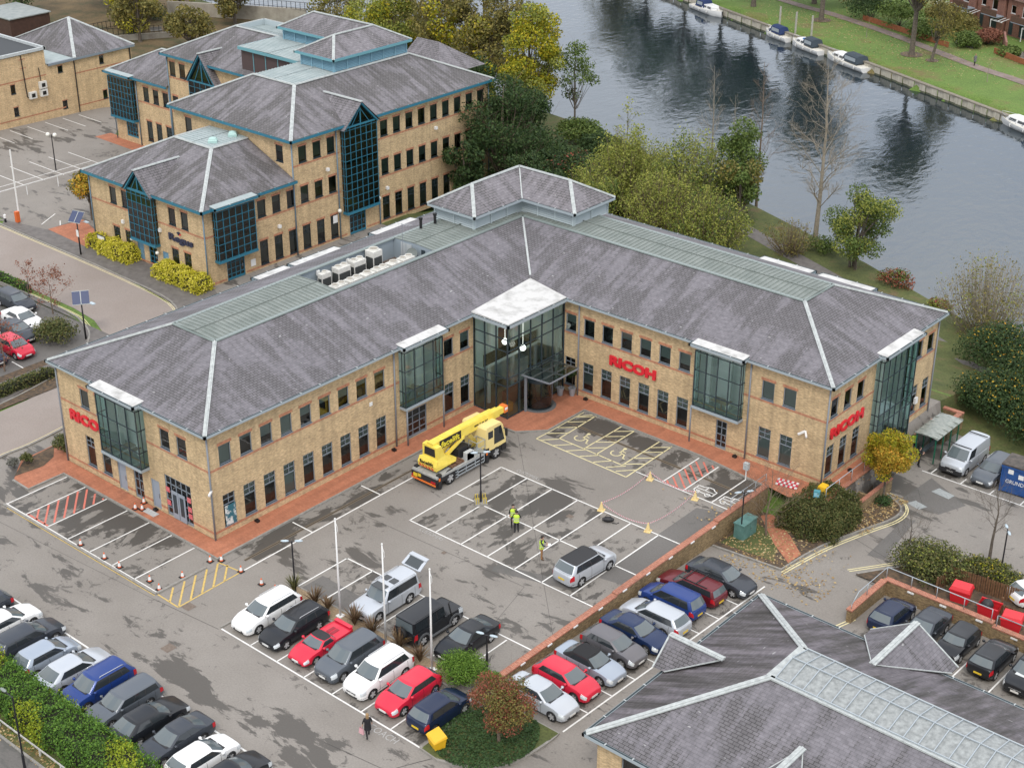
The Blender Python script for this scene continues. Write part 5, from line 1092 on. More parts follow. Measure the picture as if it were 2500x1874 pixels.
def dormer(ax, ay, u, hw, ze, za, back, mat=SLATE):
    # small gabled dormer: ridge runs inwards from the apex (ax, ay) along u
    px, py = -u[1], u[0]; A = (ax,ay,za); B = (ax+u[0]*back, ay+u[1]*back, za)
    L = (ax+px*hw, ay+py*hw, ze); R_ = (ax-px*hw, ay-py*hw, ze); k = .75
    L2 = (L[0]+u[0]*k, L[1]+u[1]*k, ze); R2_ = (R_[0]+u[0]*k, R_[1]+u[1]*k, ze)
    q = MB(); q.poly([R_,R2_,B,A]); q.poly([A,B,L2,L]); d = q.build('dormer', mat, R4, world=True)
    q = MB(); f = .35; q.poly([(p[0]+u[0]*f,p[1]+u[1]*f,p[2]-.06) for p in (L,A,R_)]); q.build('dormer_gable', FRAME, d, world=True)
    q = MB(); cap_run(q, Vector(A)+Vector((0,0,.03)), Vector(B)+Vector((0,0,.03)), .4); q.bar(Vector(R2_),Vector(B),.06,.05); q.bar(Vector(L2),Vector(B),.06,.05); q.bar(Vector(A)+Vector((0,0,-.05)),Vector(L)+Vector((0,0,-.05)),.1,.14); q.bar(Vector(A)+Vector((0,0,-.05)),Vector(R_)+Vector((0,0,-.05)),.1,.14); q.build('ridge_capping', LEAD, d, world=True)
dormer(34.05, 5.1, (1,0), 1.55, 4.2, 5.55, 3.6); dormer(44.15, 14.95, (0,-1), 2.75, 4.0, 5.75, 5.2); dormer(45.2, -4.4, (0,1), 2.6, 4.0, 6.2, 5.2); dormer(56.5, 14.95, (0,-1), 2.75, 4.0, 5.75, 5.2)

# ------------------------------------------------------------------ brick terrace across the river
def house(x, y, rz, label, seed):
    t = thing('brick_house', label, 'house', (x,y,-2.0), rz, 'brick houses across the river')
    w_ = MB(); ops = [(.8,1.8,3.4,4.6),(3.2,4.4,3.2,4.8),(.7,1.6,.1,2.1),(3.0,4.6,.1,2.2)]
    wall(w_, (0,0), XU, 6, -.5, 5.6, ops); wall(w_, (6,0), YU, 8, -.5, 5.6); wall(w_, (0,8), (0,-1), 8, -.5, 5.6); wall(w_, (6,8), (-1,0), 6, -.5, 5.6)
    w_.build('wall', REDB, t)
    for a, b, c_, d in ops[:2]:
        me, pm = win_mesh(b-a, d-c_, 'plain', WHITEP); o = link('window', me, t); o.location = (a,0,c_); link('pane', pm, o)
    d = MB(); d.box(.7,.05,.1,1.6,.12,2.1,0); d.build('door', FRAMED, t); d = MB(); d.box(3.0,.05,.1,4.6,.12,2.2,0); d.build('patio_door', FRAMED, t)
    r = MB(); r.poly([(-.2,-.4,5.5),(6.2,-.4,5.5),(6.2,4,7.8),(-.2,4,7.8)]); r.poly([(6.2,8.4,5.5),(-.2,8.4,5.5),(-.2,4,7.8),(6.2,4,7.8)]); rf = r.build('roof', brick_mat('brown_tile', (.16,.09,.065), (.12,.07,.05), (.06,.04,.03), .3, .25) if 'brown_tile' not in bpy.data.materials else bpy.data.materials['brown_tile'], t)
    b = MB(); b.box(2.6,-1.6,2.5,6,0,2.62,0); b.box(2.6,-1.6,2.62,2.68,0,3.5,1); b.box(2.6,-1.6,2.62,6,-1.53,3.5,1); b.build('balcony', [DOORG, mottled('brown_boards', (.09,.05,.035), (.13,.075,.05), 3) if 'brown_boards' not in bpy.data.materials else bpy.data.materials['brown_boards']], t)
    b = MB(); 
    for k in range(4): b.bar((-1.6+.75*k,-1.6,2.1),(-1.6+.75*k,0,2.4),.12,.06)
    b.bar((-1.7,-1.6,2.05),(.9,-1.6,2.05),.08,.1); b.bar((-1.6,-1.6,0),(-1.6,-1.6,2.05),.1,.1); b.build('lean_to', WHITEP, t)
    return t
hz = radians(-23)
for i, (x, y, lb) in enumerate(((-36.5,181.5,'red brick terrace house with balcony next to the large olive bush'),(-30.6,179.2,'red brick terrace house with balcony and white-slatted lean-to'),(-24.6,176.8,'red brick terrace house with balcony above the rusty garden shrub'),(-18.4,174.4,'red brick terrace house above the brown brick garden wall'))):
    house(x, y, hz, lb, i)
# ------------------------------------------------------------------ plants
import numpy as np
rng = np.random.default_rng(11)
def leaf_mat(name, stops, trans=.25, rough=.65):
    m = bpy.data.materials.new(name); m.use_nodes = True; t = m.node_tree; b = t.nodes['Principled BSDF']; b.inputs['Roughness'].default_value = rough; b.inputs['Specular IOR Level'].default_value = .25
    g = t.nodes.new('ShaderNodeNewGeometry'); r = t.nodes.new('ShaderNodeValToRGB'); e = r.color_ramp.elements
    while len(e) < len(stops): e.new(.5)
    for i, (p, c) in enumerate(stops): e[i].position = p; e[i].color = (*c, 1)
    t.links.new(g.outputs['Random Per Island'], r.inputs[0]); t.links.new(r.outputs[0], b.inputs['Base Color'])
    tr = t.nodes.new('ShaderNodeBsdfTranslucent'); t.links.new(r.outputs[0], tr.inputs[0]); mx = t.nodes.new('ShaderNodeMixShader'); mx.inputs[0].default_value = trans
    t.links.new(b.outputs[0], mx.inputs[1]); t.links.new(tr.outputs[0], mx.inputs[2]); t.links.new(mx.outputs[0], t.nodes['Material Output'].inputs[0]); return m
L_EVER = leaf_mat('dark_evergreen_leaf', [(0,(.025,.05,.018)),(.5,(.04,.075,.024)),(1,(.075,.115,.035))])
L_MID = leaf_mat('mid_green_leaf', [(0,(.06,.10,.024)),(.5,(.10,.15,.034)),(1,(.17,.22,.055))])
L_WILL = leaf_mat('yellow_green_leaf', [(0,(.12,.155,.03)),(.5,(.24,.27,.052)),(1,(.39,.39,.09))])
L_OLIVE = leaf_mat('olive_leaf', [(0,(.10,.10,.03)),(.5,(.18,.165,.05)),(1,(.30,.24,.065))])
L_MAPLE = leaf_mat('yellow_maple_leaf', [(0,(.16,.20,.02)),(.5,(.33,.33,.025)),(1,(.55,.42,.03))])
L_ORANGE = leaf_mat('orange_autumn_leaf', [(0,(.20,.19,.02)),(.4,(.42,.31,.035)),(.75,(.60,.38,.05)),(1,(.55,.25,.035))])
L_GOLD = leaf_mat('golden_shrub_leaf', [(0,(.36,.36,.02)),(.5,(.62,.57,.04)),(1,(.82,.72,.16))])
L_HEDGE = leaf_mat('bright_hedge_leaf', [(0,(.045,.10,.016)),(.55,(.09,.19,.028)),(1,(.17,.30,.045))])
L_LIME = leaf_mat('lime_hedge_leaf', [(0,(.16,.24,.02)),(1,(.38,.42,.03))])
L_BUSH = leaf_mat('fresh_green_leaf', [(0,(.05,.11,.014)),(.5,(.10,.19,.022)),(1,(.17,.28,.04))])
L_RED = leaf_mat('rust_red_leaf', [(0,(.10,.085,.03)),(.35,(.17,.10,.045)),(.65,(.30,.085,.05)),(1,(.38,.12,.09))])
L_RUST = leaf_mat('thin_rust_leaf', [(0,(.16,.06,.04)),(1,(.30,.13,.08))])
L_PHOR = leaf_mat('bronze_strap_leaf', [(0,(.09,.06,.03)),(.5,(.15,.09,.055)),(1,(.23,.17,.09))], .1)
L_PHG = leaf_mat('olive_strap_leaf', [(0,(.08,.085,.03)),(1,(.22,.21,.09))], .1)
L_HEDB = leaf_mat('dull_hedge_leaf', [(0,(.055,.07,.024)),(.6,(.095,.115,.033)),(1,(.20,.17,.065))])
L_IVY = leaf_mat('ivy_leaf', [(0,(.03,.06,.022)),(1,(.07,.13,.04))])
L_DROP = leaf_mat('fallen_leaf', [(0,(.22,.13,.05)),(.5,(.36,.25,.11)),(1,(.45,.36,.2))], 0)
BARK = mottled('grey_brown_bark', (.075,.062,.048), (.15,.125,.10), 5, .9, 'Object')
BARKP = mottled('pale_bark', (.20,.17,.13), (.32,.28,.22), 5, .9, 'Object')
BARKR = mottled('reddish_twig', (.13,.095,.07), (.20,.15,.11), 5, .9, 'Object')
def leaves(name, pos, nrm, size, mats, parent, mi=None, aspect=.62, jitter=.9):
    n = len(pos); pos = np.asarray(pos); nrm = np.asarray(nrm)+rng.normal(0, jitter, (n,3)); nrm /= np.linalg.norm(nrm, axis=1)[:,None]+1e-9
    a = np.cross(nrm, rng.normal(0,1,(n,3))); a /= np.linalg.norm(a, axis=1)[:,None]+1e-9; b = np.cross(nrm, a)
    s = (size*rng.uniform(.55,1.25,n))[:,None]
    V = np.empty((n,4,3)); V[:,0] = pos-a*s*.6; V[:,1] = pos-b*s*.6*aspect; V[:,2] = pos+a*s*.6; V[:,3] = pos+b*s*.6*aspect
    me = bpy.data.meshes.new(name); me.vertices.add(n*4); me.vertices.foreach_set('co', V.ravel())
    me.loops.add(n*4); me.loops.foreach_set('vertex_index', np.arange(n*4, dtype=np.int32)); me.polygons.add(n); me.polygons.foreach_set('loop_start', np.arange(0,n*4,4,dtype=np.int32)); me.polygons.foreach_set('loop_total', np.full(n,4,np.int32))
    for m_ in (mats if isinstance(mats, list) else [mats]): me.materials.append(m_)
    if mi is not None: me.polygons.foreach_set('material_index', np.asarray(mi, np.int32))
    me.update(); me.validate(); return link(name, me, parent)
def clump_leaves(clumps, n):
    w_ = np.array([c[3]**2 for c in clumps]); idx = rng.choice(len(clumps), n, p=w_/w_.sum()); c = np.array(clumps)[idx]
    d = rng.normal(0,1,(n,3)); d /= np.linalg.norm(d, axis=1)[:,None]; r = c[:,3]*rng.uniform(.3,1.08,n)**.6
    return c[:,:3]+d*r[:,None]*np.array([1,1,.85]), d, idx
def crown_clumps(h0, h1, rad, n, shape=1.0, rs=.34, top=.55):
    # clump centres through an uneven ellipsoid crown
    out = []; zc = h0+(h1-h0)*.5; rz = (h1-h0)/2
    while len(out) < n:
        d = rng.normal(0,1,3); d /= np.linalg.norm(d); r = rng.uniform(.25,1)**.5
        z = d[2]*r; q = rad*(1-.35*max(0, z)**shape) 
        out.append((d[0]*r*q*.8*rng.uniform(.8,1.1), d[1]*r*q*.8*rng.uniform(.8,1.1), zc+z*rz*.82, rad*rs*rng.uniform(.65,1.2)))
    return out
def limb(mb, a, b, r0, r1, n=4, sag=.1, sides=5):
    a = Vector(a); b = Vector(b); L = (b-a).length; pts = []
    o = Vector((rng.normal(0,1), rng.normal(0,1), rng.normal(0,.5)))*L*sag
    for i in range(n+1): t = i/n; pts.append(a.lerp(b, t)+o*sin(pi*t)*.6)
    mb.tube(pts, [r0+(r1-r0)*i/n for i in range(n+1)], sides, 0, False)
def tree(name, label, x, y, h, rad, leafm, nleaf, size, h0=.3, clumps=16, trunk=.18, cat='tree', group=None, bark=None, twigs=0, rs=.34, z=None, mats2=None, frac2=.0, lean=(0,0), stems=1, shape=1.0):
    z = gz(x,y) if z is None else z
    t = thing(name, label, cat, (x,y,z), 0, group)
    cl = crown_clumps(h*h0, h, rad, clumps, shape, rs)
    cl = [(c[0]+lean[0]*c[2]/h, c[1]+lean[1]*c[2]/h, c[2], c[3]) for c in cl]
    tb = MB(); th = h*(h0+.12)
    for s in range(stems):
        ox, oy = (0,0) if stems == 1 else (rng.uniform(-.3,.3)*rad*.5, rng.uniform(-.3,.3)*rad*.5)
        top = (lean[0]*.7+ox*1.6, lean[1]*.7+oy*1.6, h*.86); tr = trunk*(1 if stems == 1 else .6)
        tb.tube([(ox,oy,-.3),(ox*1.05,oy,h*.04),(ox*1.2+lean[0]*.2,oy*1.2+lean[1]*.2,th*.6),(top[0]*.6+rng.normal(0,.1),top[1]*.6+rng.normal(0,.1),h*.6),top], [tr*1.35,tr,tr*.85,tr*.5,tr*.12], 8, 0, False)
    for c in cl:
        k = min(.95, rng.uniform(.45,.8)); base = (c[0]*.12, c[1]*.12, max(th*.7, c[2]*k*.75)); limb(tb, base, c[:3], trunk*.34, trunk*.06)
        for q in range(twigs): e_ = (c[0]+rng.normal(0,c[3]*.9), c[1]+rng.normal(0,c[3]*.9), c[2]+abs(rng.normal(0,c[3]*1.0))); limb(tb, (c[0]*.8,c[1]*.8,c[2]-c[3]*.5), e_, trunk*.07, trunk*.025, 2, .05, 3)
    tb.build('trunk', bark or BARK, t, smooth=True)
    if nleaf:
        p, d, idx = clump_leaves(cl, nleaf); mi = None; mats = leafm
        if mats2 is not None:
            sel = rng.uniform(0,1,len(cl)) < frac2; mi = (sel[idx] & (rng.uniform(0,1,nleaf) < .85)).astype(int); mats = [leafm, mats2]
        leaves('crown', p, d, size, mats, t, mi)
    return t
def bare_tree(name, label, x, y, h, rad, bark=None, trunk=.13, depth=4, h0=.2, group=None, leafm=None, nleaf=0, lsize=.15, cat='tree', spread=1.0, upness=.55, first=14, kids=4, z=None):
    z = gz(x,y) if z is None else z
    t = thing(name, label, cat, (x,y,z), 0, group); tb = MB(); tips = []
    lead = [(0,0,-.2),(rng.normal(0,.1),rng.normal(0,.1),h*.3),(rng.normal(0,.15),rng.normal(0,.15),h*.65),(rng.normal(0,.2),rng.normal(0,.2),h)]
    def grow(p, d, L, r, k):
        q = Vector(p)+Vector(d)*L; mid = Vector(p)+Vector(d)*L*.5+Vector((rng.normal(0,1),rng.normal(0,1),rng.normal(0,1)))*L*.06
        tb.tube([p, mid, q], [r, r*.7, r*.4], 4 if k > 1 else 3, 0, False); tips.append(q); tips.append(mid)
        if k == 0: return
        for i in range(kids):
            s = rng.uniform(.3,1.0); b = Vector(p).lerp(q, s); nd = Vector(d)+Vector((rng.normal(0,.55),rng.normal(0,.55),rng.normal(.18,.4))); nd.normalize(); grow(b, nd, L*rng.uniform(.42,.68), r*.5, k-1)
    for i in range(first):
        f = h0+(1-h0)*(i+rng.uniform(0,1))/first*.95; a = i*2.4+rng.uniform(-.4,.4); prof = (1-f)**.6*min(1, .45+(f-h0)*2.5)
        L = rad*prof*spread*rng.uniform(.75,1.15)+.2; d = Vector((cos(a),sin(a),upness*rng.uniform(.7,1.6))).normalized(); j = 3*f; i0 = min(2,int(j)); b = Vector(lead[i0]).lerp(Vector(lead[i0+1]), j-i0)
        grow(b, d, L, trunk*.32*(1-f*.7), depth-2)
    lb_ = MB(); lb_.tube(lead, [trunk*1.25,trunk*.85,trunk*.45,trunk*.1], 7, 0, False); lb_.build('trunk', bark or BARK, t, smooth=True); tb.build('crown', bark or BARK, t, smooth=True)
    if nleaf:
        T_ = np.array([tuple(q) for q in tips]); i = rng.choice(len(T_), nleaf); leaves('foliage', T_[i]+rng.normal(0,lsize*.8,(nleaf,3)), np.tile((0,0,1.),(nleaf,1)), lsize, leafm, t)
    return t
def willow_bush(name, label, x, y, h, rad, leafm, nshoot=120, nleaf=3500, size=.22, bark=None, group=None, z=None, low=.15, mats2=None, thick=.03):
    # many upright shoots fanning from the base, thin leaves along them
    z = gz(x,y) if z is None else z
    t = thing(name, label, 'bush', (x,y,z), 0, group); tb = MB(); P = []
    for i in range(nshoot):
        a = rng.uniform(0,2*pi); q = rng.uniform(0,1)**.6; e_ = Vector((cos(a)*rad*q, sin(a)*rad*q, h*(1-.45*q*q)*rng.uniform(.78,1.05))); b = Vector((cos(a)*rad*q*.25, sin(a)*rad*q*.25, -.1)); m_ = b.lerp(e_,.5)+Vector((cos(a),sin(a),0))*rad*.12*q
        tb.tube([b,m_,e_], [thick,thick*.65,thick*.25], 3, 0, False)
        for k in range(7): s = rng.uniform(low,1.02); P.append(tuple(((1-s)**2*b+2*s*(1-s)*m_+s*s*e_)))
        for k in range(2): s = rng.uniform(.4,.9); c = (1-s)**2*b+2*s*(1-s)*m_+s*s*e_; tb.tube([c, c+Vector((rng.normal(0,.5),rng.normal(0,.5),rng.uniform(.3,.9)))*h*.14], [thick*.4,thick*.15], 3, 0, False)
    tb.build('stems', bark or BARKR, t)
    P = np.array(P); i = rng.choice(len(P), nleaf); p = P[i]+rng.normal(0, rad*.075, (nleaf,3)); p[:,2] = np.maximum(p[:,2], .1); mi = None; mats = leafm
    if mats2 is not None: mi = ((np.sin(p[:,0]*1.7+x)+np.sin(p[:,1]*1.9+y)+rng.normal(0,.5,nleaf)) > .7).astype(int); mats = [leafm, mats2]
    leaves('crown', p, np.tile((0,0,.6),(nleaf,1)), size, mats, t, mi, .45); return t
def hedge(name, label, x0, y0, x1, y1, h, leafm, n, size, cat='hedge', group=None, z=None, mats2=None, th2=.8, rough=.12, core=None, poly=None, rnd=.35, rz=0, level=False):
    # clipped hedge: a dark woody core with leaves over its uneven surface
    cx, cy = (x0+x1)/2, (y0+y1)/2; z = gz(cx,cy) if z is None else z; t = thing(name, label, cat, (cx,cy,z), rz, group); a, b = (x1-x0)/2, (y1-y0)/2
    zz = lambda u, v: 0 if (rz or level) else (gz(cx+u,cy+v)-z if name != 'bush' else 0)
    c = MB(); q = min(a,b)*.25; q += .25*(rnd > .4); c.prism([(-a+q,-b+q),(a-q,-b+q),(a-q,b-q),(-a+q,b-q)], -.4, h*(.5 if rnd > .4 else .82)); c.build('stems', core or M('dark_hedge_core', (.02,.022,.012), .95) if 'dark_hedge_core' not in bpy.data.materials else bpy.data.materials['dark_hedge_core'], t)
    A = np.array([4*a*b, 4*a*h, 4*b*h]); k = rng.choice(3, n, p=A/A.sum()); u = rng.uniform(-1,1,n); v = rng.uniform(-1,1,n); s = rng.choice([-1,1], n)
    p = np.zeros((n,3)); nr = np.zeros((n,3))
    for ax in range(3):
        i = k == ax
        if ax == 0: p[i] = np.c_[u[i]*a, v[i]*b, np.full(i.sum(),h)]; nr[i,2] = 1
        if ax == 1: p[i] = np.c_[u[i]*a, s[i]*b, (v[i]+1)/2*h]; nr[i,1] = s[i]
        if ax == 2: p[i] = np.c_[s[i]*a, u[i]*b, (v[i]+1)/2*h]; nr[i,0] = s[i]
    # round the shoulders and roughen
    e_ = np.maximum(0, p[:,2]/h-(1-rnd)); f = 1-.30*e_/rnd*rnd
    d = np.maximum(np.abs(p[:,0])-(a-rnd*h*.6),0)**2+np.maximum(np.abs(p[:,1])-(b-rnd*h*.6),0)**2; p[:,2] -= np.where(k == 0, np.minimum(d*.7/(rnd*h*.5+.05), h*.35), 0); p[:,0] *= f; p[:,1] *= f
    lump = np.sin(p[:,0]*2.3+cx)*np.sin(p[:,1]*2.9+cy)*rough*1.3+np.sin(p[:,0]*5.1)*rough*.6
    p += nr*(lump+rng.normal(0,rough*.8,n)-.02)[:,None]
    for i in range(n): p[i,2] += zz(p[i,0],p[i,1])
    mi = None; mats = leafm
    if mats2 is not None:
        w_ = np.sin(p[:,0]*.9+1.3+cx*.1)+np.sin(p[:,1]*1.7+p[:,0]*.55)+rng.normal(0,.35,n); mi = (w_ > th2).astype(int); mats = [leafm, mats2]
    leaves('foliage', p, nr, size, mats, t, mi); return t
def round_bush(name, label, x, y, rx, ry, h, leafm, n, size, cat='bush', group=None, z=None, mats2=None, frac2=.2, nc=14):
    z = gz(x,y) if z is None else z; t = thing(name, label, cat, (x,y,z), 0, group); tb = MB(); cl = []
    for i in range(nc):
        a = i*2.4; q = sqrt((i+.5)/nc)*.72; c = (cos(a)*rx*q, sin(a)*ry*q, h*(.18+.42*(1-q*q)+rng.uniform(-.06,.06)), min(rx,ry,h)*rng.uniform(.36,.5)); cl.append(c); limb(tb, (0,0,-.1), c[:3], .04, .015)
    tb.build('stems', BARK, t); p, d, idx = clump_leaves(cl, n); p[:,2] = np.maximum(p[:,2], .04); mi = None; mats = leafm
    if mats2 is not None: mi = (rng.uniform(0,1,n) < frac2*(p[:,2]/h > .5)).astype(int); mats = [leafm, mats2]
    leaves('foliage', p, d+np.array([0,0,.5]), size, mats, t, mi, .62, .7); return t

# between the offices and the river
G_ = 'riverside trees behind the offices'
tree('evergreen_tree', 'broad dark evergreen tree with bare twigs crowding the far end of the blue-trimmed office', -33.5, 68.5, 15.5, 6.4, L_EVER, 16000, .26, .08, 34, .3, group=G_, twigs=5, rs=.3, bark=BARKR)
tree('evergreen_tree', 'smaller dark evergreen tree in front of the brick wall beside the taller evergreen', -34, 62.5, 9.5, 3.0, L_EVER, 3500, .3, .1, 16, .2, group=G_, twigs=4)
tree('evergreen_tree', 'spreading dark evergreen with pale twigs just behind the roof plant room', -27, 65.5, 8.0, 4.4, L_EVER, 9000, .24, .1, 20, .2, group=G_, twigs=6, bark=BARKR)
for x, y, h, r, lf, lb in ((-58,93,15,5.5,L_OLIVE,'bushy olive tree touching the golden maple'),(-70,98,15,5.5,L_OLIVE,'bushy olive tree behind the louvred rooftop, with yellow patches'),(-50.5,82.5,12,4.5,L_EVER,'dark tree under the golden maple'),(-82,100,12,5.5,L_WILL,'yellow-green tree at the back of the rooftop well')): tree('bushy_tree', lb, x, y, h, r, lf, 6500, .36, .16, 28, .2, group=G_, twigs=4, rs=.3, mats2=L_MAPLE, frac2=.15, bark=BARKR)
tree('evergreen_tree', 'dark evergreen tree in front of the golden maple trunk', -40.5, 79.5, 11.5, 4.6, L_EVER, 9000, .26, .1, 24, .2, group=G_, twigs=4, bark=BARKR)
tree('maple_tree', 'tall golden-yellow maple tree standing by the water', -46.5, 88.5, 18.5, 4.9, L_MAPLE, 17000, .28, .12, 40, .26, group=G_, rs=.30, mats2=L_WILL, frac2=.35)
tree('slender_tree', 'slender tree with bare lower stem and thin green crown against the water', -42.6, 92.5, 14.2, 3.3, L_MID, 2300, .26, .25, 18, .14, group=G_, twigs=3, rs=.3)
for i, (x, y, h, r, lb, lf, n) in enumerate(((-66,101.5,20,7.5,'tall thinly leaved olive-brown tree nearest the golden maple',L_OLIVE,9000),(-76,103.5,19,7,'tall thinly leaved olive tree behind the blue rooftop plant room',L_OLIVE,9000),(-57,96.5,17,5.5,'tall grey-twigged tree with few olive leaves beside the golden maple',L_OLIVE,5500))):
    bare_tree('riverside_tree', lb, x, y, h, r, BARK, .26, 5, .12, G_, lf, n, .34, first=18, kids=4, spread=1.1, upness=.75)
for i, (x, y, h, r, lf, lb) in enumerate(((-88,109,11,6,L_OLIVE,'bushy olive-green tree behind the roof with the dark infill'),(-97,110,10.5,5.5,L_WILL,'yellow-tinged bushy tree behind the rooftop well'),(-106,112,11,6,L_OLIVE,'bushy olive tree farthest along the row behind the rooftop well'),(-82,104.5,8,4.5,L_MAPLE,'low yellow tree tucked behind the blue-louvred roof'))):
    tree('bushy_tree', lb, x, y, h, r, lf, 4200, .36, .1, 22, .2, group=G_, twigs=3, rs=.32, mats2=L_MAPLE, frac2=.15)
B_ = 'willow bushes along the river bank'
willow_bush('willow_bush', 'large yellow-green willow bush nearest the slender tree, rising high above the plant room', -21.5, 75.5, 9.6, 5.2, L_WILL, 190, 17000, .26, group=B_)
willow_bush('willow_bush', 'large yellow-green willow bush touching the pointed green tree', -15, 78, 9.8, 5.4, L_WILL, 190, 17000, .26, group=B_, mats2=L_MID)
willow_bush('willow_bush', 'twiggy olive willow bush in front of the taller pair, close to the metal roof', -13.5, 71, 8.0, 5.0, L_WILL, 190, 11000, .24, group=B_, mats2=L_WILL)
willow_bush('willow_bush', 'olive-green willow bush near the middle of the metal roof edge', -7.5, 70.5, 7.2, 4.6, L_WILL, 170, 11000, .24, group=B_, mats2=L_MID)
willow_bush('willow_bush', 'leafy green willow bush close behind the roof plant room', -21.5, 68, 7.2, 4.2, L_WILL, 140, 12000, .25, group=B_, mats2=L_MID)
willow_bush('willow_bush', 'low buff-twigged willow scrub beside the riverside path', -1.5, 76.5, 3.6, 3.2, L_OLIVE, 110, 1500, .2, group=B_)
tree('alder_tree', 'dense mid-green tree with pointed top at the water edge beside the willows', -12.2, 83.5, 10.8, 3.7, L_MID, 10000, .24, .05, 24, .2, group=G_, rs=.36)
tree('alder_tree', 'dense green tree lower down in front of the pointed one by the water', -9.3, 79.0, 8.2, 3.4, L_MID, 4200, .3, .05, 18, .2, group=G_, rs=.38, mats2=L_OLIVE, frac2=.3)
round_bush('dark_bush', 'low dark green bush between the plant room roof and the water', -36, 79, 4.4, 4.4, 4.8, L_EVER, 4500, .3, group=B_, nc=20)
round_bush('dark_bush', 'dark bush with rust-tinged crown beside the willow bushes', -30, 77, 4.2, 4.0, 5.2, L_EVER, 4200, .3, group=B_, nc=18, mats2=L_RED, frac2=.12)
D_ = 'bare trees at the near river bank'
bare_tree('birch_tree', 'tall bare pale birch in full view against the open water', -.7, 80.2, 19, 6.0, BARKP, .24, 5, .22, D_, first=26, kids=5, upness=1.0)
bare_tree('birch_tree', 'bare reddish birch rising beside the tall pale one, behind the pointed green tree', -12.3, 87.2, 17, 3.4, BARKR, .15, 5, .2, D_, first=22, kids=4, upness=1.3)
bare_tree('birch_tree', 'thin bare birch rising from behind the tallest willow bush', -17.3, 85, 15, 2.7, BARKP, .12, 5, .25, D_, first=18, kids=4, upness=1.5)
bare_tree('birch_tree', 'thin bare sapling between the two thin birches over the dark reflection', -15.3, 86.5, 12, 2.6, BARKP, .1, 4, .25, D_, first=14, kids=4, upness=1.3)
bare_tree('birch_tree', 'small sparse sapling rising from the yellow-green willow bushes', -25.5, 80.5, 10.5, 3.0, BARK, .1, 4, .3, D_, first=12, kids=4, upness=1.2, leafm=L_WILL, nleaf=160, lsize=.24)
tree('leafy_tree', 'round leafy multi-stemmed tree at the water edge near the bare birch', 5.6, 77.5, 8.9, 4.7, L_MID, 12000, .20, .12, 30, .22, group=G_, stems=5, rs=.27, mats2=L_WILL, frac2=.3, twigs=2)
willow_bush('willow_bush', 'large twiggy pale willow bush overhanging the water beyond the slate hip', 22.4, 71.6, 8.6, 5.0, L_OLIVE, 280, 3800, .22, BARKP, group=B_, mats2=L_WILL)
round_bush('waterside_bush', 'low russet bush on the bank next to the round leafy tree', 10.8, 76.2, 2.2, 1.6, 2.2, L_RED, 1500, .2, group=B_, mats2=L_MID, frac2=.4)
round_bush('waterside_bush', 'small yellowish bush at the water edge by the slate hip', 16.6, 74.2, 1.3, 1.2, 1.6, L_WILL, 900, .2, group=B_, mats2=L_RED, frac2=.4)
round_bush('waterside_bush', 'low green bush at the foot of the pale bare birch', .8, 79.2, 2.2, 1.8, 1.8, L_MID, 1200, .2, group=B_)
for i, (x, y, rx, ry, h, lf, lb) in enumerate(((27.5,65,4.6,3.8,5.0,L_EVER,'dark green thicket beside the riverside path, under the pale willow'),(33,61,5,4,5.4,L_EVER,'dark green thicket on the bank above the parked van'),(30.5,57,4,3.4,4.4,L_EVER,'dark green thicket with amber leaves behind the brick enclosure'),(36.5,54.5,5,3.8,4.6,L_EVER,'dark green thicket behind the white van'),(41,58,5,4,5,L_HEDB,'dull brownish thicket behind the slate-grey estate car'))):
    round_bush('thicket', lb, x, y, rx, ry, h, lf, 11000, .19, group='thickets behind the parked van', nc=26, mats2=L_ORANGE, frac2=.06)
# service road planting
tree('autumn_tree', 'small orange-yellow tree with round crown at the corner of the service road', 30.4, 37.8, 6.0, 2.35, L_ORANGE, 15000, .135, .30, 34, .1, rs=.3, mats2=L_MAPLE, frac2=.45, twigs=2)
bare_tree('bare_tree', 'bare small tree with spreading twigs in front of the blue skip', 40.1, 35, 6.2, 2.9, BARK, .11, 5, .38, None, first=14, kids=4, upness=.9)
bare_tree('bare_tree', 'bare twiggy shrub growing from the round bed', 36.0, 31.0, 4.2, 2.2, BARK, .06, 5, .1, None, first=14, kids=4, upness=1.1)
bare_tree('bare_tree', 'bare small tree on the sloping bed beside the green cabinet', 26.9, 27.3, 5.6, 3.4, BARKR, .08, 5, .15, None, first=24, kids=4, upness=.8)
hedge('hedge_mound', 'large clipped dark hedge mound on the slope below the wall sign', 26.7, 28.7, 30.0, 34.6, 1.95, L_HEDB, 14000, .14, mats2=L_RUST, th2=2.0, rough=.16, rnd=.5, z=-1.62, level=True)
hedge('hedge_mound', 'lower part of the dark clipped hedge beside the double yellow lines', 29.4, 29.4, 31.0, 33.6, 1.4, L_HEDB, 5500, .14, rough=.14, rnd=.5, z=-1.62, level=True)
round_bush('dark_bush', 'low ivy bush at the foot of the orange-yellow tree', 30.6, 37.3, .8, .8, .7, L_IVY, 600, .13)
round_bush('hedge_mound', 'broad rounded olive hedge on the round bed beside the timber fence', 37.9, 30.9, 3.2, 2.5, 2.2, L_HEDB, 9000, .14, 'hedge', nc=26, mats2=L_WILL, frac2=.15)
round_bush('hedge_mound', 'olive hedge with yellow tips standing behind the timber fence', 41.6, 32.4, 3.0, 1.2, 2.3, L_HEDB, 5500, .14, 'hedge', nc=24, mats2=L_MAPLE, frac2=.12)
round_bush('hedge_mound', 'golden end of the hedge beside the timber fence', 44.6, 31.9, .9, .8, 1.6, L_GOLD, 900, .13, 'hedge')
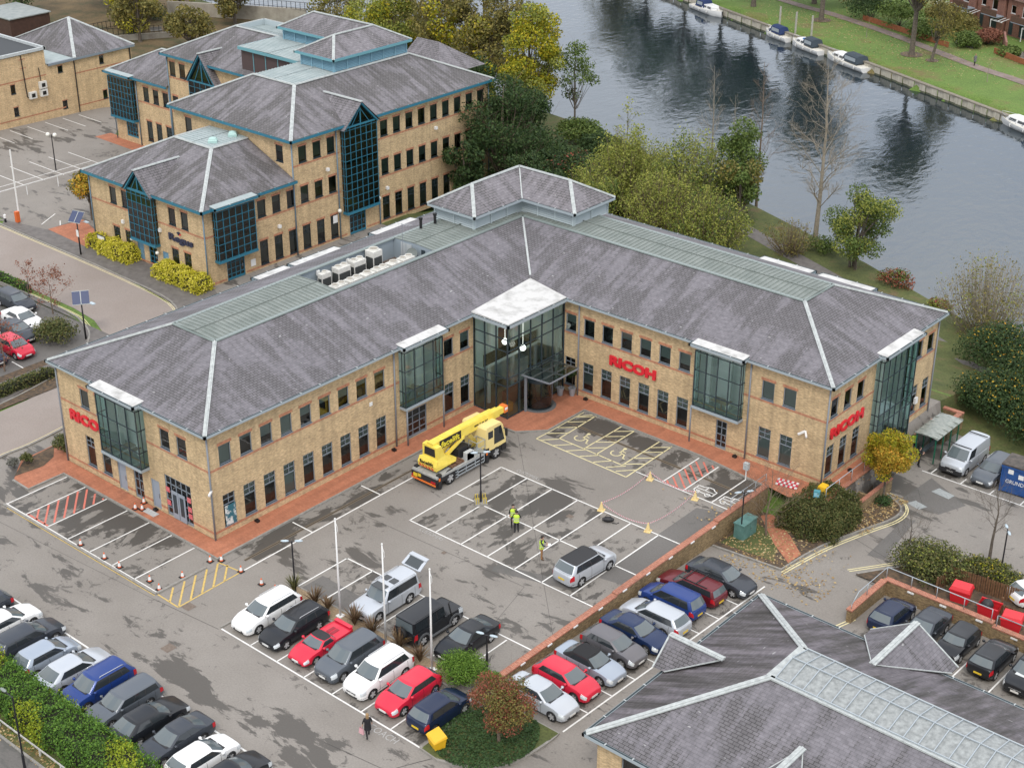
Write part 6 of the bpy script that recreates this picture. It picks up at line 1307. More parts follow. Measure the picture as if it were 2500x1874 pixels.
# island in the car park
tree('berry_tree', 'small rust-red leaved tree on the ivy-covered island', 28.3, -3.0, 4.9, 2.7, L_RED, 13000, .105, .30, 30, .1, rs=.27, twigs=3, bark=BARKR, mats2=L_OLIVE, frac2=.4)
round_bush('round_bush', 'bright green rounded bush at the end of the flagpole bed', 23.3, -.5, 1.7, 1.45, 2.5, L_BUSH, 9000, .10, nc=26)
round_bush('round_bush', 'small low green bush tucked behind the bright rounded one', 24.6, .5, 1.0, .7, 1.0, L_BUSH, 1200, .12)
iv = np.c_[rng.uniform(25.2,30.4,9000), rng.uniform(-6.6,-.1,9000)]; keep = [i for i in range(9000) if (iv[i,0]-27.2)**2/3.05**2+(iv[i,1]+3.0)**2/3.3**2 < 1]; iv = iv[keep]
t_ = leaves('ivy', np.c_[iv, [site_z(*q)+.16+rng.uniform(0,.1) for q in iv]], np.tile((0,0,1.),(len(iv),1)), .13, L_IVY, None, None, .7, .5); tag(t_, kind='stuff')
# strap-leaved plants in the gravel bed
def phormium(x, y, h, r, lb, mat, n=70):
    t = thing('strap_plant', lb, 'plant', (x,y,.09), 0, 'spiky plants in the gravel bed'); b = MB()
    for i in range(n):
        a = rng.uniform(0,2*pi); s = rng.uniform(.25,1); L = h*rng.uniform(.7,1.1); w_ = .035; px, py = -sin(a)*w_, cos(a)*w_
        P = [(cos(a)*s*r*k**1.4, sin(a)*s*r*k**1.4, L*(k-.28*s*k*k)) for k in (0,.4,.75,1)]
        for i0, (p, q) in enumerate(zip(P, P[1:])):
            k0, k1 = (1, 1, .75)[i0], (1, .75, .1)[i0]; b.poly([(p[0]-px*k0,p[1]-py*k0,p[2]),(p[0]+px*k0,p[1]+py*k0,p[2]),(q[0]+px*k1,q[1]+py*k1,q[2]),(q[0]-px*k1,q[1]-py*k1,q[2])])
    b.build('leaf_tuft', mat, t)
for x, y, h, r, lb, m_ in ((8.75,-.75,1.5,.75,'olive-green spiky plant at the foot of a lamp post',L_PHG),(10.75,-.8,1.35,.9,'bronze spiky plant, first past the olive-green one',L_PHOR),(11.85,-.7,1.05,.7,'low brownish spiky plant beside the flagpole behind the red sports car',L_PHOR),(14.3,-.7,1.6,.95,'tall bronze spiky plant in front of the silver off-roader',L_PHOR),(15.9,-.75,1.4,.95,'bronze spiky plant between two flagpoles beside the white SUV',L_PHOR),(18.2,-.7,1.6,1.0,'large bronze spiky plant behind the black off-roader spare wheel',L_PHOR),(20.0,-.75,1.3,.85,'bronze spiky plant beside the flagpole nearest the round bush',L_PHOR)): phormium(x, y, h, r, lb, m_)
# by the north road
hedge('golden_shrub', 'golden-yellow clipped shrub, the long one nearest the corner under the name sign', -42.4, 27.1, -35.4, 29.0, 1.5, L_GOLD, 6500, .16, 'shrub', 'golden shrubs', z=-.62, rough=.14)
hedge('golden_shrub', 'golden-yellow clipped shrub between the white sign board and blue doors', -51.2, 27.3, -46.6, 29.2, 1.5, L_GOLD, 4500, .16, 'shrub', 'golden shrubs', z=-.62, rough=.14)
hedge('golden_shrub', 'small golden-yellow shrub between the white sign board and brick forecourt', -53.6, 27.7, -51.6, 29.2, 1.4, L_GOLD, 2000, .16, 'shrub', 'golden shrubs', z=-.62, rough=.12)
tree('autumn_tree', 'small orange-brown tree against the end wall of the three-storey office', -60, 32.9, 5.8, 2.4, L_ORANGE, 3200, .24, .36, 18, .13, mats2=L_OLIVE, frac2=.4, rs=.36)
bare_tree('autumn_sapling', 'thin sapling with few rusty leaves beside the road footway', -46.8, 16.5, 3.8, 1.3, BARKR, .05, 4, .3, 'rusty saplings along the road footway', L_RUST, 260, .16, first=9)
bare_tree('autumn_sapling', 'rusty-leaved small tree standing over the dark green shrub', -42.3, 15.9, 3.9, 2.2, BARKR, .06, 5, .2, 'rusty saplings along the road footway', L_RUST, 800, .16, first=14)
bare_tree('autumn_sapling', 'rusty-leaved small tree beside the bright red hatchback', -35.2, 6.2, 4.6, 1.8, BARKR, .06, 5, .2, 'rusty saplings along the road footway', L_RUST, 650, .16, first=14)
round_bush('dark_bush', 'dark green shrub under the rusty small tree', -37, 12.6, 2.3, 1.9, 2.4, L_HEDB, 3200, .17, nc=18)
hedge('hedge', 'low dark hedge beside the bright red car', -31.6, -6, -30.6, 8.4, 1.0, L_HEDB, 3600, .17, rough=.06, z=-.62)
hedge('hedge', 'low green hedge between parked cars and the road footway', -58, 17.0, -48, 17.6, .8, L_HEDGE, 1600, .17, rough=.06, z=-.62)
round_bush('ball_bush', 'small clipped ball bush at the pavement corner', -18.8, -2.4, .55, .55, 1.15, L_HEDB, 1100, .1, nc=10, z=.12)
round_bush('ball_bush', 'larger dark bush beside the end downpipe', -18.2, .6, 1.1, .95, 1.7, L_HEDB, 2200, .12, nc=14, z=.12)
round_bush('ball_bush', 'grey wiry shrub in front of the ball bush', -19.3, -3.2, .55, .5, .7, leaf_mat('grey_leaf', [(0,(.09,.09,.075)),(1,(.18,.18,.15))]), 500, .1, nc=8, z=.12)
hedge('hedge', 'long bright green hedge with lime patches behind the front row of parked cars', -16, -20.3, 18.3, -17.75, 1.6, L_HEDGE, 46000, .125, mats2=L_LIME, th2=1.05, rough=.2, z=0)
# far bank
for i, (x, y, rx, ry, h, lf, lb) in enumerate(((-22,60,4,3.6,4.0,L_EVER,'dark shrub in the gap behind the roof plant room'),(-28.5,58.5,4,3.6,4.4,L_EVER,'dark shrub between the plant room and the tall brick wall'),(-38.5,75,4,3.5,5.5,L_EVER,'dark thicket at the end of the blue-trimmed office'),(-40.5,91,3.8,2.6,3.8,L_MID,'green thicket at the foot of the golden maple'),(-35,88.5,3.6,2.6,3.6,L_EVER,'dark green thicket at the foot of the slender tree'),(-29.5,85.5,3.8,2.6,3.8,L_WILL,'yellow-green thicket on the bank near the slender tree'),(-24,72.5,3.6,3.4,4.6,L_MID,'mid green thicket beside the largest dark evergreen'))):
    round_bush('thicket', lb, x, y, rx, ry, h, lf, 4500, .28, group='thickets behind the offices', nc=18)
F_ = 'trees on the far river bank'
tree('park_tree', 'big tree with ivy-clad trunk, nearest the blue-hooded boats', -51, 166.5, 20, 8.5, L_EVER, 7000, .42, .42, 26, .42, group=F_, twigs=4)
tree('park_tree', 'tall straight tree beside the footpath, with a leaf-strewn ring at its foot', -29.8, 156.6, 19.5, 6.6, L_EVER, 6500, .42, .36, 24, .42, group=F_, twigs=3, mats2=L_OLIVE, frac2=.4)
tree('park_tree', 'small leaning tree with thin yellowish crown beside the footpath', -25.9, 155.4, 8.5, 3.8, L_OLIVE, 1800, .3, .38, 16, .25, group=F_, twigs=4, lean=(1.5,1.0))
for k_, (x, y, h, r, lf) in enumerate(((-73,171,24,9,L_EVER),(-84,176,24,9,L_EVER),(-64.5,167.5,21,6,L_EVER),(-97,182,22,9,L_EVER),(-58,176,18,6,L_OLIVE),(-110,190,20,9,L_OLIVE))):
    tree('park_tree', 'dark tree on the far bank '+('right behind the lone upstream cruiser','one tree upstream of that cruiser','slimmest one nearest that cruiser','broad one well upstream','olive one near the ivy-clad trunk','farthest upstream')[k_], x, y, h, r, lf, 4200, .5, .18, 22, .4, group='far bank trees mirrored in the water', twigs=1)
for x, y, lb in ((-40,161.4,'thin bare staked sapling near the moored boats'),(-14.7,150.1,'thin bare staked sapling near the walking person')): bare_tree('sapling', lb, x, y, 3.4, .8, BARKP, .05, 3, .5, F_, first=6)
for i, (x, y, r, h, lf, lb) in enumerate(((-45.5,172.5,4.5,5.5,L_EVER,'dark garden shrub behind the small staked sapling'),(-39.5,171,4.5,5.5,L_MID,'mid green garden bush beside the orange-brown garden fence'),(-33,166.8,3.4,3.4,L_MID,'bushy garden shrub behind the tall straight tree'),(-29.5,172,3.2,4.2,L_OLIVE,'olive garden bush behind the small leaning tree'),(-25.8,166.5,2.4,2.4,L_MID,'rounded grey-green bush in the terrace garden'),(-24,170,2.2,3,L_RUST,'rusty garden shrub in front of the lean-to'),(-18.6,165.6,1.8,1.6,L_MID,'low bush by the terrace garden wall'),(-35.5,176,3.2,4.5,L_OLIVE,'olive tree against the terrace corner'),(-52,180,5.5,6.5,L_OLIVE,'large olive bush beside the footpath beyond the boats'))):
    round_bush('garden_bush', lb, x, y, r, r*.9, h, lf, 2600, .3, group='garden bushes across the river', nc=16, z=gz(x,y))
# garden beyond the rear car park
for i, (x, y, h, r, lf, lb) in enumerate(((-122,86,10,4.6,L_OLIVE,'olive garden tree between the dark hut and golden shrub'),(-131,92,12,5.5,L_MAPLE,'yellowing garden tree behind the dark hut'),(-142,95,13,6,L_OLIVE,'large olive tree behind the dark hut roof'),(-150,84,12,6,L_EVER,'dark evergreen tree beyond the dark hut'),(-112,88,7,4,L_OLIVE,'low olive tree between the terrace wall and slate hip'),(-135,104,9,5,L_MAPLE,'yellow-olive tree on the river side of the railings'),(-120,103,8,4.5,L_OLIVE,'olive tree beyond the pale terrace wall'),(-148,100,11,6,L_EVER,'tall dark tree behind the yellowing garden trees'))):
    tree('garden_tree', lb, x, y, h, r, lf, 3600, .4, .12, 22, .28, group='garden trees around the dark hut', twigs=3, rs=.34)
round_bush('golden_shrub', 'golden shrub in the garden behind the railings', -128.5, 89.5, 3.2, 2.4, 2.4, L_GOLD, 1600, .3, 'shrub', 'golden shrubs'); round_bush('dark_bush', 'dark green garden bush behind the golden shrub', -133, 96, 4, 3, 3.2, L_EVER, 1600, .3)
# fallen leaves
def scatter(n, fx, zoff, size=.11):
    P = []
    while len(P) < n:
        q = fx()
        if q: P.append((q[0], q[1], gz(q[0],q[1])+zoff))
    return P
P = scatter(700, lambda: (rng.normal(27.6,2.2), rng.uniform(23.9,29)), .13)+scatter(900, lambda: (rng.uniform(28.9,32), rng.uniform(32,39)), .13)+scatter(2600, lambda: (rng.normal(-29,9), rng.normal(160,6)), .04)+scatter(1500, lambda: (rng.normal(-52,7), rng.normal(168,5)), .04)+scatter(700, lambda: (rng.uniform(-14,18), rng.normal(-20.9,.25)), .04)+scatter(250, lambda: (rng.uniform(-30.5,-29.6), rng.uniform(-12,9)), .05)+scatter(300, lambda: (rng.uniform(26,34), rng.normal(23.4,1.0)), .03)
t_ = leaves('fallen_leaves', P, np.tile((0,0,1.),(len(P),1)), .16, L_DROP, None, None, .7, .3); tag(t_, kind='stuff')
# ------------------------------------------------------------------ vehicles
CGLASS = M('car_glass', (.022,.027,.031), .05); CGLASS.node_tree.nodes['Principled BSDF'].inputs['IOR'].default_value = 1.62
CGLASSW = M('sky_tinted_screen_glass', (.105,.128,.138), .05); CGLASSW.node_tree.nodes['Principled BSDF'].inputs['IOR'].default_value = 1.6  # paler base colour stands in for sky reflection and lit cabin
TYRE = M('tyre_rubber', (.014,.014,.015), .8); RIM = M('alloy_rim', (.55,.56,.57), .35, .5); RIMD = M('dark_rim', (.05,.05,.055), .4, .4)
PLASTIC = M('black_plastic', (.018,.018,.02), .55); HEADL = M('headlight_lens', (.62,.66,.68), .12, .2); TAILL = M('tail_light_lens', (.45,.012,.02), .2)
PLATEW = M('white_number_plate', (.7,.7,.68), .4); PLATEY = M('yellow_number_plate', (.72,.50,.03), .4); CHR = M('chrome_trim', (.6,.61,.62), .2, .8); FABRIC = M('black_soft_top', (.014,.014,.016), .85)
PAINT = {}
def car_paint(k, c, metal=.15, rough=.32):
    if k not in PAINT: PAINT[k] = M(k, c, rough, metal, Coat_Weight=.22, Coat_Roughness=.04, Specular_IOR_Level=.4)
    return PAINT[k]
WHITE = car_paint('white_car_paint', (.78,.78,.77), 0); SILVER = car_paint('silver_car_paint', (.50,.53,.57), .35); SILVB = car_paint('blue_silver_car_paint', (.36,.41,.48), .4)
BLK = car_paint('black_car_paint', (.012,.014,.018), .1); DGREY = car_paint('dark_grey_car_paint', (.045,.052,.065), .3); GREY = car_paint('grey_car_paint', (.15,.145,.155), .4); MGREY = car_paint('mid_grey_car_paint', (.11,.125,.145), .3)
REDC = car_paint('bright_red_car_paint', (.62,.02,.05), .05); MAROON = car_paint('maroon_car_paint', (.13,.013,.02), .15); NAVY = car_paint('navy_car_paint', (.012,.028,.085), .2); BLUE = car_paint('blue_car_paint', (.015,.045,.20), .2); DBLUE = car_paint('dark_blue_car_paint', (.010,.020,.055), .2)
def itp(pts, s):
    if s <= pts[0][0]: return pts[0][1]
    for (a,b),(c,d) in zip(pts, pts[1:]):
        if s <= c: t = (s-a)/(c-a); return b+(d-b)*t
    return pts[-1][1]
class Car:
    def __init__(s, L=4.4, W=1.8, H=1.48, wb=2.6, fo=.85, cowl=1.15, rf=1.9, rr=3.6, rb=4.2, zc=.98, zn=.72, zd=1.02, zt=1.0, tr=.79, wr=.335, side=(0,.46,.50,.90), roofm=None, cabm=None, rails=False, rim=None, bulge=.03, box=0.0, clad=False, grille=True, plates=True, sideglass=None, nose=.72):
        s.__dict__.update(locals()); s.P = {}
        h2 = L/2
        top = [(0,zn-.24),(.03,zn-.12),(.10,zn-.03),(.22,zn),(cowl*.6,zc-.045),(cowl,zc),(rb,zd),(L-.16,zt),(L-.05,zt-.06),(L-.015,zt-.20),(L,zt-.34)]
        bot = [(0,.30),(.12,.20),(fo,.19),(L-fo,.19),(L-.2,.24),(L,.36)]
        n1 = nose+(1-nose)*box
        wid = [(0,n1),(.05,n1+.07*(1-box)),(.16,.5+.5*(.80+.2*box)),(.4,.965+.03*box),(.9,1),(L-.9,1),(L-.4,.975+.02*box),(L-.14,.92+.06*box),(L-.04,.86+.12*box),(L,.80+.18*box)]
        s.top, s.bot, s.wid = top, bot, wid
        st = sorted(set([0,.03,.06,.10,.16,.22,.3,.4,.55,.75]+[.75+i*(L-1.5)/14 for i in range(1,14)]+[L-.75,L-.55,L-.4,L-.28,L-.16,L-.1,L-.05,L-.015,L,cowl]))
        sec = [s.section(q) for q in st]; nr = len(sec[0])
        hb = MB(); N = 2*nr-2
        for q, sc in zip(st, sec):
            x = h2-q; ring = [(x,y,z) for y,z in sc]+[(x,-y,z) for y,z in sc[-2:0:-1]]; hb.v += ring
        for i in range(len(st)-1):
            for k in range(N): k2 = (k+1) % N; a = i*N; hb.f.append((a+k,a+k2,a+N+k2,a+N+k)); hb.m.append(0)
        hb.f.append(tuple(reversed(range(N)))); hb.m.append(0); hb.f.append(tuple((len(st)-1)*N+k for k in range(N))); hb.m.append(0)
        me = hb.mesh('hull', WHITE); ob = bpy.data.objects.new('hull', me); COL.objects.link(ob)
        bm = bmesh.new(); bm.from_mesh(me); bmesh.ops.recalc_face_normals(bm, faces=bm.faces); bm.to_mesh(me); bm.free()
        cb = MB()
        for ax in (fo, fo+wb):
            for sy in (-1,1): cb.tube([(h2-ax,sy*(W/2-.30),wr+.0),(h2-ax,sy*(W/2+.2),wr+.0)], wr+.045, 20)
        cm_ = cb.mesh('cut', PLASTIC); bm = bmesh.new(); bm.from_mesh(cm_); bmesh.ops.recalc_face_normals(bm, faces=bm.faces); bm.to_mesh(cm_); bm.free(); co = bpy.data.objects.new('cut', cm_); COL.objects.link(co)
        md = ob.modifiers.new('b', 'BOOLEAN'); md.operation = 'DIFFERENCE'; md.object = co; md.solver = 'EXACT'; md.material_mode = 'TRANSFER'
        ev = ob.evaluated_get(bpy.context.evaluated_depsgraph_get()); e = bpy.data.meshes.new_from_object(ev)
        body = MB(); pl = [i for i, m_ in enumerate(e.materials) if m_ and m_.name.startswith('black_plastic')]
        body.v = [tuple(v.co) for v in e.vertices]; body.f = [tuple(p.vertices) for p in e.polygons]; body.m = [1 if p.material_index in pl else 0 for p in e.polygons]
        bpy.data.objects.remove(ob); bpy.data.objects.remove(co); bpy.data.meshes.remove(e)
        # seams and sill strip
        for q in (rf*.35+cowl*.65+.12, cowl+(rb-cowl)*.47, cowl+(rb-cowl)*.84):
            for sy in (-1,1): s.patch(body, q-.011, q+.011, 2.05, 4.9, sy, 1, .004, 1, 6)
        for sy in (-1,1): s.patch(body, fo+wr+.05, fo+wb-wr-.05, 1.0, 2.15 if not clad else 2.5, sy, 1, .006, 6, 2)
        if clad:
            for a, b in ((.1,fo-wr-.05),(fo+wb+wr+.05,L-.1)):
                for sy in (-1,1): s.patch(body, a, b, 1.0, 2.5, sy, 1, .006, 4, 2)
        body.poly([(h2-cowl+.11,-W*.36,zc+.026),(h2-cowl+.11,W*.36,zc+.026),(h2-cowl-.05,W*.37,zc+.03),(h2-cowl-.05,-W*.37,zc+.03)], 1)
        # cabin
        wbs = W/2*.935; wt = wbs*tr; zs = H-.065; zr = .12
        B = [(cowl-.16,0),(cowl-.10,wbs*.52),(cowl+.05,wbs*.88)]; T = [(rf-.06,0),(rf-.04,wt*.5),(rf+.02,wt*.86)]; Bz = [zc]*3
        sa, sc_ = cowl+.20, rb-.10; ta, tc = rf+.10, rr-.02; kinds = ['ws','ws','pil']; f = list(side)
        for i, q in enumerate(f):
            B.append((sa+(sc_-sa)*q, wbs)); T.append((ta+(tc-ta)*q, wt))
            if i < len(f)-1: kinds.append('glass' if i % 2 == 0 else 'bpil')
        kinds.append('pil'); B.append((sc_, wbs*.985)); T.append((tc, wt*.985)); kinds.append('pil')
        B += [(rb+.03,wbs*.86),(rb+.10*(1-box),wbs*.5),(rb+.13*(1-box),0)]; T += [(rr+.05,wt*.86),(rr+.09,wt*.5),(rr+.10,0)]; kinds += ['rw','rw']
        lev = [0,.07,.90,1.0]; np_ = len(B); rings = []
        for t in lev:
            r = []
            for (bs,by),(ts,ty) in zip(B,T):
                q = bs+(ts-bs)*t; z0 = itp(top, min(bs, L-.2)); y = by+(ty-by)*t+(bulge*sin(pi*t) if by > .1 else 0); xx = h2-q
                r.append((xx, y, z0-.01+(zs+(.045 if by < wbs*.6 else .02 if by < wbs*.9 else 0)-z0+.01)*t))
            rings.append(r)
        glass = {'ws': MB(), 'rw': MB()}; sides = {}
        cab = MB(); cabmi = 0
        for sy in (1,-1):
            gi = 0
            for k in range(np_-1):
                kd = kinds[k]
                for l in range(3):
                    q = [rings[l][k],rings[l][k+1],rings[l+1][k+1],rings[l+1][k]]; q = [(x,y*sy,z) for x,y,z in q]
                    if sy < 0: q = q[::-1]
                    isg = l == 1 and kd in ('ws','rw','glass')
                    if isg and kd == 'glass' and sideglass is not None and gi not in sideglass: isg = False
                    if isg:
                        if kd == 'glass': sides.setdefault((sy,gi), MB()).poly(q)
                        else: glass[kd].poly(q)
                    else: cab.poly(q, 1 if (kd == 'bpil' and l == 1) else 0)
                if kd == 'glass': gi += 1
        roof = MB(); r3 = rings[3]; cols = []
        for k in range(np_):
            x, y, z = r3[k]; rise = .05*sin(pi*min(1,max(0,(k+.0)/(np_-1)))) if y > .01 else .0
            zc_ = z+(.05 if 2 <= k <= np_-3 else .0)
            cols.append([(x,y,z),(x,y*.82,z+(zc_-z)*.55),(x,y*.4,z+(zc_-z)*.95),(x,0,zc_),(x,-y*.4,z+(zc_-z)*.95),(x,-y*.82,z+(zc_-z)*.55),(x,-y,z)])
        for a, b in zip(cols, cols[1:]):
            for i in range(6): roof.poly([b[i],b[i+1],a[i+1],a[i]])
        tgt = body if cabm is None else MB()
        for mb in ([cab] if roofm else [cab, roof]):
            for fc, mi in zip(mb.f, mb.m): tgt.poly([mb.v[i] for i in fc], mi)
        if rails:
            rl = MB()
            for sy in (-1,1): rl.tube([(h2-rf-.25,sy*wt*.92,H-.04),(h2-rf-.35,sy*wt*.92,H+.035),(h2-rr+.25,sy*wt*.94,H+.03),(h2-rr+.12,sy*wt*.94,H-.05)], .022, 5)
            s.P['roof_rail'] = (rl.mesh('roof_rail', CHR, smooth=True), None)
        # weld and smooth the body
        me = body.mesh('body', [WHITE, PLASTIC]); bm = bmesh.new(); bm.from_mesh(me); bmesh.ops.remove_doubles(bm, verts=bm.verts, dist=.0015); bm.to_mesh(me); bm.free(); me.polygons.foreach_set('use_smooth', [True]*len(me.polygons)); me.set_sharp_from_angle(angle=radians(52)); s.P['body'] = (me, 'paint')
        sm_ = lambda mb, nm, mt: (mb.mesh(nm, mt, smooth=True), None)
        if cabm is not None: s.P['soft_top'] = sm_(tgt, 'soft_top', cabm)
        if roofm: s.P['roof'] = sm_(roof, 'roof', roofm)
        s.P['windscreen'] = sm_(glass['ws'], 'windscreen', CGLASSW); s.P['rear_window'] = sm_(glass['rw'], 'rear_window', CGLASSW)
        s.sides = [m_.mesh('side_window', CGLASS, smooth=True) for m_ in sides.values()]
        s.lights = []
        for sy in (-1,1):
            m_ = MB(); s.patch(m_, .055, .40, 3.35, 5.25, sy, 0, .012, 5, 3); s.lights.append(('headlight', m_.mesh('headlight', HEADL, smooth=True)))
            m_ = MB(); s.patch(m_, L-.30, L-.012, 3.25, 4.85, sy, 0, .012, 5, 3); s.lights.append(('tail_light', m_.mesh('tail_light', TAILL, smooth=True)))
            m_ = MB(); y = sy*(W/2+.09); x = h2-cowl-.32; m_.lathe([(0,-.075),(.085,-.06),(.10,0),(.085,.06),(0,.075)], 8, (x,y,zc+.07)); m_.bar((x,sy*W*.455,zc+.03),(x,y,zc+.05),.06,.05); s.lights.append(('mirror', m_.mesh('mirror', [WHITE], smooth=True)))
        z0 = itp(top,0); g_ = MB(); w0 = W/2*n1
        if grille:
            g_.add([(h2+.012,-w0*.62,z0-.015),(h2+.012,w0*.62,z0-.015),(h2+.006,w0*.5,z0-.13),(h2+.006,-w0*.5,z0-.13),(h2+.012,-w0*.8,.40),(h2+.012,w0*.8,.40),(h2+.012,w0*.7,.31),(h2+.012,-w0*.7,.31)], [(3,2,1,0),(7,6,5,4)],0)
            g_.bar((h2+.012,-w0*.6,z0-.01),(h2+.012,w0*.6,z0-.01),.02,.025,1); g_.bar((h2+.014,-.06,z0-.06),(h2+.014,.06,z0-.06),.02,.08,1); s.P['grille'] = (g_.mesh('grille', [PLASTIC, CHR]), None)
        m_ = MB(); m_.bar((h2+.02,-.26,.455),(h2+.02,.26,.455),.02,.12); s.front = m_.mesh('number_plate', PLATEW)
        m_ = MB(); zz = zt-.46 if zt > .95 else .5; m_.bar((-h2-.02,-.26,zz),(-h2-.02,.26,zz),.02,.12); s.rear = m_.mesh('number_plate', PLATEY)
        s.axles = (h2-fo, h2-fo-wb)
    def section(s, q):
        z1 = itp(s.top,q); z0 = itp(s.bot,q); w = s.W/2*itp(s.wid,q); cr = .035 if q < s.cowl else .015
        f = 1-.06*(1-s.box)
        return [(0,z0),(w*.80,z0),(w*.965,z0+.07),(w,z0+(z1-z0)*.46),(w*.985,z1-.15 if z1-z0 > .4 else z0+(z1-z0)*.7),(w*(.945+.04*s.box),z1-.035),(w*.74,z1+cr*.5),(0,z1+cr)]
    def patch(s, mb, s0, s1, v0, v1, sy, mi, off, nu, nv):
        G_ = []
        for i in range(nu+1):
            q = s0+(s1-s0)*i/nu; sc = s.section(q)
            for j in range(nv+1):
                v = v0+(v1-v0)*j/nv; k = min(int(v), len(sc)-2); t = v-k; y = sc[k][0]+(sc[k+1][0]-sc[k][0])*t; z = sc[k][1]+(sc[k+1][1]-sc[k][1])*t
                ex = off if q < .3 else (-off if q > s.L-.3 else 0)
                G_.append((s.L/2-q+ex*1.2, sy*(y+off), z+(off*.6 if v > 4.5 else 0)))
        w_ = nv+1; fs = []
        for i in range(nu):
            for j in range(nv):
                f = (i*w_+j,(i+1)*w_+j,(i+1)*w_+j+1,i*w_+j+1); fs.append(f if sy > 0 else f[::-1])
        mb.add(G_, [f[::-1] for f in fs], mi)
WH = {}
def wheel_meshes(r, rim):
    k = (r, rim.name)
    if k not in WH:
        t = MB(); w = .105; prof = [(r*.66,-w),(r*.9,-w),(r*.985,-w*.8),(r,-w*.4),(r,w*.4),(r*.985,w*.8),(r*.9,w),(r*.66,w)]
        n = 22
        for rr, y in prof:
            for i in range(n): t.v.append((rr*cos(2*pi*i/n), y, rr*sin(2*pi*i/n)))
        for a in range(len(prof)-1):
            for i in range(n): j = (i+1) % n; t.f.append((a*n+i,a*n+j,(a+1)*n+j,(a+1)*n+i)); t.m.append(0)
        q = MB()
        for rr, y in ((r*.68,.07),(r*.62,.095),(r*.60,.04),(0,.04)):
            for i in range(n): q.v.append((rr*cos(2*pi*i/n), y, rr*sin(2*pi*i/n)))
        for a in range(3):
            for i in range(n): j = (i+1) % n; q.f.append((a*n+i,a*n+j,(a+1)*n+j,(a+1)*n+i)); q.m.append(0 if a == 0 else 1)
        for i in range(5): a = 2*pi*i/5; q.bar((0,.08,0),(r*.62*cos(a),.085,r*.62*sin(a)),.10*r/.32,.04,0,(0,1,0))
        q.lathe([(0,0)],3) if False else None
        WH[k] = (t.mesh('tyre', TYRE, smooth=True), q.mesh('rim', [rim, PLASTIC], auto=40))
    return WH[k]
CT = {}
def car(kind, x, y, rz, paint, label, name='parked_car', cat='car', group=None, drop=(), roofm=None, z=None, rot=0):
    c = CT[kind]; z = site_z(x,y)+.005 if z is None else z
    t = thing(name, label, cat, (x,y,z), 0, group); e = .4
    n = Vector((-(site_z(x+e,y)-site_z(x-e,y))/(2*e), -(site_z(x,y+e)-site_z(x,y-e))/(2*e), 1)).normalized()
    t.rotation_euler = (Vector((0,0,1)).rotation_difference(n).to_matrix() @ Matrix.Rotation(radians(rz+rot),3,'Z')).to_euler()
    for k, (me, what) in c.P.items():
        if k in drop: continue
        o = link(k, me, t)
        if what == 'paint': o.material_slots[0].link = 'OBJECT'; o.material_slots[0].material = paint
        if k == 'roof' and roofm: o.material_slots[0].link = 'OBJECT'; o.material_slots[0].material = roofm
    for me in c.sides: link('side_window', me, t)
    for k, me in c.lights:
        if k in drop: continue
        o = link(k, me, t)
        if k == 'mirror': o.material_slots[0].link = 'OBJECT'; o.material_slots[0].material = paint
    if c.plates: link('number_plate', c.front, t); link('number_plate', c.rear, t)
    tm, rm_ = wheel_meshes(c.wr, c.rim or RIM)
    for ax in c.axles:
        for sy in (-1,1):
            wo = bpy.data.objects.new('wheel', None); COL.objects.link(wo); wo.parent = t; wo.empty_display_size = .2; wo.location = (ax, sy*(c.W/2-.115), c.wr); wo.rotation_euler = (0,0,0 if sy > 0 else pi)
            link('tyre', tm, wo); link('rim', rm_, wo)
    return t
CT['hatch'] = Car(L=4.05,H=1.48,W=1.75,wb=2.5,fo=.82,cowl=1.02,rf=1.75,rr=3.42,rb=3.86,zc=.99,zd=1.03,zt=1.0)
CT['hatch3'] = Car(L=4.25,H=1.43,W=1.79,wb=2.6,fo=.88,cowl=1.15,rf=1.95,rr=3.55,rb=4.05,zc=.97,zd=1.03,zt=1.0,side=(0,.55,.585,.90))
CT['estate'] = Car(L=4.72,H=1.47,W=1.82,wb=2.7,fo=.93,cowl=1.28,rf=2.05,rr=4.1,rb=4.52,zc=.98,zd=1.0,zt=.98,side=(0,.36,.385,.68,.705,.95),rails=True)
CT['estate2'] = Car(L=4.7,H=1.46,W=1.76,wb=2.66,fo=.95,cowl=1.32,rf=2.02,rr=4.3,rb=4.56,zc=.97,zn=.74,zd=.98,zt=.95,side=(0,.34,.37,.63,.66,.97),box=.35,tr=.84)
CT['saloon'] = Car(L=4.62,H=1.43,W=1.82,wb=2.75,fo=.86,cowl=1.28,rf=2.08,rr=3.22,rb=3.92,zc=.97,zd=.99,zt=1.0,side=(0,.46,.49,.90))
CT['saloon2'] = Car(L=4.85,H=1.45,W=1.86,wb=2.8,fo=.95,cowl=1.32,rf=2.12,rr=3.55,rb=4.3,zc=.97,zd=1.02,zt=1.0,side=(0,.44,.47,.88),tr=.77)
CT['coupe'] = Car(L=4.6,H=1.40,W=1.79,wb=2.76,fo=.80,cowl=1.30,rf=2.15,rr=3.15,rb=3.95,zc=.95,zd=.98,zt=.97,side=(0,.55,.56,.88),tr=.75)
CT['suv'] = Car(L=4.55,H=1.68,W=1.86,wb=2.7,fo=.90,cowl=1.12,rf=1.82,rr=3.92,rb=4.36,zc=1.08,zn=.86,zd=1.15,zt=1.12,wr=.355,side=(0,.40,.425,.74,.77,.93),rails=True,clad=True)
CT['suv2'] = Car(L=4.6,H=1.71,W=1.9,wb=2.74,fo=.88,cowl=1.15,rf=1.8,rr=4.0,rb=4.42,zc=1.10,zn=.9,zd=1.16,zt=1.13,wr=.37,side=(0,.40,.425,.72,.75,.94),roofm=PLASTIC,clad=True,tr=.82)
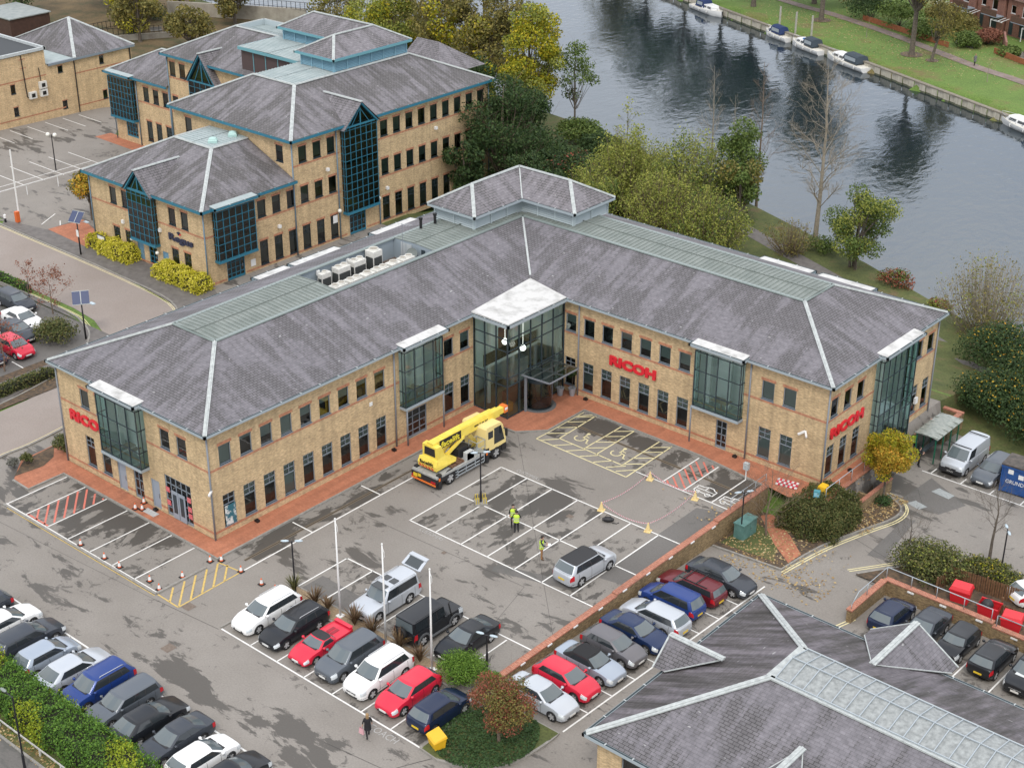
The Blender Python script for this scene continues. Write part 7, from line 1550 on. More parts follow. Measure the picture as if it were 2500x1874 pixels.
CT['mpv'] = Car(L=4.45,H=1.63,W=1.81,wb=2.7,fo=.88,cowl=.98,rf=1.75,rr=3.95,rb=4.3,zc=1.03,zn=.8,zd=1.02,zt=1.0,wr=.325,side=(0,.38,.40,.70,.725,.95))
CT['mini'] = Car(L=3.75,H=1.41,W=1.68,wb=2.47,fo=.68,cowl=1.0,rf=1.48,rr=3.15,rb=3.58,zc=.97,zn=.76,zd=.99,zt=.97,wr=.315,side=(0,.56,.58,.95),tr=.85,box=.2)
CT['sports'] = Car(L=4.18,H=1.22,W=1.70,wb=2.4,fo=.95,cowl=1.22,rf=1.82,rr=2.42,rb=2.72,zc=.86,zn=.62,zd=.93,zt=.93,wr=.30,side=(0,.80,.82,.9),roofm=PLASTIC,tr=.76,nose=.78)
CT['convertible'] = Car(L=4.57,H=1.38,W=1.78,wb=2.65,fo=.9,cowl=1.30,rf=2.05,rr=3.15,rb=3.85,zc=.94,zd=.96,zt=.96,side=(0,.55,.56,.80),cabm=FABRIC,roofm=FABRIC,tr=.80)
CT['offroad'] = Car(L=4.78,H=1.83,W=1.90,wb=2.78,fo=.88,cowl=1.42,rf=1.92,rr=4.5,rb=4.66,zc=1.10,zn=.98,zd=1.12,zt=1.08,wr=.38,side=(0,.30,.32,.62,.65,.96),tr=.87,box=.8,bulge=.01,rails=True)
CT['boxy'] = Car(L=4.4,H=2.0,W=1.80,wb=2.79,fo=.78,cowl=1.38,rf=1.58,rr=4.3,rb=4.34,zc=1.20,zn=1.13,zd=1.2,zt=1.17,wr=.40,side=(0,.24,.27,.52,.56,.95),tr=.93,box=1,bulge=0,rim=RIM)
CT['van'] = Car(L=5.0,H=1.96,W=1.96,wb=3.1,fo=.93,cowl=.82,rf=1.55,rr=4.88,rb=4.93,zc=1.20,zn=.98,zd=1.2,zt=1.1,wr=.34,side=(0,.26,.28,.95),sideglass=(0,),tr=.86,box=.35,bulge=.03)
CT['van'].lights = [q for q in CT['van'].lights]
N_, S_, E_r, W_r = 90, -90, 0, 180
G1 = 'cars parked in front of the flagpole bed'
car('estate', 9.55, -3.75, S_, WHITE, 'white estate car, leftmost in the row below the flagpoles', group=G1)
car('estate', 12.05, -3.7, S_, BLK, 'black estate car with roof rails between the white estate and red sports car', group=G1)
t = car('sports', 14.6, -3.85, S_, REDC, 'low red sports car with black roof panel', group=G1)
b = MB()
for sy in (-.16,.16): b.box(-1.35,sy-.12,.955,-.75,sy+.12,.965,0)
b.bar((-1.95,-.7,1.03),(-1.95,.7,1.03),.28,.04,1)
for sy in (-.68,.68): b.bar((-1.95,sy,.9),(-1.95,sy,1.02),.2,.05,1)
b.build('engine_cover', [M('dark_red_slats', (.30,.015,.03), .5), REDC], t)
car('suv', 17.0, -3.7, S_, MGREY, 'slate-grey SUV between the red sports car and white SUV', group=G1, drop=('roof_rail',))
car('suv', 19.45, -3.7, S_, WHITE, 'white SUV beside the red hatchback below the flagpoles', group=G1)
car('hatch3', 21.95, -3.75, S_, REDC, 'red hatchback, nearest of the red cars to the walking woman', group=G1)
car('hatch', 24.45, -3.75, N_, DBLUE, 'dark blue hatchback showing its yellow rear plate beside the ivy island', group=G1)
G2 = 'vehicles inside the building court'
t = car('offroad', 14.25, 2.1, S_, SILVER, 'silver boxy off-roader with raised tailgate and roof windows', group=G2)
b = MB(); A = Vector((-2.36,0,1.80)); B_ = Vector((-3.15,0,2.25))
b.bar(A+Vector((0,-.72,0)),B_+Vector((0,-.66,0)),.22,.07); b.bar(A+Vector((0,.72,0)),B_+Vector((0,.66,0)),.22,.07); b.bar(B_+Vector((0,-.75,-.02)),B_+Vector((0,.75,-.02)),.35,.07); b.bar(A+Vector((0,-.75,0)),A+Vector((0,.75,0)),.12,.08)
q = b.build('tailgate', SILVER, t); b = MB(); b.poly([A+Vector((-.04,-.62,.04)),A+Vector((-.04,.62,.04)),B_+Vector((.1,.6,.0)),B_+Vector((.1,-.6,.0))]); b.build('tailgate_glass', M('dark_tailgate_glass', (.05,.06,.065), .5), q)
b = MB()
for x0, x1, y0, y1 in ((.15,.75,-.5,.5),(-.75,-.25,-.55,-.08),(-.75,-.25,.08,.55)): b.box(x0,y0,1.825,x1,y1,1.853)
b.build('roof_window', CGLASS, t)
t = car('boxy', 18.15, 2.0, N_, BLK, 'black boxy off-roader with rear spare wheel and bonnet snorkel', group=G2)
wo = bpy.data.objects.new('spare_wheel', None); COL.objects.link(wo); wo.parent = t; wo.location = (-2.33,.1,1.05); wo.rotation_euler = (0,0,pi/2); tm, rm_ = wheel_meshes(.40, RIMD); link('tyre', tm, wo); link('rim', rm_, wo)
b = MB(); b.tube([(1.15,-.93,1.0),(.98,-.95,1.35),(.86,-.9,2.0),(.96,-.9,2.08)], .05, 7); b.build('snorkel', PLASTIC, t, smooth=True)
b = MB()
for ax in CT['boxy'].axles:
    for sy in (-1,1):
        P_ = [(ax+.50*cos(a), sy*.93, .40+.50*sin(a)) for a in [pi*k/8 for k in range(9)]]
        for p, r_ in zip(P_, P_[1:]): b.bar(p, r_, .14, .05, 0, (0,1,0))
b.bar((2.22,-.75,.62),(2.22,.75,.62),.16,.2); b.bar((2.3,-.5,.7),(2.3,.5,.7),.06,.3)
for sy in (-.96,.96): b.bar((-.9,sy,.42),(1.0,sy,.42),.16,.06)
b.build('wheel_arch', M('grey_arch_plastic', (.10,.105,.11), .5), t)
b = MB()
for k in range(7): b.bar((-1.85,-.7+.23*k,1.965),(.3,-.7+.23*k,1.965),.03,.02)
b.build('roof_rib', BLK, t)
car('coupe', 21.05, 2.35, S_, BLK, 'black coupe with chrome window line behind the round green bush', group=G2)
car('suv2', 21.5, 13.45, N_, SILVER, 'silver SUV with black roof parked alone in the middle of the court', group=G2, rot=-4)
G3 = 'cars parked along the retaining wall'
for i, (k, y, rz, p, lb) in enumerate((('saloon',1.45,E_r,SILVER,'silver saloon at the near end of the wall row, partly behind the rust-red tree'),('hatch3',3.75,E_r,REDC,'red hatchback between the silver saloon and the soft-top'),('convertible',6.05,E_r,SILVB,'silver convertible with black fabric roof'),('hatch3',8.4,E_r,GREY,'grey hatchback facing away from the retaining wall'),('saloon',10.6,E_r,NAVY,'navy saloon with its bonnet behind the slate dormer'),('estate',12.85,W_r,SILVER,'silver estate car with yellow rear plate beside the navy saloon'),('mpv',15.1,W_r,BLUE,'bright blue people carrier showing its yellow rear plate'),('estate2',17.35,W_r,MAROON,'maroon old estate car with roof bars'),('saloon2',19.75,E_r,DGREY,'dark green-black saloon at the far end of the wall row'))):
    t = car(k, 27.75+(0 if rz == 0 else -.1)+(.35 if i == 8 else 0)-(.3 if i in (6,7) else 0), y, rz, p, lb, group=G3, drop=('roof_rail',) if k == 'estate' else ())
    if i == 7:
        b = MB()
        for x in (.2,-.75): b.bar((x,-.78,1.53),(x,.78,1.53),.06,.05)
        for sy in (-.66,.66): b.bar((.6,sy,1.48),(-1.6,sy,1.48),.05,.05)
        b.build('roof_bar', PLASTIC, t)
G4 = 'cars parked along the bright green hedge'
for i, (k, rz, p, lb) in enumerate((('hatch',S_,DGREY,'dark car with red tail light, farthest from the white hatchback in the hedge row'),('saloon',N_,WHITE,'white saloon between two dark cars in the hedge row'),('estate',N_,DGREY,'dark grey estate car next to the white saloon by the hedge'),('hatch',N_,SILVB,'blue-silver small hatchback showing a red tail light over the hedge'),('saloon2',N_,SILVER,'silver saloon with pale rear window by the hedge'),('suv',S_,BLUE,'deep blue SUV with silver roof rails by the hedge'),('estate2',S_,MGREY,'slate-grey older estate car beside the deep blue SUV'),('saloon2',N_,BLK,'black saloon with headlights towards the aisle, beside the slate-grey estate'),('coupe',S_,DGREY,'dark grey coupe with chrome window line beside the hedge'),('hatch3',N_,WHITE,'white hatchback between a dark coupe and a black saloon by the hedge'),('saloon',N_,BLK,'black saloon at the end of the hedge row beyond the white hatchback'))):
    car(k, -4.15+2.4*i+.05, -15.35-(.2 if k in ('hatch',) else 0), rz, p, lb, group=G4, drop=() if (k == 'suv') else ('roof_rail',))
G5 = 'cars parked below the handrailed wall'
for k, x, rz, p, lb in (('hatch',38.75,N_,DBLUE,'dark blue hatchback with yellow rear plate at the handrail corner'),('saloon',41.05,S_,DGREY,'dark grey-blue saloon half hidden by the slate dormer'),('mini',43.3,S_,BLK,'black small round-lamped hatchback beside the slate dormer'),('hatch3',45.65,N_,BLK,'black hatchback with yellow rear plate next to the small round-lamped one'),('suv',48.1,S_,BLK,'black SUV with white bonnet panel')):
    t = car(k, x, 23.5, rz, p, lb, group=G5, drop=('roof_rail',))
    if k == 'suv': b = MB(); b.add([(1.05,-.45,1.12),(1.45,-.45,1.10),(1.45,.45,1.10),(1.05,.45,1.12)], [(0,1,2,3)]); b.build('bonnet_panel', M('white_panel', (.6,.62,.62), .5), t)
car('hatch', 44.6, 32.6, 60, WHITE, 'white hatchback behind the timber fence', group=None)
t = car('van', 32.25, 47.3, S_, SILVER, 'silver panel van with roof bars beside the green shelter', 'parked_van', 'van')
b = MB()
for x in (.9,-1.9): b.bar((x,-.78,2.0),(x,.78,2.0),.06,.05)
b.build('roof_bar', PLASTIC, t)
b = MB(); b.box(2.38,-.92,.28,2.53,.92,.62); b.build('bumper', PLASTIC, t)
car('estate', 34.75, 47.0, S_, MGREY, 'slate-grey estate car between the van and blue skip', group=None)
G6 = 'cars parked by the low dark hedge'
car('hatch', -37.6, 8.9, E_r, REDC, 'bright red hatchback behind the low dark hedge', group=G6, z=-.69)
for x, y, rz, p, k, lb in ((-42.2,12.7,E_r,WHITE,'saloon','white saloon behind the rusty small trees'),(-40.4,10.9,E_r,DGREY,'saloon','dark saloon beside the bright red hatchback'),(-46.2,14.6,E_r,DGREY,'estate','dark grey estate car behind the rusty saplings'),(-38.0,6.5,E_r,DBLUE,'hatch','dark blue car parked next to the bright red hatchback'),(-38.2,4.1,W_r,BLK,'hatch','black car with yellow rear plate by the low dark hedge')):
    car(k, x, y, rz, p, lb, group=G6, z=-.69, drop=('roof_rail',))
# crane lorry
T = thing('crane_lorry', 'yellow access-platform lorry with telescopic boom parked beside the brick pavement', 'lorry', (5.65,18.4,0), pi/2)
YL = mottled('crane_yellow_paint', (.76,.58,.08), (.84,.67,.12), 2, .4, 'Object'); CREAM = M('cream_cab_paint', (.80,.64,.27), .4); STEEL = mottled('grey_chequer_bed', (.30,.31,.30), (.42,.42,.40), 4, .55, 'Object')
b = MB(); b.box(-3.7,-.45,.62,3.7,.45,.9,0); b.box(-3.7,-1.22,.95,1.75,1.22,1.12,1); b.box(-3.75,-1.22,.42,-3.68,1.22,1.0,0); b.box(1.7,-1.0,.7,3.4,1.0,1.0,0); b.box(-3.7,-1.22,.62,-2.55,-1.18,.95,0); b.box(-3.7,1.18,.62,-2.55,1.22,.95,0)
b.build('chassis', [PLASTIC, STEEL], T)
b = MB(); cs = [(-.98,1.0),(-.98,1.9),(-.9,2.75),(-.8,2.95)]
prof = [(3.95,.95),(3.95,1.55),(3.62,2.6),(3.4,2.9),(1.85,2.95),(1.75,2.8),(1.75,.95)]
n = len(prof); b.v += [(x,-1.2,z) for x,z in prof]+[(x,1.2,z) for x,z in prof]
for i in range(n): j = (i+1) % n; b.f.append((i,j,n+j,n+i)); b.m.append(0)
b.f.append(tuple(range(n))); b.m.append(0); b.f.append(tuple(reversed(range(n,2*n)))); b.m.append(0)
b.box(1.75,-.95,.5,3.98,.95,.98,1); b.box(3.5,-1.21,.42,3.99,1.21,.98,1); b.box(1.75,-1.21,.55,2.2,1.21,.98,1); b.box(3.9,-1.15,.98,3.985,1.15,1.55,1)
cabo = b.build('cab', [CREAM, PLASTIC], T)
b = MB(); b.poly([(3.94,-1.05,1.62),(3.94,1.05,1.62),(3.64,1.0,2.6),(3.64,-1.0,2.6)])
b.build('windscreen', CGLASS, cabo)
for sy in (-1,1):
    b = MB(); y = sy*1.205; b.poly([(3.8,y,1.3),(3.40,y,2.65),(2.62,y,2.65),(2.62,y,1.3)] if sy > 0 else [(2.62,y,1.3),(2.62,y,2.65),(3.40,y,2.65),(3.8,y,1.3)]); b.poly([(2.5,y,1.95),(2.5,y,2.55),(1.95,y,2.55),(1.95,y,1.95)] if sy > 0 else [(1.95,y,1.95),(1.95,y,2.55),(2.5,y,2.55),(2.5,y,1.95)]); b.build('side_window', CGLASS, cabo)
    b = MB(); b.box(3.6,sy*1.5-.08,1.75,3.72,sy*1.5+.08,2.35); b.bar((3.66,sy*1.2,2.3),(3.66,sy*1.5,2.3),.04,.04); b.build('mirror', PLASTIC, cabo)
    b = MB(); b.box(3.93,sy*.85-.2,.7,4.0,sy*.85+.2,.9); b.build('headlight', HEADL, cabo)
    b = MB(); b.box(-3.78,sy*.95-.22,.6,-3.74,sy*.95+.22,.75); b.build('tail_light', TAILL, T)
for x in (-2.2,2.85):
    for sy in (-1,1):
        wo = bpy.data.objects.new('wheel', None); COL.objects.link(wo); wo.parent = T; wo.location = (x,sy*1.12,.5); wo.rotation_euler = (0,0,0 if sy > 0 else pi); tm, rm_ = wheel_meshes(.5, RIM); link('tyre', tm, wo); link('rim', rm_, wo)
        P_ = [(x+.6*cos(a), sy*1.13, .5+.6*sin(a)) for a in [pi*k/8 for k in range(9)]]; b = MB()
        for p, q in zip(P_, P_[1:]): b.bar(p, q, .28, .04, 0, (0,1,0))
        b.build('mudguard', PLASTIC, T)
for sy in (-1,1):
    b = MB()
    for z in (.35,.62,.9): b.bar((-1.4,sy*1.2,z),(1.5,sy*1.2,z),.04,.09)
    for x in (-1.4,-.5,.5,1.5): b.bar((x,sy*1.2,.35),(x,sy*1.2,.95),.06,.05)
    for k in range(4): b.bar((-1.65,sy*1.22,.3+.22*k),(-1.4,sy*1.22,.3+.22*k),.04,.05)
    b.build('side_guard', STEELG, T)
for x in (-3.3,1.85):
    for sy in (-1,1): b = MB(); b.box(x-.16,sy*1.1-.14,.25,x+.16,sy*1.1+.14,1.25,0); b.lathe([(.2,0),(.2,.1),(.08,.14)], 10, (x,sy*1.1,.12),0); b.box(x-.165,sy*1.24-.01,.75,x+.0,sy*1.24+.012,1.0,1); b.build('outrigger', [PLASTIC, M('orange_reflector', (.75,.18,.03), .4) if 'orange_reflector' not in bpy.data.materials else bpy.data.materials['orange_reflector']], T)
ORG = bpy.data.materials['orange_reflector']
b = MB(); b.box(-3.80,-1.2,.42,-3.76,1.2,.55); b.build('rear_marker', ORG, T)
b = MB(); b.box(-3.79,.25,.72,-3.76,.55,.95); b.box(-3.79,.62,.62,-3.76,1.0,.9); b.build('number_plate', PLATEY, T)
# turntable, counterweight and boom (boom points over the cab)
b = MB(); b.lathe([(.75,0),(.75,.28),(.6,.32)], 18, (-2.35,.1,1.12)); b.build('turntable', PLASTIC, T, smooth=True, auto=40)
pf = [(-3.35,1.38),(-3.4,1.72),(-3.2,2.1),(-3.05,2.15),(-3.05,3.1),(-2.6,3.15),(-2.2,2.25),(-1.2,1.72),(-1.25,1.42)]
b = MB(); n = len(pf); b.v += [(x,-.72 if z > 2.12 else -.9,z) for x,z in pf]+[(x,.72 if z > 2.12 else .9,z) for x,z in pf]
for i in range(n): j = (i+1) % n; b.f.append((i,j,n+j,n+i)); b.m.append(0)
b.f.append(tuple(range(n))); b.m.append(0); b.f.append(tuple(reversed(range(n,2*n)))); b.m.append(0)
b.poly([(-3.06,-.55,2.3),(-3.06,.55,2.3),(-3.06,.5,2.95),(-3.06,-.5,2.95)][::-1],1)
sup = b.build('superstructure', [YL, PLASTIC], T)
def on_truck(body, w, h, loc, rz, par, mat, rx=0, off=.02):
    o = link('lettering', fit_text(body, w, h, .02, mat, off), par); o.location = loc; o.rotation_euler = (rx,0,rz); return o
BLKM = bpy.data.materials['black_paint']; LYEL = M('yellow_lettering', (.78,.66,.05), .5)
on_truck('facelift', 1.35, .30, (-3.425,.68,1.72), -pi/2, sup, BLKM)
b = MB()
for k in range(5): b.poly([(-3.40,-.7+.3*k,1.40),(-3.40,-.55+.3*k,1.40),(-3.43,-.42+.3*k,1.62),(-3.43,-.57+.3*k,1.62)])
b.build('warning_stripe', M('red_white_stripe', (.65,.05,.04), .5), sup)
b = MB(); r0, r1 = Vector((-3.0,0,2.95)), Vector((4.9,0,2.98))
b.bar(r0, r0+(r1-r0)*.86, .62, .72, 0); b.bar(r0+(r1-r0)*.84, r0+(r1-r0)*.93, .52, .60, 0); b.bar(r0+(r1-r0)*.92, r1, .42, .46, 0)
b.bar(r0+(r1-r0)*.15+Vector((0,0,.38)), r0+(r1-r0)*.8+Vector((0,0,.38)), .5, .08, 0); b.bar(Vector((-1.9,-.25,1.7)), Vector((.3,-.25,2.6)), .2, .2, 0); b.bar(Vector((-1.9,.25,1.7)), Vector((.3,.25,2.6)), .2, .2, 0)
bo = b.build('boom', YL, T)
b = MB(); b.box(-2.35,-.335,2.62,-.05,-.32,3.28); b.build('name_panel', BLKM, bo); on_truck('facelift', 1.95, .46, (-2.2,-.345,2.70), 0, bo, LYEL)
on_truck('0800 52 66 267', 1.5, .14, (1.4,-.325,2.92), 0, bo, BLKM, off=0)
b = MB(); b.box(4.85,-.28,2.72,5.25,.28,3.25,0); b.box(4.9,-.3,2.95,5.2,-.28,3.15,1); b.box(4.9,.28,2.95,5.2,.3,3.15,1); b.lathe([(.22,-.2),(.22,.2)], 10, (5.15,0,2.75),2); b.build('boom_head', [ORG, WHITEP, PLASTIC], bo)
b = MB()
for k in range(4): b.tube([(.7+.1*k,-.3,2.5),(1.0+.1*k,-.62,1.9),(.7+.15*k,-.5,1.4)], .05, 6)
b.build('hose', M('yellow_black_hose', (.30,.22,.03), .5), T, smooth=True)
b = MB(); b.box(-.6,-.55,1.12,.35,.35,1.95,0); b.box(.55,-.6,1.12,1.0,.5,1.6,0); b.build('winch_box', PLASTIC, T)
b = MB(); b.poly([(-.3,-1.15,1.12),(.5,-1.15,1.12),(.3,-1.15,1.75),(-.3,-1.15,1.75)]); b.box(-.3,-1.15,1.12,.45,-.75,1.7); b.build('side_locker', M('pale_grey_locker', (.5,.52,.53), .5), T)
b = MB()
for k in range(7): b.box(-1.9+.2*k,-1.1,1.14,-1.75+.2*k,-.45,1.24)
for x in (-1.9,-1.3,-.7): b.box(x,-1.08,1.24,x+.1,-.45,1.32)
b.build('timber_packing', mottled('dark_timber', (.10,.05,.03), (.22,.12,.07), 4, .8, 'Object'), T)
b = MB()
for p, q in (((.8,-1.15,1.1),(.8,-1.15,2.1)),((1.65,-1.15,1.1),(1.65,-1.15,2.1)),((.8,-.3,1.1),(.8,-.3,2.1)),((1.65,-.3,1.1),(1.65,-.3,2.1)),((.8,-1.15,2.1),(1.65,-1.15,2.1)),((.8,-1.15,1.6),(1.65,-1.15,1.6)),((.8,-.3,2.1),(1.65,-.3,2.1)),((.8,-1.15,2.1),(.8,-.3,2.1)),((1.65,-1.15,2.1),(1.65,-.3,2.1))): b.tube([p,q], .025, 5)
b.box(.8,-1.15,1.1,1.65,-.3,1.16); b.build('work_cage', STEELG, T)
# moored cruisers
def boat(x, y, rz, label, hood=None, hoodm=None, L=6.2, W=2.3, cabin=(.8,2.6), hull=WHITEP, stripe=None, back=1.4):
    t = thing('moored_boat', label, 'boat', (x,y,WATER), rz, 'boats moored along the far bank'); st = []
    for i in range(13):
        f = i/12; xx = L/2-L*f; w = W/2*(min(1,(f*2.6+.02))**.62)*(1-.1*max(0,f-.6)); z1 = 1.0-.28*min(1,f*1.6)+.0; st.append((xx,w,z1))
    b = MB(); n = 7
    for xx, w, z1 in st: b.v += [(xx-.25*(1 if False else 0),0,-.25),(xx,-w*.72,-.05),(xx,-w*.98,z1*.55),(xx,-w,z1),(xx,w,z1),(xx,w*.98,z1*.55),(xx,w*.72,-.05)]
    for i in range(12):
        for k in range(n): k2 = (k+1) % n; b.f.append((i*n+k,i*n+k2,(i+1)*n+k2,(i+1)*n+k)); b.m.append(1 if k in (0,6) else (0 if k != 3 else 2))
    b.f.append(tuple(12*n+k for k in range(n))); b.m.append(0)
    b.build('hull', [hull, M('algae_green_hull', (.34,.38,.10), .6) if 'algae_green_hull' not in bpy.data.materials else bpy.data.materials['algae_green_hull'], mottled('cream_deck', (.55,.53,.47), (.68,.66,.6), 2) if 'cream_deck' not in bpy.data.materials else bpy.data.materials['cream_deck']], t, auto=45)
    c0, c1 = L/2-cabin[0]-.4, L/2-cabin[1]-.4
    q = [(c0+.35,W*.20,.78),(c0-.3,W*.33,.78),(c1,W*.38,.78)]; r_ = [(c0-.15,W*.15,1.35),(c0-.6,W*.26,1.42),(c1-.05,W*.31,1.42)]
    b = MB(); 
    for sy in (1,-1):
        for (a, c_), (d, e) in zip(zip(q,q[1:]), zip(r_,r_[1:])): b.poly([(p[0],p[1]*sy,p[2]) for p in ((a,c_,e,d) if sy > 0 else (d,e,c_,a))])
    b.poly([(q[0][0],-q[0][1],.78),(q[0][0],q[0][1],.78),(r_[0][0],r_[0][1],1.35),(r_[0][0],-r_[0][1],1.35)])
    b.poly([(p[0],p[1],p[2]) for p in r_]+[(p[0],-p[1],p[2]) for p in reversed(r_)]); b.poly([(q[2][0],q[2][1],.78),(q[2][0],-q[2][1],.78),(r_[2][0],-r_[2][1],1.42),(r_[2][0],r_[2][1],1.42)]); cb_ = b.build('cabin', WHITEP, t)
    for sy in (1,-1):
        b = MB()
        for f0, f1 in ((.08,.45),(.55,.92)):
            lo = [Vector(q[1]).lerp(Vector(q[2]), f) for f in (f0,f1)]; hi = [Vector(r_[1]).lerp(Vector(r_[2]), f) for f in (f0,f1)]
            P_ = [lo[0].lerp(hi[0],.3),lo[1].lerp(hi[1],.3),lo[1].lerp(hi[1],.8),lo[0].lerp(hi[0],.8)]; b.poly([(p.x,(p.y+.015)*sy,p.z) for p in P_])
        b.build('cabin_window', CGLASS, cb_)
    if hoodm:
        h0, h1 = c1+.05, c1-back; b = MB(); P_ = []
        for xx, zt_, w in ((h0+.55,1.15,W*.34),(h0,2.0,W*.32),(h1+.3,1.95,W*.33),(h1,1.1,W*.38)): P_.append([(xx,-w*1.12,.85),(xx,-w,zt_-.18),(xx,-w*.5,zt_),(xx,w*.5,zt_),(xx,w,zt_-.18),(xx,w*1.12,.85)])
        for A_, B2 in zip(P_, P_[1:]):
            for k in range(5): b.poly([A_[k],A_[k+1],B2[k+1],B2[k]])
        b.poly(P_[3]); cn_ = b.build('canopy', hoodm, t, auto=30)
        b = MB(); 
        for sy in (1,-1): b.poly([(h0-.1,sy*W*.36,1.15),(h1+.4,sy*W*.365,1.15),(h1+.45,sy*W*.345,1.65),(h0-.1,sy*W*.34,1.68)])
        b.build('canopy_window', GLASSC if False else M('clear_plastic', (.25,.29,.32), .2) if 'clear_plastic' not in bpy.data.materials else bpy.data.materials['clear_plastic'], cn_)
    b = MB(); P_ = [(st[i][0],-st[i][1]*.92,st[i][2]+.35) for i in (5,3,1)]+[(L/2-.1,0,1.42)]+[(st[i][0],st[i][1]*.92,st[i][2]+.35) for i in (1,3,5)]; b.tube(P_, .025, 5)
    for p in P_: b.tube([p,(p[0],p[1],p[2]-.4)], .02, 4)
    b.build('bow_rail', CHROME, t); b = MB()
    for i in (4,7,10):
        for sy in (-1,1): b.lathe([(0,0),(.1,.05),(.1,.45),(0,.5)], 6, (st[i][0],sy*(st[i][1]+.1),.25))
    b.build('fender', mottled('pale_fender', (.5,.5,.48), (.62,.62,.6), 3) if 'pale_fender' not in bpy.data.materials else bpy.data.materials['pale_fender'], t, smooth=True); return t
NVY = M('navy_canvas', (.012,.03,.10), .8); GRYC = M('dark_grey_canvas', (.035,.05,.065), .8); BLUC = M('bright_blue_canvas', (.03,.15,.42), .8)
a0 = radians(-22.5)
boat(-70.5, 163.2, a0, 'white cabin cruiser with long window band, moored alone upstream of three boats', hoodm=NVY, L=8.2, W=2.7, cabin=(1.2,4.2), back=2.0)
boat(-52.6, 156.3, a0+pi, 'small boat with navy canvas hood, first of the three moored bow to stern', hoodm=NVY, L=6.4, W=2.4, cabin=(.7,2.0), back=2.4)
t = boat(-45.3, 153.2, a0+pi, 'white cruiser with bright blue cover and navy canopy between two other boats', hoodm=GRYC, L=7.8, W=2.8, cabin=(1.0,3.6), back=2.2); b = MB(); b.box(.1,-.5,1.44,.9,.5,1.62); b.build('roof_cover', BLUC, t)
boat(-36.2, 149.4, a0+pi, 'white cruiser with dark grey canopy, last of the three moored together', hoodm=GRYC, L=9.8, W=3.1, cabin=(1.4,4.8), back=3.0)
boat(-2.2, 135.9, a0+pi, 'white cruiser with dark canopy moored alone, farthest from the other boats', hoodm=NVY, L=10, W=3.1, cabin=(1.3,5.2), back=2.8)
for x, y, lb in ((-53.9,158.6,'tall grey mooring post at the stern of the navy-hooded boat'),(-50.0,157.0,'tall grey mooring post behind the navy-hooded boat'),(-46.9,156.6,'thin mooring post behind the boat with bright blue cover')):
    b = MB(); b.tube([(x,y,-5),(x,y,.9)], .16, 7); single('mooring_post', b, mottled('grey_timber_post', (.3,.29,.25), (.42,.4,.35), 3) if 'grey_timber_post' not in bpy.data.materials else bpy.data.materials['grey_timber_post'], lb, 'post', 'mooring posts', smooth=True, auto=40, loc=(x,y,-5))
# ------------------------------------------------------------------ walls, fences and street furniture
mb = MB(); segs = [(-1.2,12.6,.16),(12.6,24.2,.26),(24.2,30.7,.36)]
for y0, y1, zc in segs:
    mb.box(24.42,y0,-2.4,24.80,y1,zc-.09,0); mb.box(24.38,y0,zc-.09,24.84,y1,zc,1)
t = thing('retaining_wall', 'long brown brick retaining wall with red brick coping along the court edge', 'wall', (24.6,14,-1)); mb.build('wall', [WALLB, COPE], t, world=True)
mb = MB()
for k in range(10): y = .4+2.55*k; z = .16 if y < 12.6 else .26; mb.box(24.84,y,z-.12,24.90,y+.42,z-.03)
mb.build('marker_plate', WHITEP, t, world=True)
mb = MB()
for y in (26,27.6,29.2,30.6): mb.tube([(24.6,y,.36),(24.6,y,1.3)], .025, 6)
mb.tube([(24.6,26,1.3),(24.6,30.6,1.3)], .025, 6); mb.tube([(24.6,26,.85),(24.6,30.6,.85)], .018, 6); mb.build('handrail', STEELG, t, smooth=True, world=True)
t = thing('parking_wall', 'brown brick wall with red coping and grey handrail above the parked black cars', 'wall', (40,26,-1.4)); mb = MB()
mb.box(36.7,26.2,-3,44.3,26.55,-.33,0); mb.box(36.66,26.16,-.33,44.3,26.6,-.24,1); mb.box(44.3,26.15,-3,62,26.5,-.55,0); mb.box(44.3,26.12,-.55,62,26.55,-.46,1); mb.box(36.5,21.6,-3,36.85,26.55,-.36,0); mb.box(36.46,21.55,-.36,36.9,26.16,-.26,1)
mb.build('wall', [WALLB, COPE], t, world=True); mb = MB()
P = [(36.7,21.8,.0),(36.7,22.6,.6),(36.7,26.4,.6),(44.1,26.4,.6)]
mb.tube(P, .035, 6); mb.tube([(44.5,26.35,.35),(62,26.35,.35)], .035, 6)
for x in (36.7,38.5,40.3,42.2,44.1): mb.tube([(x,26.4,-.3),(x,26.4,.6)], .03, 6)
for x in (44.5,46.5,48.5,50.5): mb.tube([(x,26.35,-.5),(x,26.35,.35)], .03, 6)
for y in (21.8,23.8): mb.tube([(36.7,y,-.3),(36.7,y,.6 if y > 22 else .0)], .03, 6)
mb.build('handrail', STEELG, t, smooth=True, world=True); mb = MB()
for x in (38.4,40.7,43.2,45.6): mb.box(x,26.1,-.5 if x < 44 else -.75,x+.45,26.2,-.4 if x < 44 else -.65)
mb.build('marker_plate', WHITEP, t, world=True)
t = thing('brick_enclosure', 'low brick enclosure with red coping beside the end of the office', 'wall', (28,51,-2.3)); mb = MB()
for x0, y0, x1, y1 in ((27.6,52.4,29.4,52.75),(29.05,49.2,29.4,52.4),(27.62,49.85,29.4,50.0)): mb.box(x0,y0,-2.6,x1,y1,-.9,0); mb.box(x0-.03,y0-.03,-.9,x1+.03,y1+.03,-.78,1)
mb.build('wall', [WALLB, COPE], t, world=True)
t = thing('timber_fence', 'brown close-boarded timber fence round the red bins', 'fence', (42,30.5,-1.6)); mb = MB()
BRD = mottled('brown_fence_boards', (.11,.055,.025), (.18,.095,.045), 4, .8)
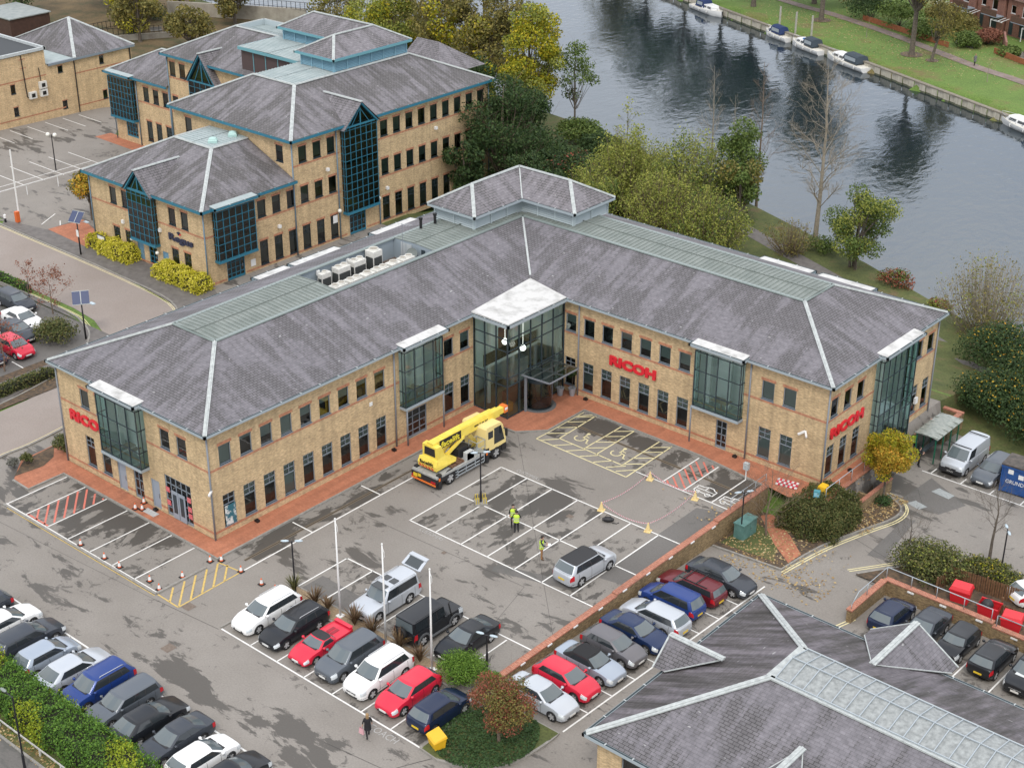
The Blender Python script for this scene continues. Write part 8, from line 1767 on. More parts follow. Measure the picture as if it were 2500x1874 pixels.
def boards(x0, y0, x1, y1, z, h, step=.16):
    a = Vector((x0,y0,0)); b = Vector((x1,y1,0)); L = (b-a).length; n = int(L/step)
    for i in range(n): p = a.lerp(b,(i+.08)/n); q = a.lerp(b,(i+.86)/n); o = Vector((-(b-a).y,(b-a).x,0)).normalized()*(.02 if i % 2 else -.02); mb.bar(p+o+Vector((0,0,z+h/2)), q+o+Vector((0,0,z+h/2)), .02, h)
    mb.mark()
for q in ((39.3,28.6,39.3,30.6,1.3),(39.3,30.6,47,31.3,1.35),(43.6,29.2,46.5,29.4,.95)): mb = MB(); mb.cuts = []; boards(*q[:4],-1.65,q[4]); mb.build('board_panel', BRD, t, world=True)
for x, y in ((39.3,28.6),(39.3,30.6),(41.8,30.8),(44.3,31.05),(43.6,29.2)): mb = MB(); mb.bar((x,y,-1.8),(x,y,-.15),.1,.1); mb.build('post', BRD, t, world=True)
for i, (x, y, rz, lb) in enumerate(((40.9,28.9,.15,'red lidded wheeled bin in the corner of the timber fence'),(43.1,28.4,.1,'red wheeled bin with black sack and open top'),(44.9,27.9,.2,'red wheeled bin lid just behind the wall coping'))):
    t = thing('wheeled_bin', lb, 'bin', (x,y,site_z(x,y)), rz, 'red wheeled bins'); b = MB(); b.add([(-.55,-.4,.12),(.55,-.4,.12),(.55,.4,.12),(-.55,.4,.12),(-.66,-.5,1.1),(.66,-.5,1.1),(.66,.5,1.1),(-.66,.5,1.1)], [(0,1,5,4),(1,2,6,5),(2,3,7,6),(3,0,4,7),(3,2,1,0)]); RB = M('red_bin_plastic', (.60,.02,.03), .45) if 'red_bin_plastic' not in bpy.data.materials else bpy.data.materials['red_bin_plastic']
    b.bar((-.7,-.48,1.05),(.7,-.48,1.05),.08,.1); b.bar((-.7,.48,1.05),(.7,.48,1.05),.08,.1); b.build('bin_body', RB, t)
    b = MB()
    if i != 1: b.add([(-.68,-.52,1.1),(.68,-.52,1.1),(.68,.52,1.1),(-.68,.52,1.1),(-.6,-.4,1.3),(.6,-.4,1.3),(.6,.45,1.34),(-.6,.45,1.34)], [(0,1,5,4),(1,2,6,5),(2,3,7,6),(3,0,4,7),(4,5,6,7)]); b.build('lid', RB, t)
    else: b.lathe([(0,.6),(.35,.65),(.42,1.0),(.25,1.28),(0,1.33)], 9, (-.15,0,0)); b.build('refuse_sack', PLASTIC, t, smooth=True)
    b = MB()
    for sx in (-.5,.5):
        for sy in (-.35,.35): b.tube([(sx,sy-.04,.09),(sx,sy+.04,.09)], .09, 8)
    b.build('castor', PLASTIC, t)
# flagpoles, lamps
for x, y, lb in ((12.9,-.6,'white flagpole behind the red sports car'),(17.1,-.75,'white flagpole in front of the silver off-roader'),(21.1,-.85,'white flagpole behind the red hatchback, nearest the round bush')):
    t = thing('flagpole', lb, 'flagpole', (x,y,.09), 0, 'flagpoles in the gravel bed'); b = MB(); b.tube([(0,0,0),(0,0,3.5),(0,0,7.1)], [.075,.062,.04], 10); b.lathe([(0,-.06),(.07,0),(.05,.07),(0,.09)], 8, (0,0,7.15)); b.build('pole', WHITEP, t, smooth=True)
    b = MB(); b.box(-.22,-.22,-.06,.22,.22,.05); b.build('base_plate', WHITEP, t); b = MB(); b.tube([(.05,0,6.9),(.16,0,6.65),(.16,0,6.35),(.06,0,6.15)], .018, 5); b.build('halyard', WHITEP, t)
LHEAD = M('pale_lamp_head', (.42,.50,.55), .35); LPOLE = M('black_lamp_pole', (.014,.014,.018), .4)
def lamp(x, y, h, lb, arms=((1,.0),(-1,.0)), rz=0, grp='black twin-head lamp posts', guard=False, reach=.58):
    t = thing('lamp_post', lb, 'lamp post', (x,y,site_z(x,y)), rz, grp); b = MB(); b.tube([(0,0,0),(0,0,1.0),(0,0,1.02),(0,0,h)], [.085,.08,.055,.05], 8)
    for sx, tilt in arms: b.tube([(0,0,h-.05),(sx*reach*.55,0,h+.02)], .03, 6)
    b.build('pole', LPOLE, t, smooth=True, auto=40)
    for sx, tilt in arms:
        b = MB(); n = 8; cx = sx*reach*.78; pr = [(-.27,.0,.02),(-.23,.075,.045),(-.08,.11,.065),(.11,.10,.06),(.22,.06,.035),(.26,.0,.015)]
        for q, w_, hh in pr:
            for k in range(n): a = 2*pi*k/n; b.v.append((cx+q*sx, cos(a)*max(w_,.005), h+.04+sin(a)*max(hh,.005)))
        for i in range(len(pr)-1):
            for k in range(n): b.f.append((i*n+k,i*n+(k+1)%n,(i+1)*n+(k+1)%n,(i+1)*n+k)); b.m.append(0)
        b.build('lamp_head', LHEAD, t, smooth=True)
    if guard:
        b = MB(); b.box(-.45,-.45,0,.45,.45,.12); b.build('kerb_block', KERB, t); b = MB()
        for sx, sy in ((.3,.3),(.3,-.3),(-.3,.3),(-.3,-.3)): b.tube([(sx*.6,sy,.1),(sx*.6,sy,.6),(sx*1.2,sy,.6),(sx*1.2,sy,.1)], .035, 6)
        b.build('guard_hoop', M('yellow_guard_paint', (.55,.42,.06), .5), t)
    return t
lamp(8.82,-.72,4.0,'black lamp post with two heads beside the olive-green spiky plant', rz=pi/2*.45)
lamp(10.3,15.65,4.1,'black lamp post with yellow guard hoops in front of the crane lorry', rz=pi/2*.55, guard=True)
lamp(25.85,25.6,3.9,'black lamp post beside the green cabinet at the wall end', rz=pi/2*.6, arms=((1,0),(-1,0)))
lamp(23.3,1.65,2.3,'short black lamp post behind the round bush', rz=pi/2*.2)
lamp(41.8,32.9,4.2,'black lamp post with two pale heads on the round hedged bed', rz=pi/2*1.4)
t = lamp(10.2,-21.9,4.9,'grey street lamp with a single long head beside the bright green hedge', arms=((-1,0),), rz=0, grp=None, reach=1.1); t.children[0].data.materials[0] = M('grey_green_lamp_pole', (.20,.23,.21), .5)
def solar(x, y, h, rz, lb, plate=False):
    t = thing('solar_lamp', lb, 'lamp post', (x,y,-.6), 0, 'solar lamp posts by the north road'); b = MB(); b.tube([(0,0,0),(0,0,h)], [.09,.06], 8); b.build('pole', LPOLE, t, smooth=True)
    b = MB(); c, s = cos(rz), sin(rz); U = Vector((c,s,0)); V = Vector((-s*.7,c*.7,.71)); O = Vector((0,0,h+.35)); nrm = U.cross(V)
    for k in (-1,1): q = O+U*k*.38; b.add([q-U*.34-V*.6,q+U*.34-V*.6,q+U*.34+V*.6,q-U*.34+V*.6], [(0,1,2,3)],0)
    b.bar(O-U*.75-V*.62-nrm*.03,O+U*.75-V*.62-nrm*.03,.05,.05,1); b.bar(O-U*.75+V*.62-nrm*.03,O+U*.75+V*.62-nrm*.03,.05,.05,1); b.bar(O-V*.62-nrm*.03,O+V*.62-nrm*.03,.05,.05,1)
    b.build('solar_panel', [M('solar_cells', (.05,.065,.13), .2), LEADP], t); b = MB(); b.tube([(0,0,h-.2),(.9,.5,h-.1)], .025, 5); b.box(.6,.35,h-.14,1.2,.65,h-.06); b.build('lamp_head', LHEAD, t)
    if plate: b = MB(); b.box(-.18,-.1,1.9,.18,-.07,2.6); b.build('notice', WHITEP, t)
solar(-52.4,26.1,3.6,radians(15),'solar lamp post with a white notice by the brick forecourt', True); solar(-35.3,14.5,3.6,radians(55),'solar lamp post beside the dark shrub on the bend of the road')
t = thing('globe_lamp', 'lamp post with two white globes in the rear car park', 'lamp post', (-77,40.1,-1)); b = MB(); b.tube([(0,0,0),(0,0,4.3)], [.08,.05], 7); b.tube([(-.35,-.2,4.1),(0,0,4.3),(.35,.2,4.1)], .03, 5); b.build('pole', LPOLE, t)
for s_ in (-1,1): b = MB(); b.lathe([(0,-.25),(.18,-.18),(.26,0),(.18,.18),(0,.25)], 10, (s_*.38,s_*.2,4.3)); b.build('globe', bpy.data.materials['white_globe'], t, smooth=True)
t = thing('barrier_gate', 'raised white barrier arm on an orange post beside the north road', 'barrier', (-65,27.2,-.6)); b = MB(); b.box(-.2,-.2,0,.2,.2,1.15); b.build('post', M('orange_barrier_paint', (.62,.13,.03), .45), t); b = MB(); b.bar((0,.22,.95),(-.55,.6,7.6),.12,.1); b.build('arm', WHITEP, t)
t = thing('bollard', 'white bollard with red band beside the orange barrier post', 'bollard', (-65.9,26.3,-.6)); b = MB(); b.tube([(0,0,0),(0,0,.75)], .12, 8); b.build('post', LPOLE, t); b = MB(); b.lathe([(.15,.45),(.15,.8),(0,.9)], 8); b.build('cap', WHITEP, t)
b = MB(); b.bar((-72,28.5,.4),(-71.8,42,.4),.06,.1)
for y in (29,33,37,41): b.bar((-72,y,-1),(-72,y,.4),.07,.07)
single('rail', b, WHITEP, 'long white rail across the rear car park', 'rail')
t = thing('sign_board', 'white sign board with dark frame among the golden shrubs', 'sign', (-51.4,28.0,-.6)); b = MB()
for sx in (-.6,.6): b.bar((sx,0,0),(sx,0,1.7),.08,.08)
b.bar((-.66,0,1.68),(.66,0,1.68),.1,.07); b.bar((-.66,0,.62),(.66,0,.62),.08,.06); b.build('frame', FRAMED, t); b = MB(); b.box(-.57,-.03,.65,.57,.0,1.64); pn = b.build('panel', WHITEP, t); b = MB(); b.bar((-.2,-.045,1.0),(.2,-.045,1.3),.02,.12); b.bar((-.2,-.045,1.3),(.15,-.045,1.15),.02,.1); b.build('emblem', M('tan_emblem', (.5,.25,.1), .5), pn)
# court furniture
t = thing('electrical_cabinet', 'tall green metal cabinet on the grass beside the wall', 'cabinet', (25.75,26.3,-1.47)); b = MB(); b.box(-.4,-.85,0,.4,.85,1.3); b.bar((0,-.9,1.34),(0,.9,1.34),.9,.09); b.bar((.41,0,.05),(.41,0,1.25),.02,.04); GRN = mottled('weathered_green_paint', (.07,.16,.145), (.12,.24,.22), 1.5, .6); b.build('casing', GRN, t); b = MB(); b.bar((.42,.12,.7),(.42,.12,.85),.03,.03); b.build('handle', CHROME, t)
t = thing('smoking_shelter', 'open green-framed shelter with ribbed curved roof beside the silver van', 'shelter', (29.6,47.7,-2.3)); b = MB(); GF = M('green_frame_paint', (.01,.13,.075), .45)
for y in (-1.9,-.6,.7,2.0): b.bar((.8,y,0),(.8,y,2.1),.08,.08); b.bar((-.8,y,0),(-.8,y,2.25),.08,.08)
for z in (2.1,): b.bar((.8,-2,z),(.8,2.1,z),.08,.1)
b.bar((-.8,-2,2.25),(-.8,2.1,2.25),.08,.1); b.build('frame', GF, t); b = MB()
for k in range(5):
    a0_, a1_ = k/5, (k+1)/5; z0, z1 = 2.15+.28*sin(pi*(.15+.7*a0_)), 2.15+.28*sin(pi*(.15+.7*a1_)); b.add([(-1+2*a0_,-2.1,z0),(-1+2*a1_,-2.1,z1),(-1+2*a1_,2.2,z1),(-1+2*a0_,2.2,z0)], [(0,1,2,3)])
for k in range(6): b.bar((-1,-2+.84*k,2.33),(1,-2+.84*k,2.36),.04,.1)
b.build('roof', mottled('ribbed_translucent_sheet', (.20,.23,.21), (.34,.36,.33), 3, .4), t); b = MB(); b.poly([(-.8,-1.9,.25),(-.8,2.0,.25),(-.8,2.0,2.0),(-.8,-1.9,2.0)]); b.poly([(-.8,2,.25),(.8,2,.25),(.8,2,2),(-.8,2,2)]); b.build('side_panel', GLASSC, t); b = MB(); b.box(-.7,-1.6,.42,-.3,1.7,.48); b.bar((-.5,-1.2,0),(-.5,-1.2,.42),.05,.05); b.bar((-.5,1.2,0),(-.5,1.2,.42),.05,.05); b.build('bench', FRAMED, t)
t = thing('skip', 'large blue closed waste skip with white lettering and dark lid', 'skip', (37.6,46.3,-2.2), radians(4)); b = MB(); BS = mottled('scuffed_blue_paint', (.012,.055,.20), (.02,.085,.27), 1.5, .5); b.box(-1.6,-.95,.12,1.6,.95,2.3,0); b.bar((-1.65,-.97,2.2),(1.65,-.97,2.2),.1,.14)
for x in (-1.55,1.55): b.bar((x,-.98,.1),(x,-.98,2.25),.1,.08)
b.build('container', BS, t); b = MB(); b.box(-1.65,-1.0,2.3,1.65,1.0,2.42); b.bar((0,-1,2.44),(0,1,2.44),.08,.06); b.build('lid', mottled('rusty_dark_lid', (.05,.045,.04), (.12,.10,.085), 2), t)
o = link('lettering', fit_text('GRUNDON', 2.0, .3, .02, WHITEP, .0), t); o.location = (-1.2,-.955,.9); b = MB()
for x, z in ((-1.1,1.7),(-.3,1.45),(.6,1.55)): b.box(x,-.975,z,x+.4,-.95,z+.36)
b.build('notice', WHITEP, t)
t = thing('grit_bin', 'yellow grit bin at the kerb of the ivy island', 'bin', (26.1,-5.75,.13), radians(-20)); b = MB(); b.add([(-.42,-.3,0),(.42,-.3,0),(.42,.3,0),(-.42,.3,0),(-.5,-.38,.55),(.5,-.38,.55),(.5,.38,.7),(-.5,.38,.7)], [(0,1,5,4),(1,2,6,5),(2,3,7,6),(3,0,4,7),(3,2,1,0)]); YB = M('yellow_bin_plastic', (.72,.42,.02), .45); b.build('bin_body', YB, t); b = MB(); b.add([(-.54,-.42,.54),(.54,-.42,.54),(.54,.42,.7),(-.54,.42,.7),(-.5,-.34,.66),(.5,-.34,.66),(.5,.38,.84),(-.5,.38,.84)], [(0,1,5,4),(1,2,6,5),(2,3,7,6),(3,0,4,7),(4,5,6,7)]); b.build('lid', YB, t)
for x, y, lb in ((4.0,32.35,'grey planter pot with small round-headed tree, nearer the revolving door'),(4.75,32.95,'grey planter pot with small round-headed tree, nearer the brick wall')):
    t = thing('potted_tree', lb, 'plant pot', (x,y,.13), 0, 'potted trees by the entrance'); b = MB(); b.lathe([(.2,0),(.3,.6),(.33,.62),(.33,.68),(.27,.68),(.25,.6),(0,.58)], 14); b.build('pot', M('grey_pot', (.30,.31,.33), .5), t, smooth=True, auto=40); b = MB(); b.tube([(0,0,.55),(.02,.02,1.9)], .025, 5); b.build('stem', BARK, t); cl = [(rng.normal(0,.16),rng.normal(0,.16),2.0+rng.normal(0,.18),.24) for _ in range(8)]; p, d, i_ = clump_leaves(cl, 420); leaves('crown', p, d, .13, L_EVER, t)
t = thing('charger_post', 'short white post with grey meter box at the pavement kerb', 'post', (22.68,30.95,0)); b = MB(); b.tube([(0,0,0),(0,0,.8)], .05, 7); b.build('post', WHITEP, t); b = MB(); b.box(-.2,-.14,.8,.2,.14,1.35); b.bar((0,-.16,.9),(0,-.16,1.25),.12,.03); b.build('meter_box', LEADP, t)
t = thing('kit_bag', 'black kit bag lying on the tarmac beside a parking line', 'bag', (18.7,19.6,0), .6); b = MB()
for i in range(6): f = i/5; r_ = .22*sin(pi*(.12+.76*f)); b.v += [(-.42+.84*f, cos(2*pi*k/8)*r_*1.1, .2+sin(2*pi*k/8)*min(r_,.2)) for k in range(8)]
for i in range(5):
    for k in range(8): b.f.append((i*8+k,i*8+(k+1)%8,(i+1)*8+(k+1)%8,(i+1)*8+k)); b.m.append(0)
b.f.append(tuple(range(8))); b.m.append(0); b.f.append(tuple(40+k for k in reversed(range(8)))); b.m.append(0); b.build('bag_body', PLASTIC, t, smooth=True); b = MB(); b.tube([(-.2,0,.38),(-.1,.02,.55),(.1,.02,.55),(.2,0,.38)], .02, 5); b.tube([(.3,-.2,.05),(.6,-.25,.03),(.75,-.1,.03)], .03, 5); b.build('strap', PLASTIC, t)
t = thing('hedge_notice', 'small blue-green notice box standing in the hedge mound', 'notice', (28.4,31.3,.55), radians(20)); b = MB(); b.box(-.22,-.16,0,.22,.16,.5,0); b.box(-.18,-.18,.1,.18,-.16,.4,1); b.build('box', [M('blue_green_box', (.08,.28,.33), .4), M('pale_blue_panel', (.25,.5,.6), .4)], t); b = MB(); b.tube([(0,0,-2.1),(0,0,0)], .04, 5); b.build('post', PIPE, t)
t = thing('road_barrier', 'folded red and white chequered barriers lying on the pavement corner', 'barrier', (25.6,31.9,.13), radians(12)); b = MB()
for j in range(3):
    for k in range(9): b.box(-.8+.18*k,-.25+.2*j,.02+.09*j,-.62+.18*k,-.08+.2*j,.10+.09*j,(k+j) % 2)
b.build('barrier_board', [WHITEP, M('red_board', (.6,.03,.06), .5)], t)
b = MB(); b.add([(27.6,32.5,.13),(28.5,32.5,.13),(28.5,33.2,.13),(27.6,33.2,.13),(27.75,32.6,.62),(28.35,32.6,.62),(28.3,33.1,.72),(27.8,33.1,.72)], [(0,1,5,4),(1,2,6,5),(2,3,7,6),(3,0,4,7),(4,5,6,7)]); single('grit_bin', b, YB, 'yellow bin at the brick corner above the hedge mound', 'bin')
# cones and barrier tape
CY = mottled('faded_yellow_cone', (.66,.48,.18), (.74,.60,.32), 8, .6, 'Object'); COR = M('orange_cone', (.70,.13,.03), .5)
BC = [(17.45,26.25,'faded yellow tall cone nearest the disabled bays'),(17.4,20.5,'faded yellow tall cone beside the black kit bag'),(21.55,20.4,'faded yellow tall cone nearest the silver SUV'),(21.55,26.1,'faded yellow tall cone nearest the white van outlines')]
for x, y, lb in BC:
    t = thing('tall_cone', lb, 'cone', (x,y,.0), .3, 'tall yellow cones joined by tape'); b = MB(); b.lathe([(.19,.05),(.05,.64),(.045,.69),(0,.70)], 12); b.build('cone', CY, t, smooth=True, auto=40); b = MB(); b.box(-.24,-.24,0,.24,.24,.05); b.build('base', CY, t)
TW, TRD = M('white_tape', (.75,.72,.72), .5), M('pink_red_tape', (.62,.13,.20), .5)
for (x0,y0,_), (x1,y1,_), lb in ((BC[0],BC[1],'sagging red-white tape along the side facing the crane lorry'),(BC[1],BC[2],'sagging red-white tape along the side nearest the black kit bag'),(BC[2],BC[3],'sagging red-white tape along the side nearest the retaining wall'),(BC[3],BC[0],'sagging red-white tape along the side nearest the red hatching')):
    b = MB(); n = 56; A, B_ = Vector((x0,y0,.64)), Vector((x1,y1,.64))
    for i in range(n):
        z = lambda f: -.36*4*f*(1-f); p = A.lerp(B_,i/n)+Vector((0,0,z(i/n))); q = A.lerp(B_,(i+1)/n)+Vector((0,0,z((i+1)/n))); u = Vector((0,0,.04))
        b.poly([p-u,q-u,q+u,p+u], i % 2)
    single('barrier_tape', b, [TW, TRD], lb, 'tape', 'barrier tape between tall cones')
CONES = [(-7.45,-1.1,'in the cluster on the pavement, farthest from the glazed door'),(-7.0,-.85,'in the cluster on the pavement, beside the steel grille'),(-7.65,-.2,'in the cluster on the pavement, closest to the wall'),(-6.55,-6.35,'on the bay line just past the red hatched bay'),(-3.95,-6.3,'on the white bay line two bays past the red hatching'),(-2.3,-6.3,'on the white bay line third past the red hatching'),(.55,-6.0,'inside the last bay near the end kerb'),(1.8,-4.3,'on the end kerb beside the yellow hatching'),(1.8,-6.2,'at the corner of the end kerb and bay line'),(1.7,-1.9,'in the pair at the outer pavement corner, nearer the bays'),(2.2,-1.35,'in the pair at the outer pavement corner, nearer the yellow hatching'),(4.2,-1.35,'at the far corner of the yellow hatching'),(6.36,-1.45,'alone on the tarmac near the white estate car'),(7.6,-1.35,'just behind the white estate car')]
t0 = None
for x, y, lb in CONES:
    z = .125 if (y > -1.3 and x < 2) else .015
    if t0 is None:
        t0 = thing('traffic_cone', 'x', 'cone', (x,y,z), 0, 'small traffic cones'); b = MB(); b.lathe([(.13,.04),(.035,.48),(0,.49)], 10, m=0); b.build('cone', COR, t0, smooth=True, auto=40); b = MB(); b.lathe([(.112,.13),(.06,.38)], 10); b.build('reflective_sleeve', WHITEP, t0, smooth=True); b = MB(); b.box(-.19,-.19,0,.19,.19,.05); b.build('base', PLASTIC, t0); c = t0
    else: c = copy_tree(t0); c.location = (x,y,z)
    c['label'] = 'small orange cone '+lb
b = MB(); b.tube([(-6.9,.25,.17),(-6.5,.3,.17)], .1, 8); single('sandbag', b, PLASTIC, 'black sandbag lying beside the cone cluster at the wall', 'sandbag', smooth=True)
# verge fence and road at the bottom left
sheet('road', [rect(-40,-40,20,-21.3)], .02, ASPHD, 4); kerb('kerb', [(-40,-21.25),(20,-21.25)], .15, .1)
sheet('grass', [rect(-30,-21.15,19,-17.6)], .03, GRASSD, 4)
t = thing('verge_rail', 'low white rail on short posts below the bright green hedge', 'fence', (0,-20.75,0)); b = MB(); b.bar((-14,0,.5),(18,0,.5),.06,.09)
for k in range(17): b.bar((-14+2*k,0,0),(-14+2*k,0,.5),.09,.09)
b.build('rail', mottled('flaking_white_paint', (.35,.34,.32), (.6,.59,.57), 4), t)
# garden at the top left: terrace walls, railings, bench, bridge
t = thing('terrace_wall', 'pale rendered terrace wall with dark railings beside the garden lawn', 'wall', (-123,88,-2.3)); b = MB(); b.bar((-126,82,-1.9),(-119.5,93,-1.9),.4,1.0,0); b.bar((-119.5,93,-1.9),(-124,97,-1.9),.4,1.0,0); b.bar((-133,100,-1.3),(-112,111,-1.3),.4,2.4,0); b.build('wall', mottled('pale_render', (.28,.25,.21), (.40,.37,.31), .8), t, world=True)
b = MB()
def railing(a, c_, z, h, n):
    a = Vector((*a,z)); c_ = Vector((*c_,z))
    for k in (.15*h,h): b.bar(a+Vector((0,0,k)),c_+Vector((0,0,k)),.06,.06)
    for i in range(n+1): p = a.lerp(c_,i/n); b.bar(p,p+Vector((0,0,h)),.06,.06)
railing((-126.4,81.6),(-119.4,93.4),-1.4,1.1,18); railing((-133,84),(-132,91),-2.2,1.1,10); railing((-141,99),(-108,112),-.1,1.1,44); b.build('railing', BLACK, t, world=True)
t = thing('bench', 'pale timber bench in the garden behind the railings', 'bench', (-124.5,91,-2.3), radians(60)); b = MB(); b.box(-.9,-.25,.42,.9,.25,.48); b.build('seat', KERB, t); b = MB(); b.box(-.9,.22,.5,.9,.27,.95); b.build('backrest', KERB, t)
for sx in (-.75,.75): b = MB(); b.box(sx-.06,-.22,0,sx+.06,.22,.42); b.build('leg', KERB, t)
# garden walls of the terrace across the river
t = thing('garden_fence', 'low orange-brown boarded fence edging the terrace gardens', 'fence', (-24,164,-2)); b = MB()
for a, c_ in (((-46,171),(-33.5,166.2)),((-33.5,166.2),(-27.5,163.8)),((-20.9,165.4),(-15.3,162.3)),((-15.3,162.3),(-10,160))): b.bar((*a,-1.75),(*c_,-1.75),.1,.8); b.mark()
b.parts('board_panel', mottled('orange_brown_boards', (.24,.075,.03), (.34,.12,.05), 2), t, True)
t = thing('garden_wall', 'brown brick garden wall beside the terrace patio', 'wall', (-20,170,-2)); b = MB(); b.bar((-22.3,171.5,-1.2),(-19.2,165.5,-1.2),.3,1.8); b.mark(); b.bar((-17.5,168.5,-1.2),(-14.6,163,-1.2),.3,1.8); b.mark(); b.parts('wall', REDB, t, True)
sheet('patio', [[(-22,170.8),(-19.3,165.9),(-15,163.6),(-17.2,168.3)], [(-29,170),(-25.5,168.6),(-24.4,165.6),(-28,167)]], .03, mottled('pale_paving', (.22,.20,.17), (.32,.30,.26), 2), 10, gz)
for x, y, r_ in ((-29.8,156.6,1.7),(-25.9,155.5,1.0),(-51,166.5,1.6)): sheet('leaf_litter', [[(x+r_*cos(a*pi/6),y+r_*sin(a*pi/6)) for a in range(12)]], .025, mottled('dark_leaf_litter', (.07,.05,.035), (.12,.085,.05), 5), 10, gz)

# ------------------------------------------------------------------ people
SKIN = M('skin', (.48,.29,.21), .6); HIVIS = M('hi_vis_yellow', (.52,.72,.06), .6); DARKC = M('black_cloth', (.012,.012,.015), .85); TAN = M('tan_trousers', (.30,.15,.06), .85); SHOE = M('brown_boot', (.09,.045,.025), .7); HAIRD = M('dark_hair', (.02,.015,.012), .7); HAIRF = M('fair_hair', (.30,.19,.09), .7); GRYJ = M('grey_coat', (.13,.13,.14), .85); NAVC = M('navy_cloth', (.015,.02,.04), .85); PINKB = M('pink_bag', (.62,.35,.38), .5)
def person(x, y, z, rz, label, top, legs, shoe, hair, h=1.76, stride=.0, arms=None, vest=None, coat=0, hairlen=0, head=(0,0), cap=None, group=None):
    k = h/1.76; t = thing('person', label, 'person', (x,y,z), rz, group)
    V = []; E = []; R_ = []
    def add(p, r, par=None):
        V.append(Vector(p)*k); R_.append(r*k)
        if par is not None: E.append((par, len(V)-1))
        return len(V)-1
    pel = add((0,0,.95), .135); w_ = add((0,0,1.10), .12, pel); ch = add((0,.0,1.30), .145, w_); nb = add((0,0,1.44), .085, ch); nk = add((head[0]*.3,0,1.52), .055, nb); hd = add((head[0]+.015,head[1],1.62), .085, nk); ht = add((head[0]+.01,head[1],1.70), .078, hd)
    nz_ = add((head[0]+.105,head[1],1.625), .016, hd); jw = add((head[0]+.06,head[1],1.57), .045, hd)
    for sy in (-1,1): add((head[0],head[1]+sy*.092,1.63), .018, hd)
    HANDS = []
    arms = arms or ((( .02,.27,1.18),(.08,.28,.93)),((.02,.27,1.18),(.08,.28,.93)))
    for sy, ((ex,ey,ez),(hx,hy,hz)) in zip((-1,1), arms):
        sh_ = add((0,sy*.185,1.40), .062, nb); el = add((ex,sy*ey,ez), .046, sh_); wr = add((hx,sy*hy,hz), .032, el); d = (Vector((hx,sy*hy,hz))-Vector((ex,sy*ey,ez))).normalized(); pm_ = add(Vector((hx,sy*hy,hz))+d*.07, .030, wr)
        o = Vector((d.z,0,-d.x)) if abs(d.y) > .8 else d.cross(Vector((0,1,0))).normalized()
        for q in range(4): b0 = Vector((hx,sy*hy,hz))+d*.10+o*(.027-.018*q); f1 = add(b0+d*.03, .0095, pm_); add(b0+d*(.07-.006*abs(q-1))+Vector((0,-sy*.012,0)), .008, f1)
        th_ = add(Vector((hx,sy*hy,hz))+d*.04+o*.045, .011, wr); add(Vector((hx,sy*hy,hz))+d*.075+o*.06, .009, th_); HANDS.append(Vector((hx,sy*hy,hz))*k)
    for sy, sx in ((-1,stride),(1,-stride)):
        hp = add((0,sy*.10,.88), .10, pel); kn = add((sx*.45+.03,sy*.105,.49), .066, hp); an = add((sx,sy*.11,.09+max(0,-sx)*.15), .043, kn); hl = add((sx-.04,sy*.11,.045+max(0,-sx)*.2), .04, an); add((sx+.16,sy*.12,.035), .036, an)
    me = bpy.data.meshes.new('body'); me.from_pydata([tuple(v) for v in V], E, []); ob = bpy.data.objects.new('body', me); COL.objects.link(ob)
    md = ob.modifiers.new('skin', 'SKIN'); md.use_smooth_shade = True; sv = me.skin_vertices[0].data
    for i, r_ in enumerate(R_): sv[i].radius = (r_, r_*(1.0 if i not in (0,1,2) else 1.0))
    sv[0].use_root = True; sb = ob.modifiers.new('s', 'SUBSURF'); sb.levels = 1; sb.render_levels = 1
    e = bpy.data.meshes.new_from_object(ob.evaluated_get(bpy.context.evaluated_depsgraph_get())); e.name = 'body'; bpy.data.objects.remove(ob)
    # trunk wider than deep
    for v in e.vertices:
        if .85*k < v.co.z < 1.5*k and abs(v.co.y) < .2*k: v.co.y *= 1.22; v.co.x *= .92
    for m_ in (top, legs, shoe, SKIN): e.materials.append(m_)
    for p in e.polygons:
        c = p.center/k; mi = 0
        if c.z < .11: mi = 2
        elif c.z < .96 and abs(c.y) < .23: mi = 1
        elif c.z > 1.50: mi = 3
        if any((c-hn/k).length < .13 and (c-hn/k).dot(Vector((0,0,0))) == 0 and c.z < 1.35 and (c-hn/k).length < .12 for hn in HANDS): mi = 3
        p.material_index = mi
    bd_ = link('body', e, t)
    b = MB(); c = (head[0]*k, head[1]*k, 1.66*k); n = 12
    rows = [(.0,.125),(.075,.105),(.105,.04),(.108,-.01),(.095,-.05-hairlen*.6)]+([(.10,-.10-hairlen),(.06,-.13-hairlen)] if hairlen else [])
    for r_, z_ in rows:
        for i in range(n): a = 2*pi*i/n; fr_ = 1 if cos(a) < .35 or z_ > .035 else .55; b.v.append((c[0]+(cos(a)*r_*fr_-.012)*k, c[1]+sin(a)*r_*k, c[2]+z_*k))
    for j in range(len(rows)-1):
        for i in range(n): b.f.append((j*n+i,j*n+(i+1)%n,(j+1)*n+(i+1)%n,(j+1)*n+i)); b.m.append(0)
    b.build('cap' if cap else 'hair', cap or hair, t, smooth=True)
    f = MB()
    for sy in (-1,1): f.lathe([(0,-.009),(.011,0),(0,.009)], 6, (c[0]+.094*k, c[1]+sy*.033*k, 1.642*k))
    f.bar((c[0]+.094*k,c[1]-.025*k,1.583*k),(c[0]+.094*k,c[1]+.025*k,1.583*k),.008,.01); f.build('face_feature', M('dark_eye', (.06,.02,.02), .5) if 'dark_eye' not in bpy.data.materials else bpy.data.materials['dark_eye'], t)
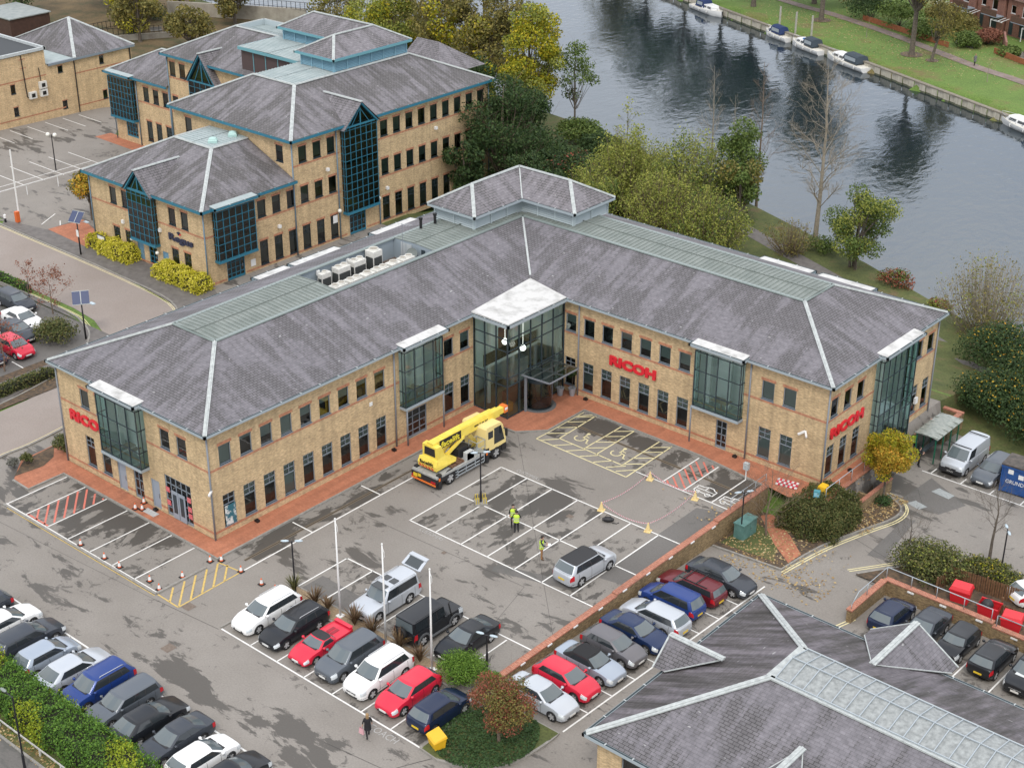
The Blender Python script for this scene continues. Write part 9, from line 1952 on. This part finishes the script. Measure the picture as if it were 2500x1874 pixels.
    if vest or coat:
        b = MB(); z0 = .62 if coat else .86; rows = [(1.47,.07,.15),(1.44,.10,.20),(1.36,.135,.225),(1.2,.15,.205),(1.05,.148,.19),(.92,.155,.205)]+([(.75,.17,.21),(z0,.19,.22)] if coat else [(z0,.158,.21)])
        for z_, rx, ry in rows:
            for i in range(14): a = 2*pi*i/14; b.v.append((cos(a)*rx*k, sin(a)*ry*k, z_*k))
        for j in range(len(rows)-1):
            for i in range(14): b.f.append((j*14+i,j*14+(i+1)%14,(j+1)*14+(i+1)%14,(j+1)*14+i)); b.m.append(0)
        vb = b.build('hi_vis_vest' if vest else 'coat', vest or top, t, smooth=True)
        if vest:
            b = MB()
            for z_, rx, ry in ((1.16,.156,.212),(1.0,.158,.205)): b.lathe([(1,0),(1,.05)], 14); q = b.v[-28:]; b.v[-28:] = [(p[0]*rx*k, p[1]*ry*k, (z_+p[2])*k) for p in q]
            b.build('reflective_band', M('silver_band', (.6,.62,.62), .3, .3) if 'silver_band' not in bpy.data.materials else bpy.data.materials['silver_band'], vb, smooth=True)
    return t, HANDS
PG = 'people in hi-vis in the court'
person(14.1,14.75,0,radians(-40),'person in hi-vis vest and dark trousers facing a colleague, hand raised to the face',DARKC,DARKC,DARKC,HAIRD,1.78,.04,vest=HIVIS,arms=(((.06,.27,1.18),(.12,.25,.95)),((.20,.24,1.22),(.26,.10,1.47))),group=PG)
person(14.8,14.3,0,radians(125),'person in hi-vis vest seen from behind, dark trousers',DARKC,DARKC,DARKC,HAIRD,1.8,.05,vest=HIVIS,arms=(((.1,.27,1.18),(.28,.15,1.1)),((.04,.28,1.18),(.10,.29,.94))),group=PG)
t, hn = person(18.25,12.85,0,radians(30),'person in hi-vis vest and tan trousers looking down at a handheld screen',NAVC,TAN,SHOE,HAIRD,1.86,.03,vest=HIVIS,arms=(((.16,.25,1.18),(.36,.10,1.16)),((.16,.25,1.18),(.36,.10,1.16))),head=(.05,0),group=PG)
b = MB(); q = Vector((18.25,12.85,0))+Matrix.Rotation(radians(30),3,'Z') @ Vector((.52,0,1.22)); b.bar((q.x-.09,q.y+.13,q.z),(q.x+.09,q.y-.13,q.z+.02),.2,.03); single('tablet', b, [WHITEP], 'small pale screen held by the person in tan trousers', 'tablet')
t, hn = person(22.6,-7.7,0,radians(150),'person in long black coat walking with a pink carrier bag',DARKC,DARKC,DARKC,HAIRF,1.70,.24,coat=1,hairlen=.12)
q = Vector((22.6,-7.7,0))+Matrix.Rotation(radians(150),3,'Z') @ Vector((.1,.34,.62)); b = MB(); b.add([(q.x-.17,q.y-.06,q.z-.3),(q.x+.17,q.y-.06,q.z-.3),(q.x+.17,q.y+.06,q.z-.3),(q.x-.17,q.y+.06,q.z-.3),(q.x-.14,q.y-.03,q.z+.08),(q.x+.14,q.y-.03,q.z+.08),(q.x+.14,q.y+.03,q.z+.08),(q.x-.14,q.y+.03,q.z+.08)], [(0,1,5,4),(1,2,6,5),(2,3,7,6),(3,0,4,7),(3,2,1,0)]); b.tube([(q.x-.06,q.y,q.z+.08),(q.x,q.y,q.z+.24),(q.x+.06,q.y,q.z+.08)], .012, 4); single('carrier_bag', b, PINKB, 'pink carrier bag held by the person in the long black coat', 'bag')
person(-19.9,156.9,gz(-19.9,156.9)+.03,radians(150),'person in grey coat and dark trousers walking on the riverside footpath',GRYJ,DARKC,DARKC,HAIRF,1.72,.12,coat=1,hairlen=.1)
person(28.25,46.6,-2.26,radians(-60),'person in hi-vis vest standing at the office corner behind the orange-yellow tree',DARKC,DARKC,DARKC,HAIRD,1.78,.03,vest=HIVIS)
person(29.75,44.6,-2.16,radians(20),'person in dark clothes leaning forward by the green shelter',DARKC,DARKC,DARKC,HAIRD,1.72,.05,arms=(((.14,.25,1.18),(.3,.12,1.25)),((.14,.25,1.18),(.3,.12,1.25))))
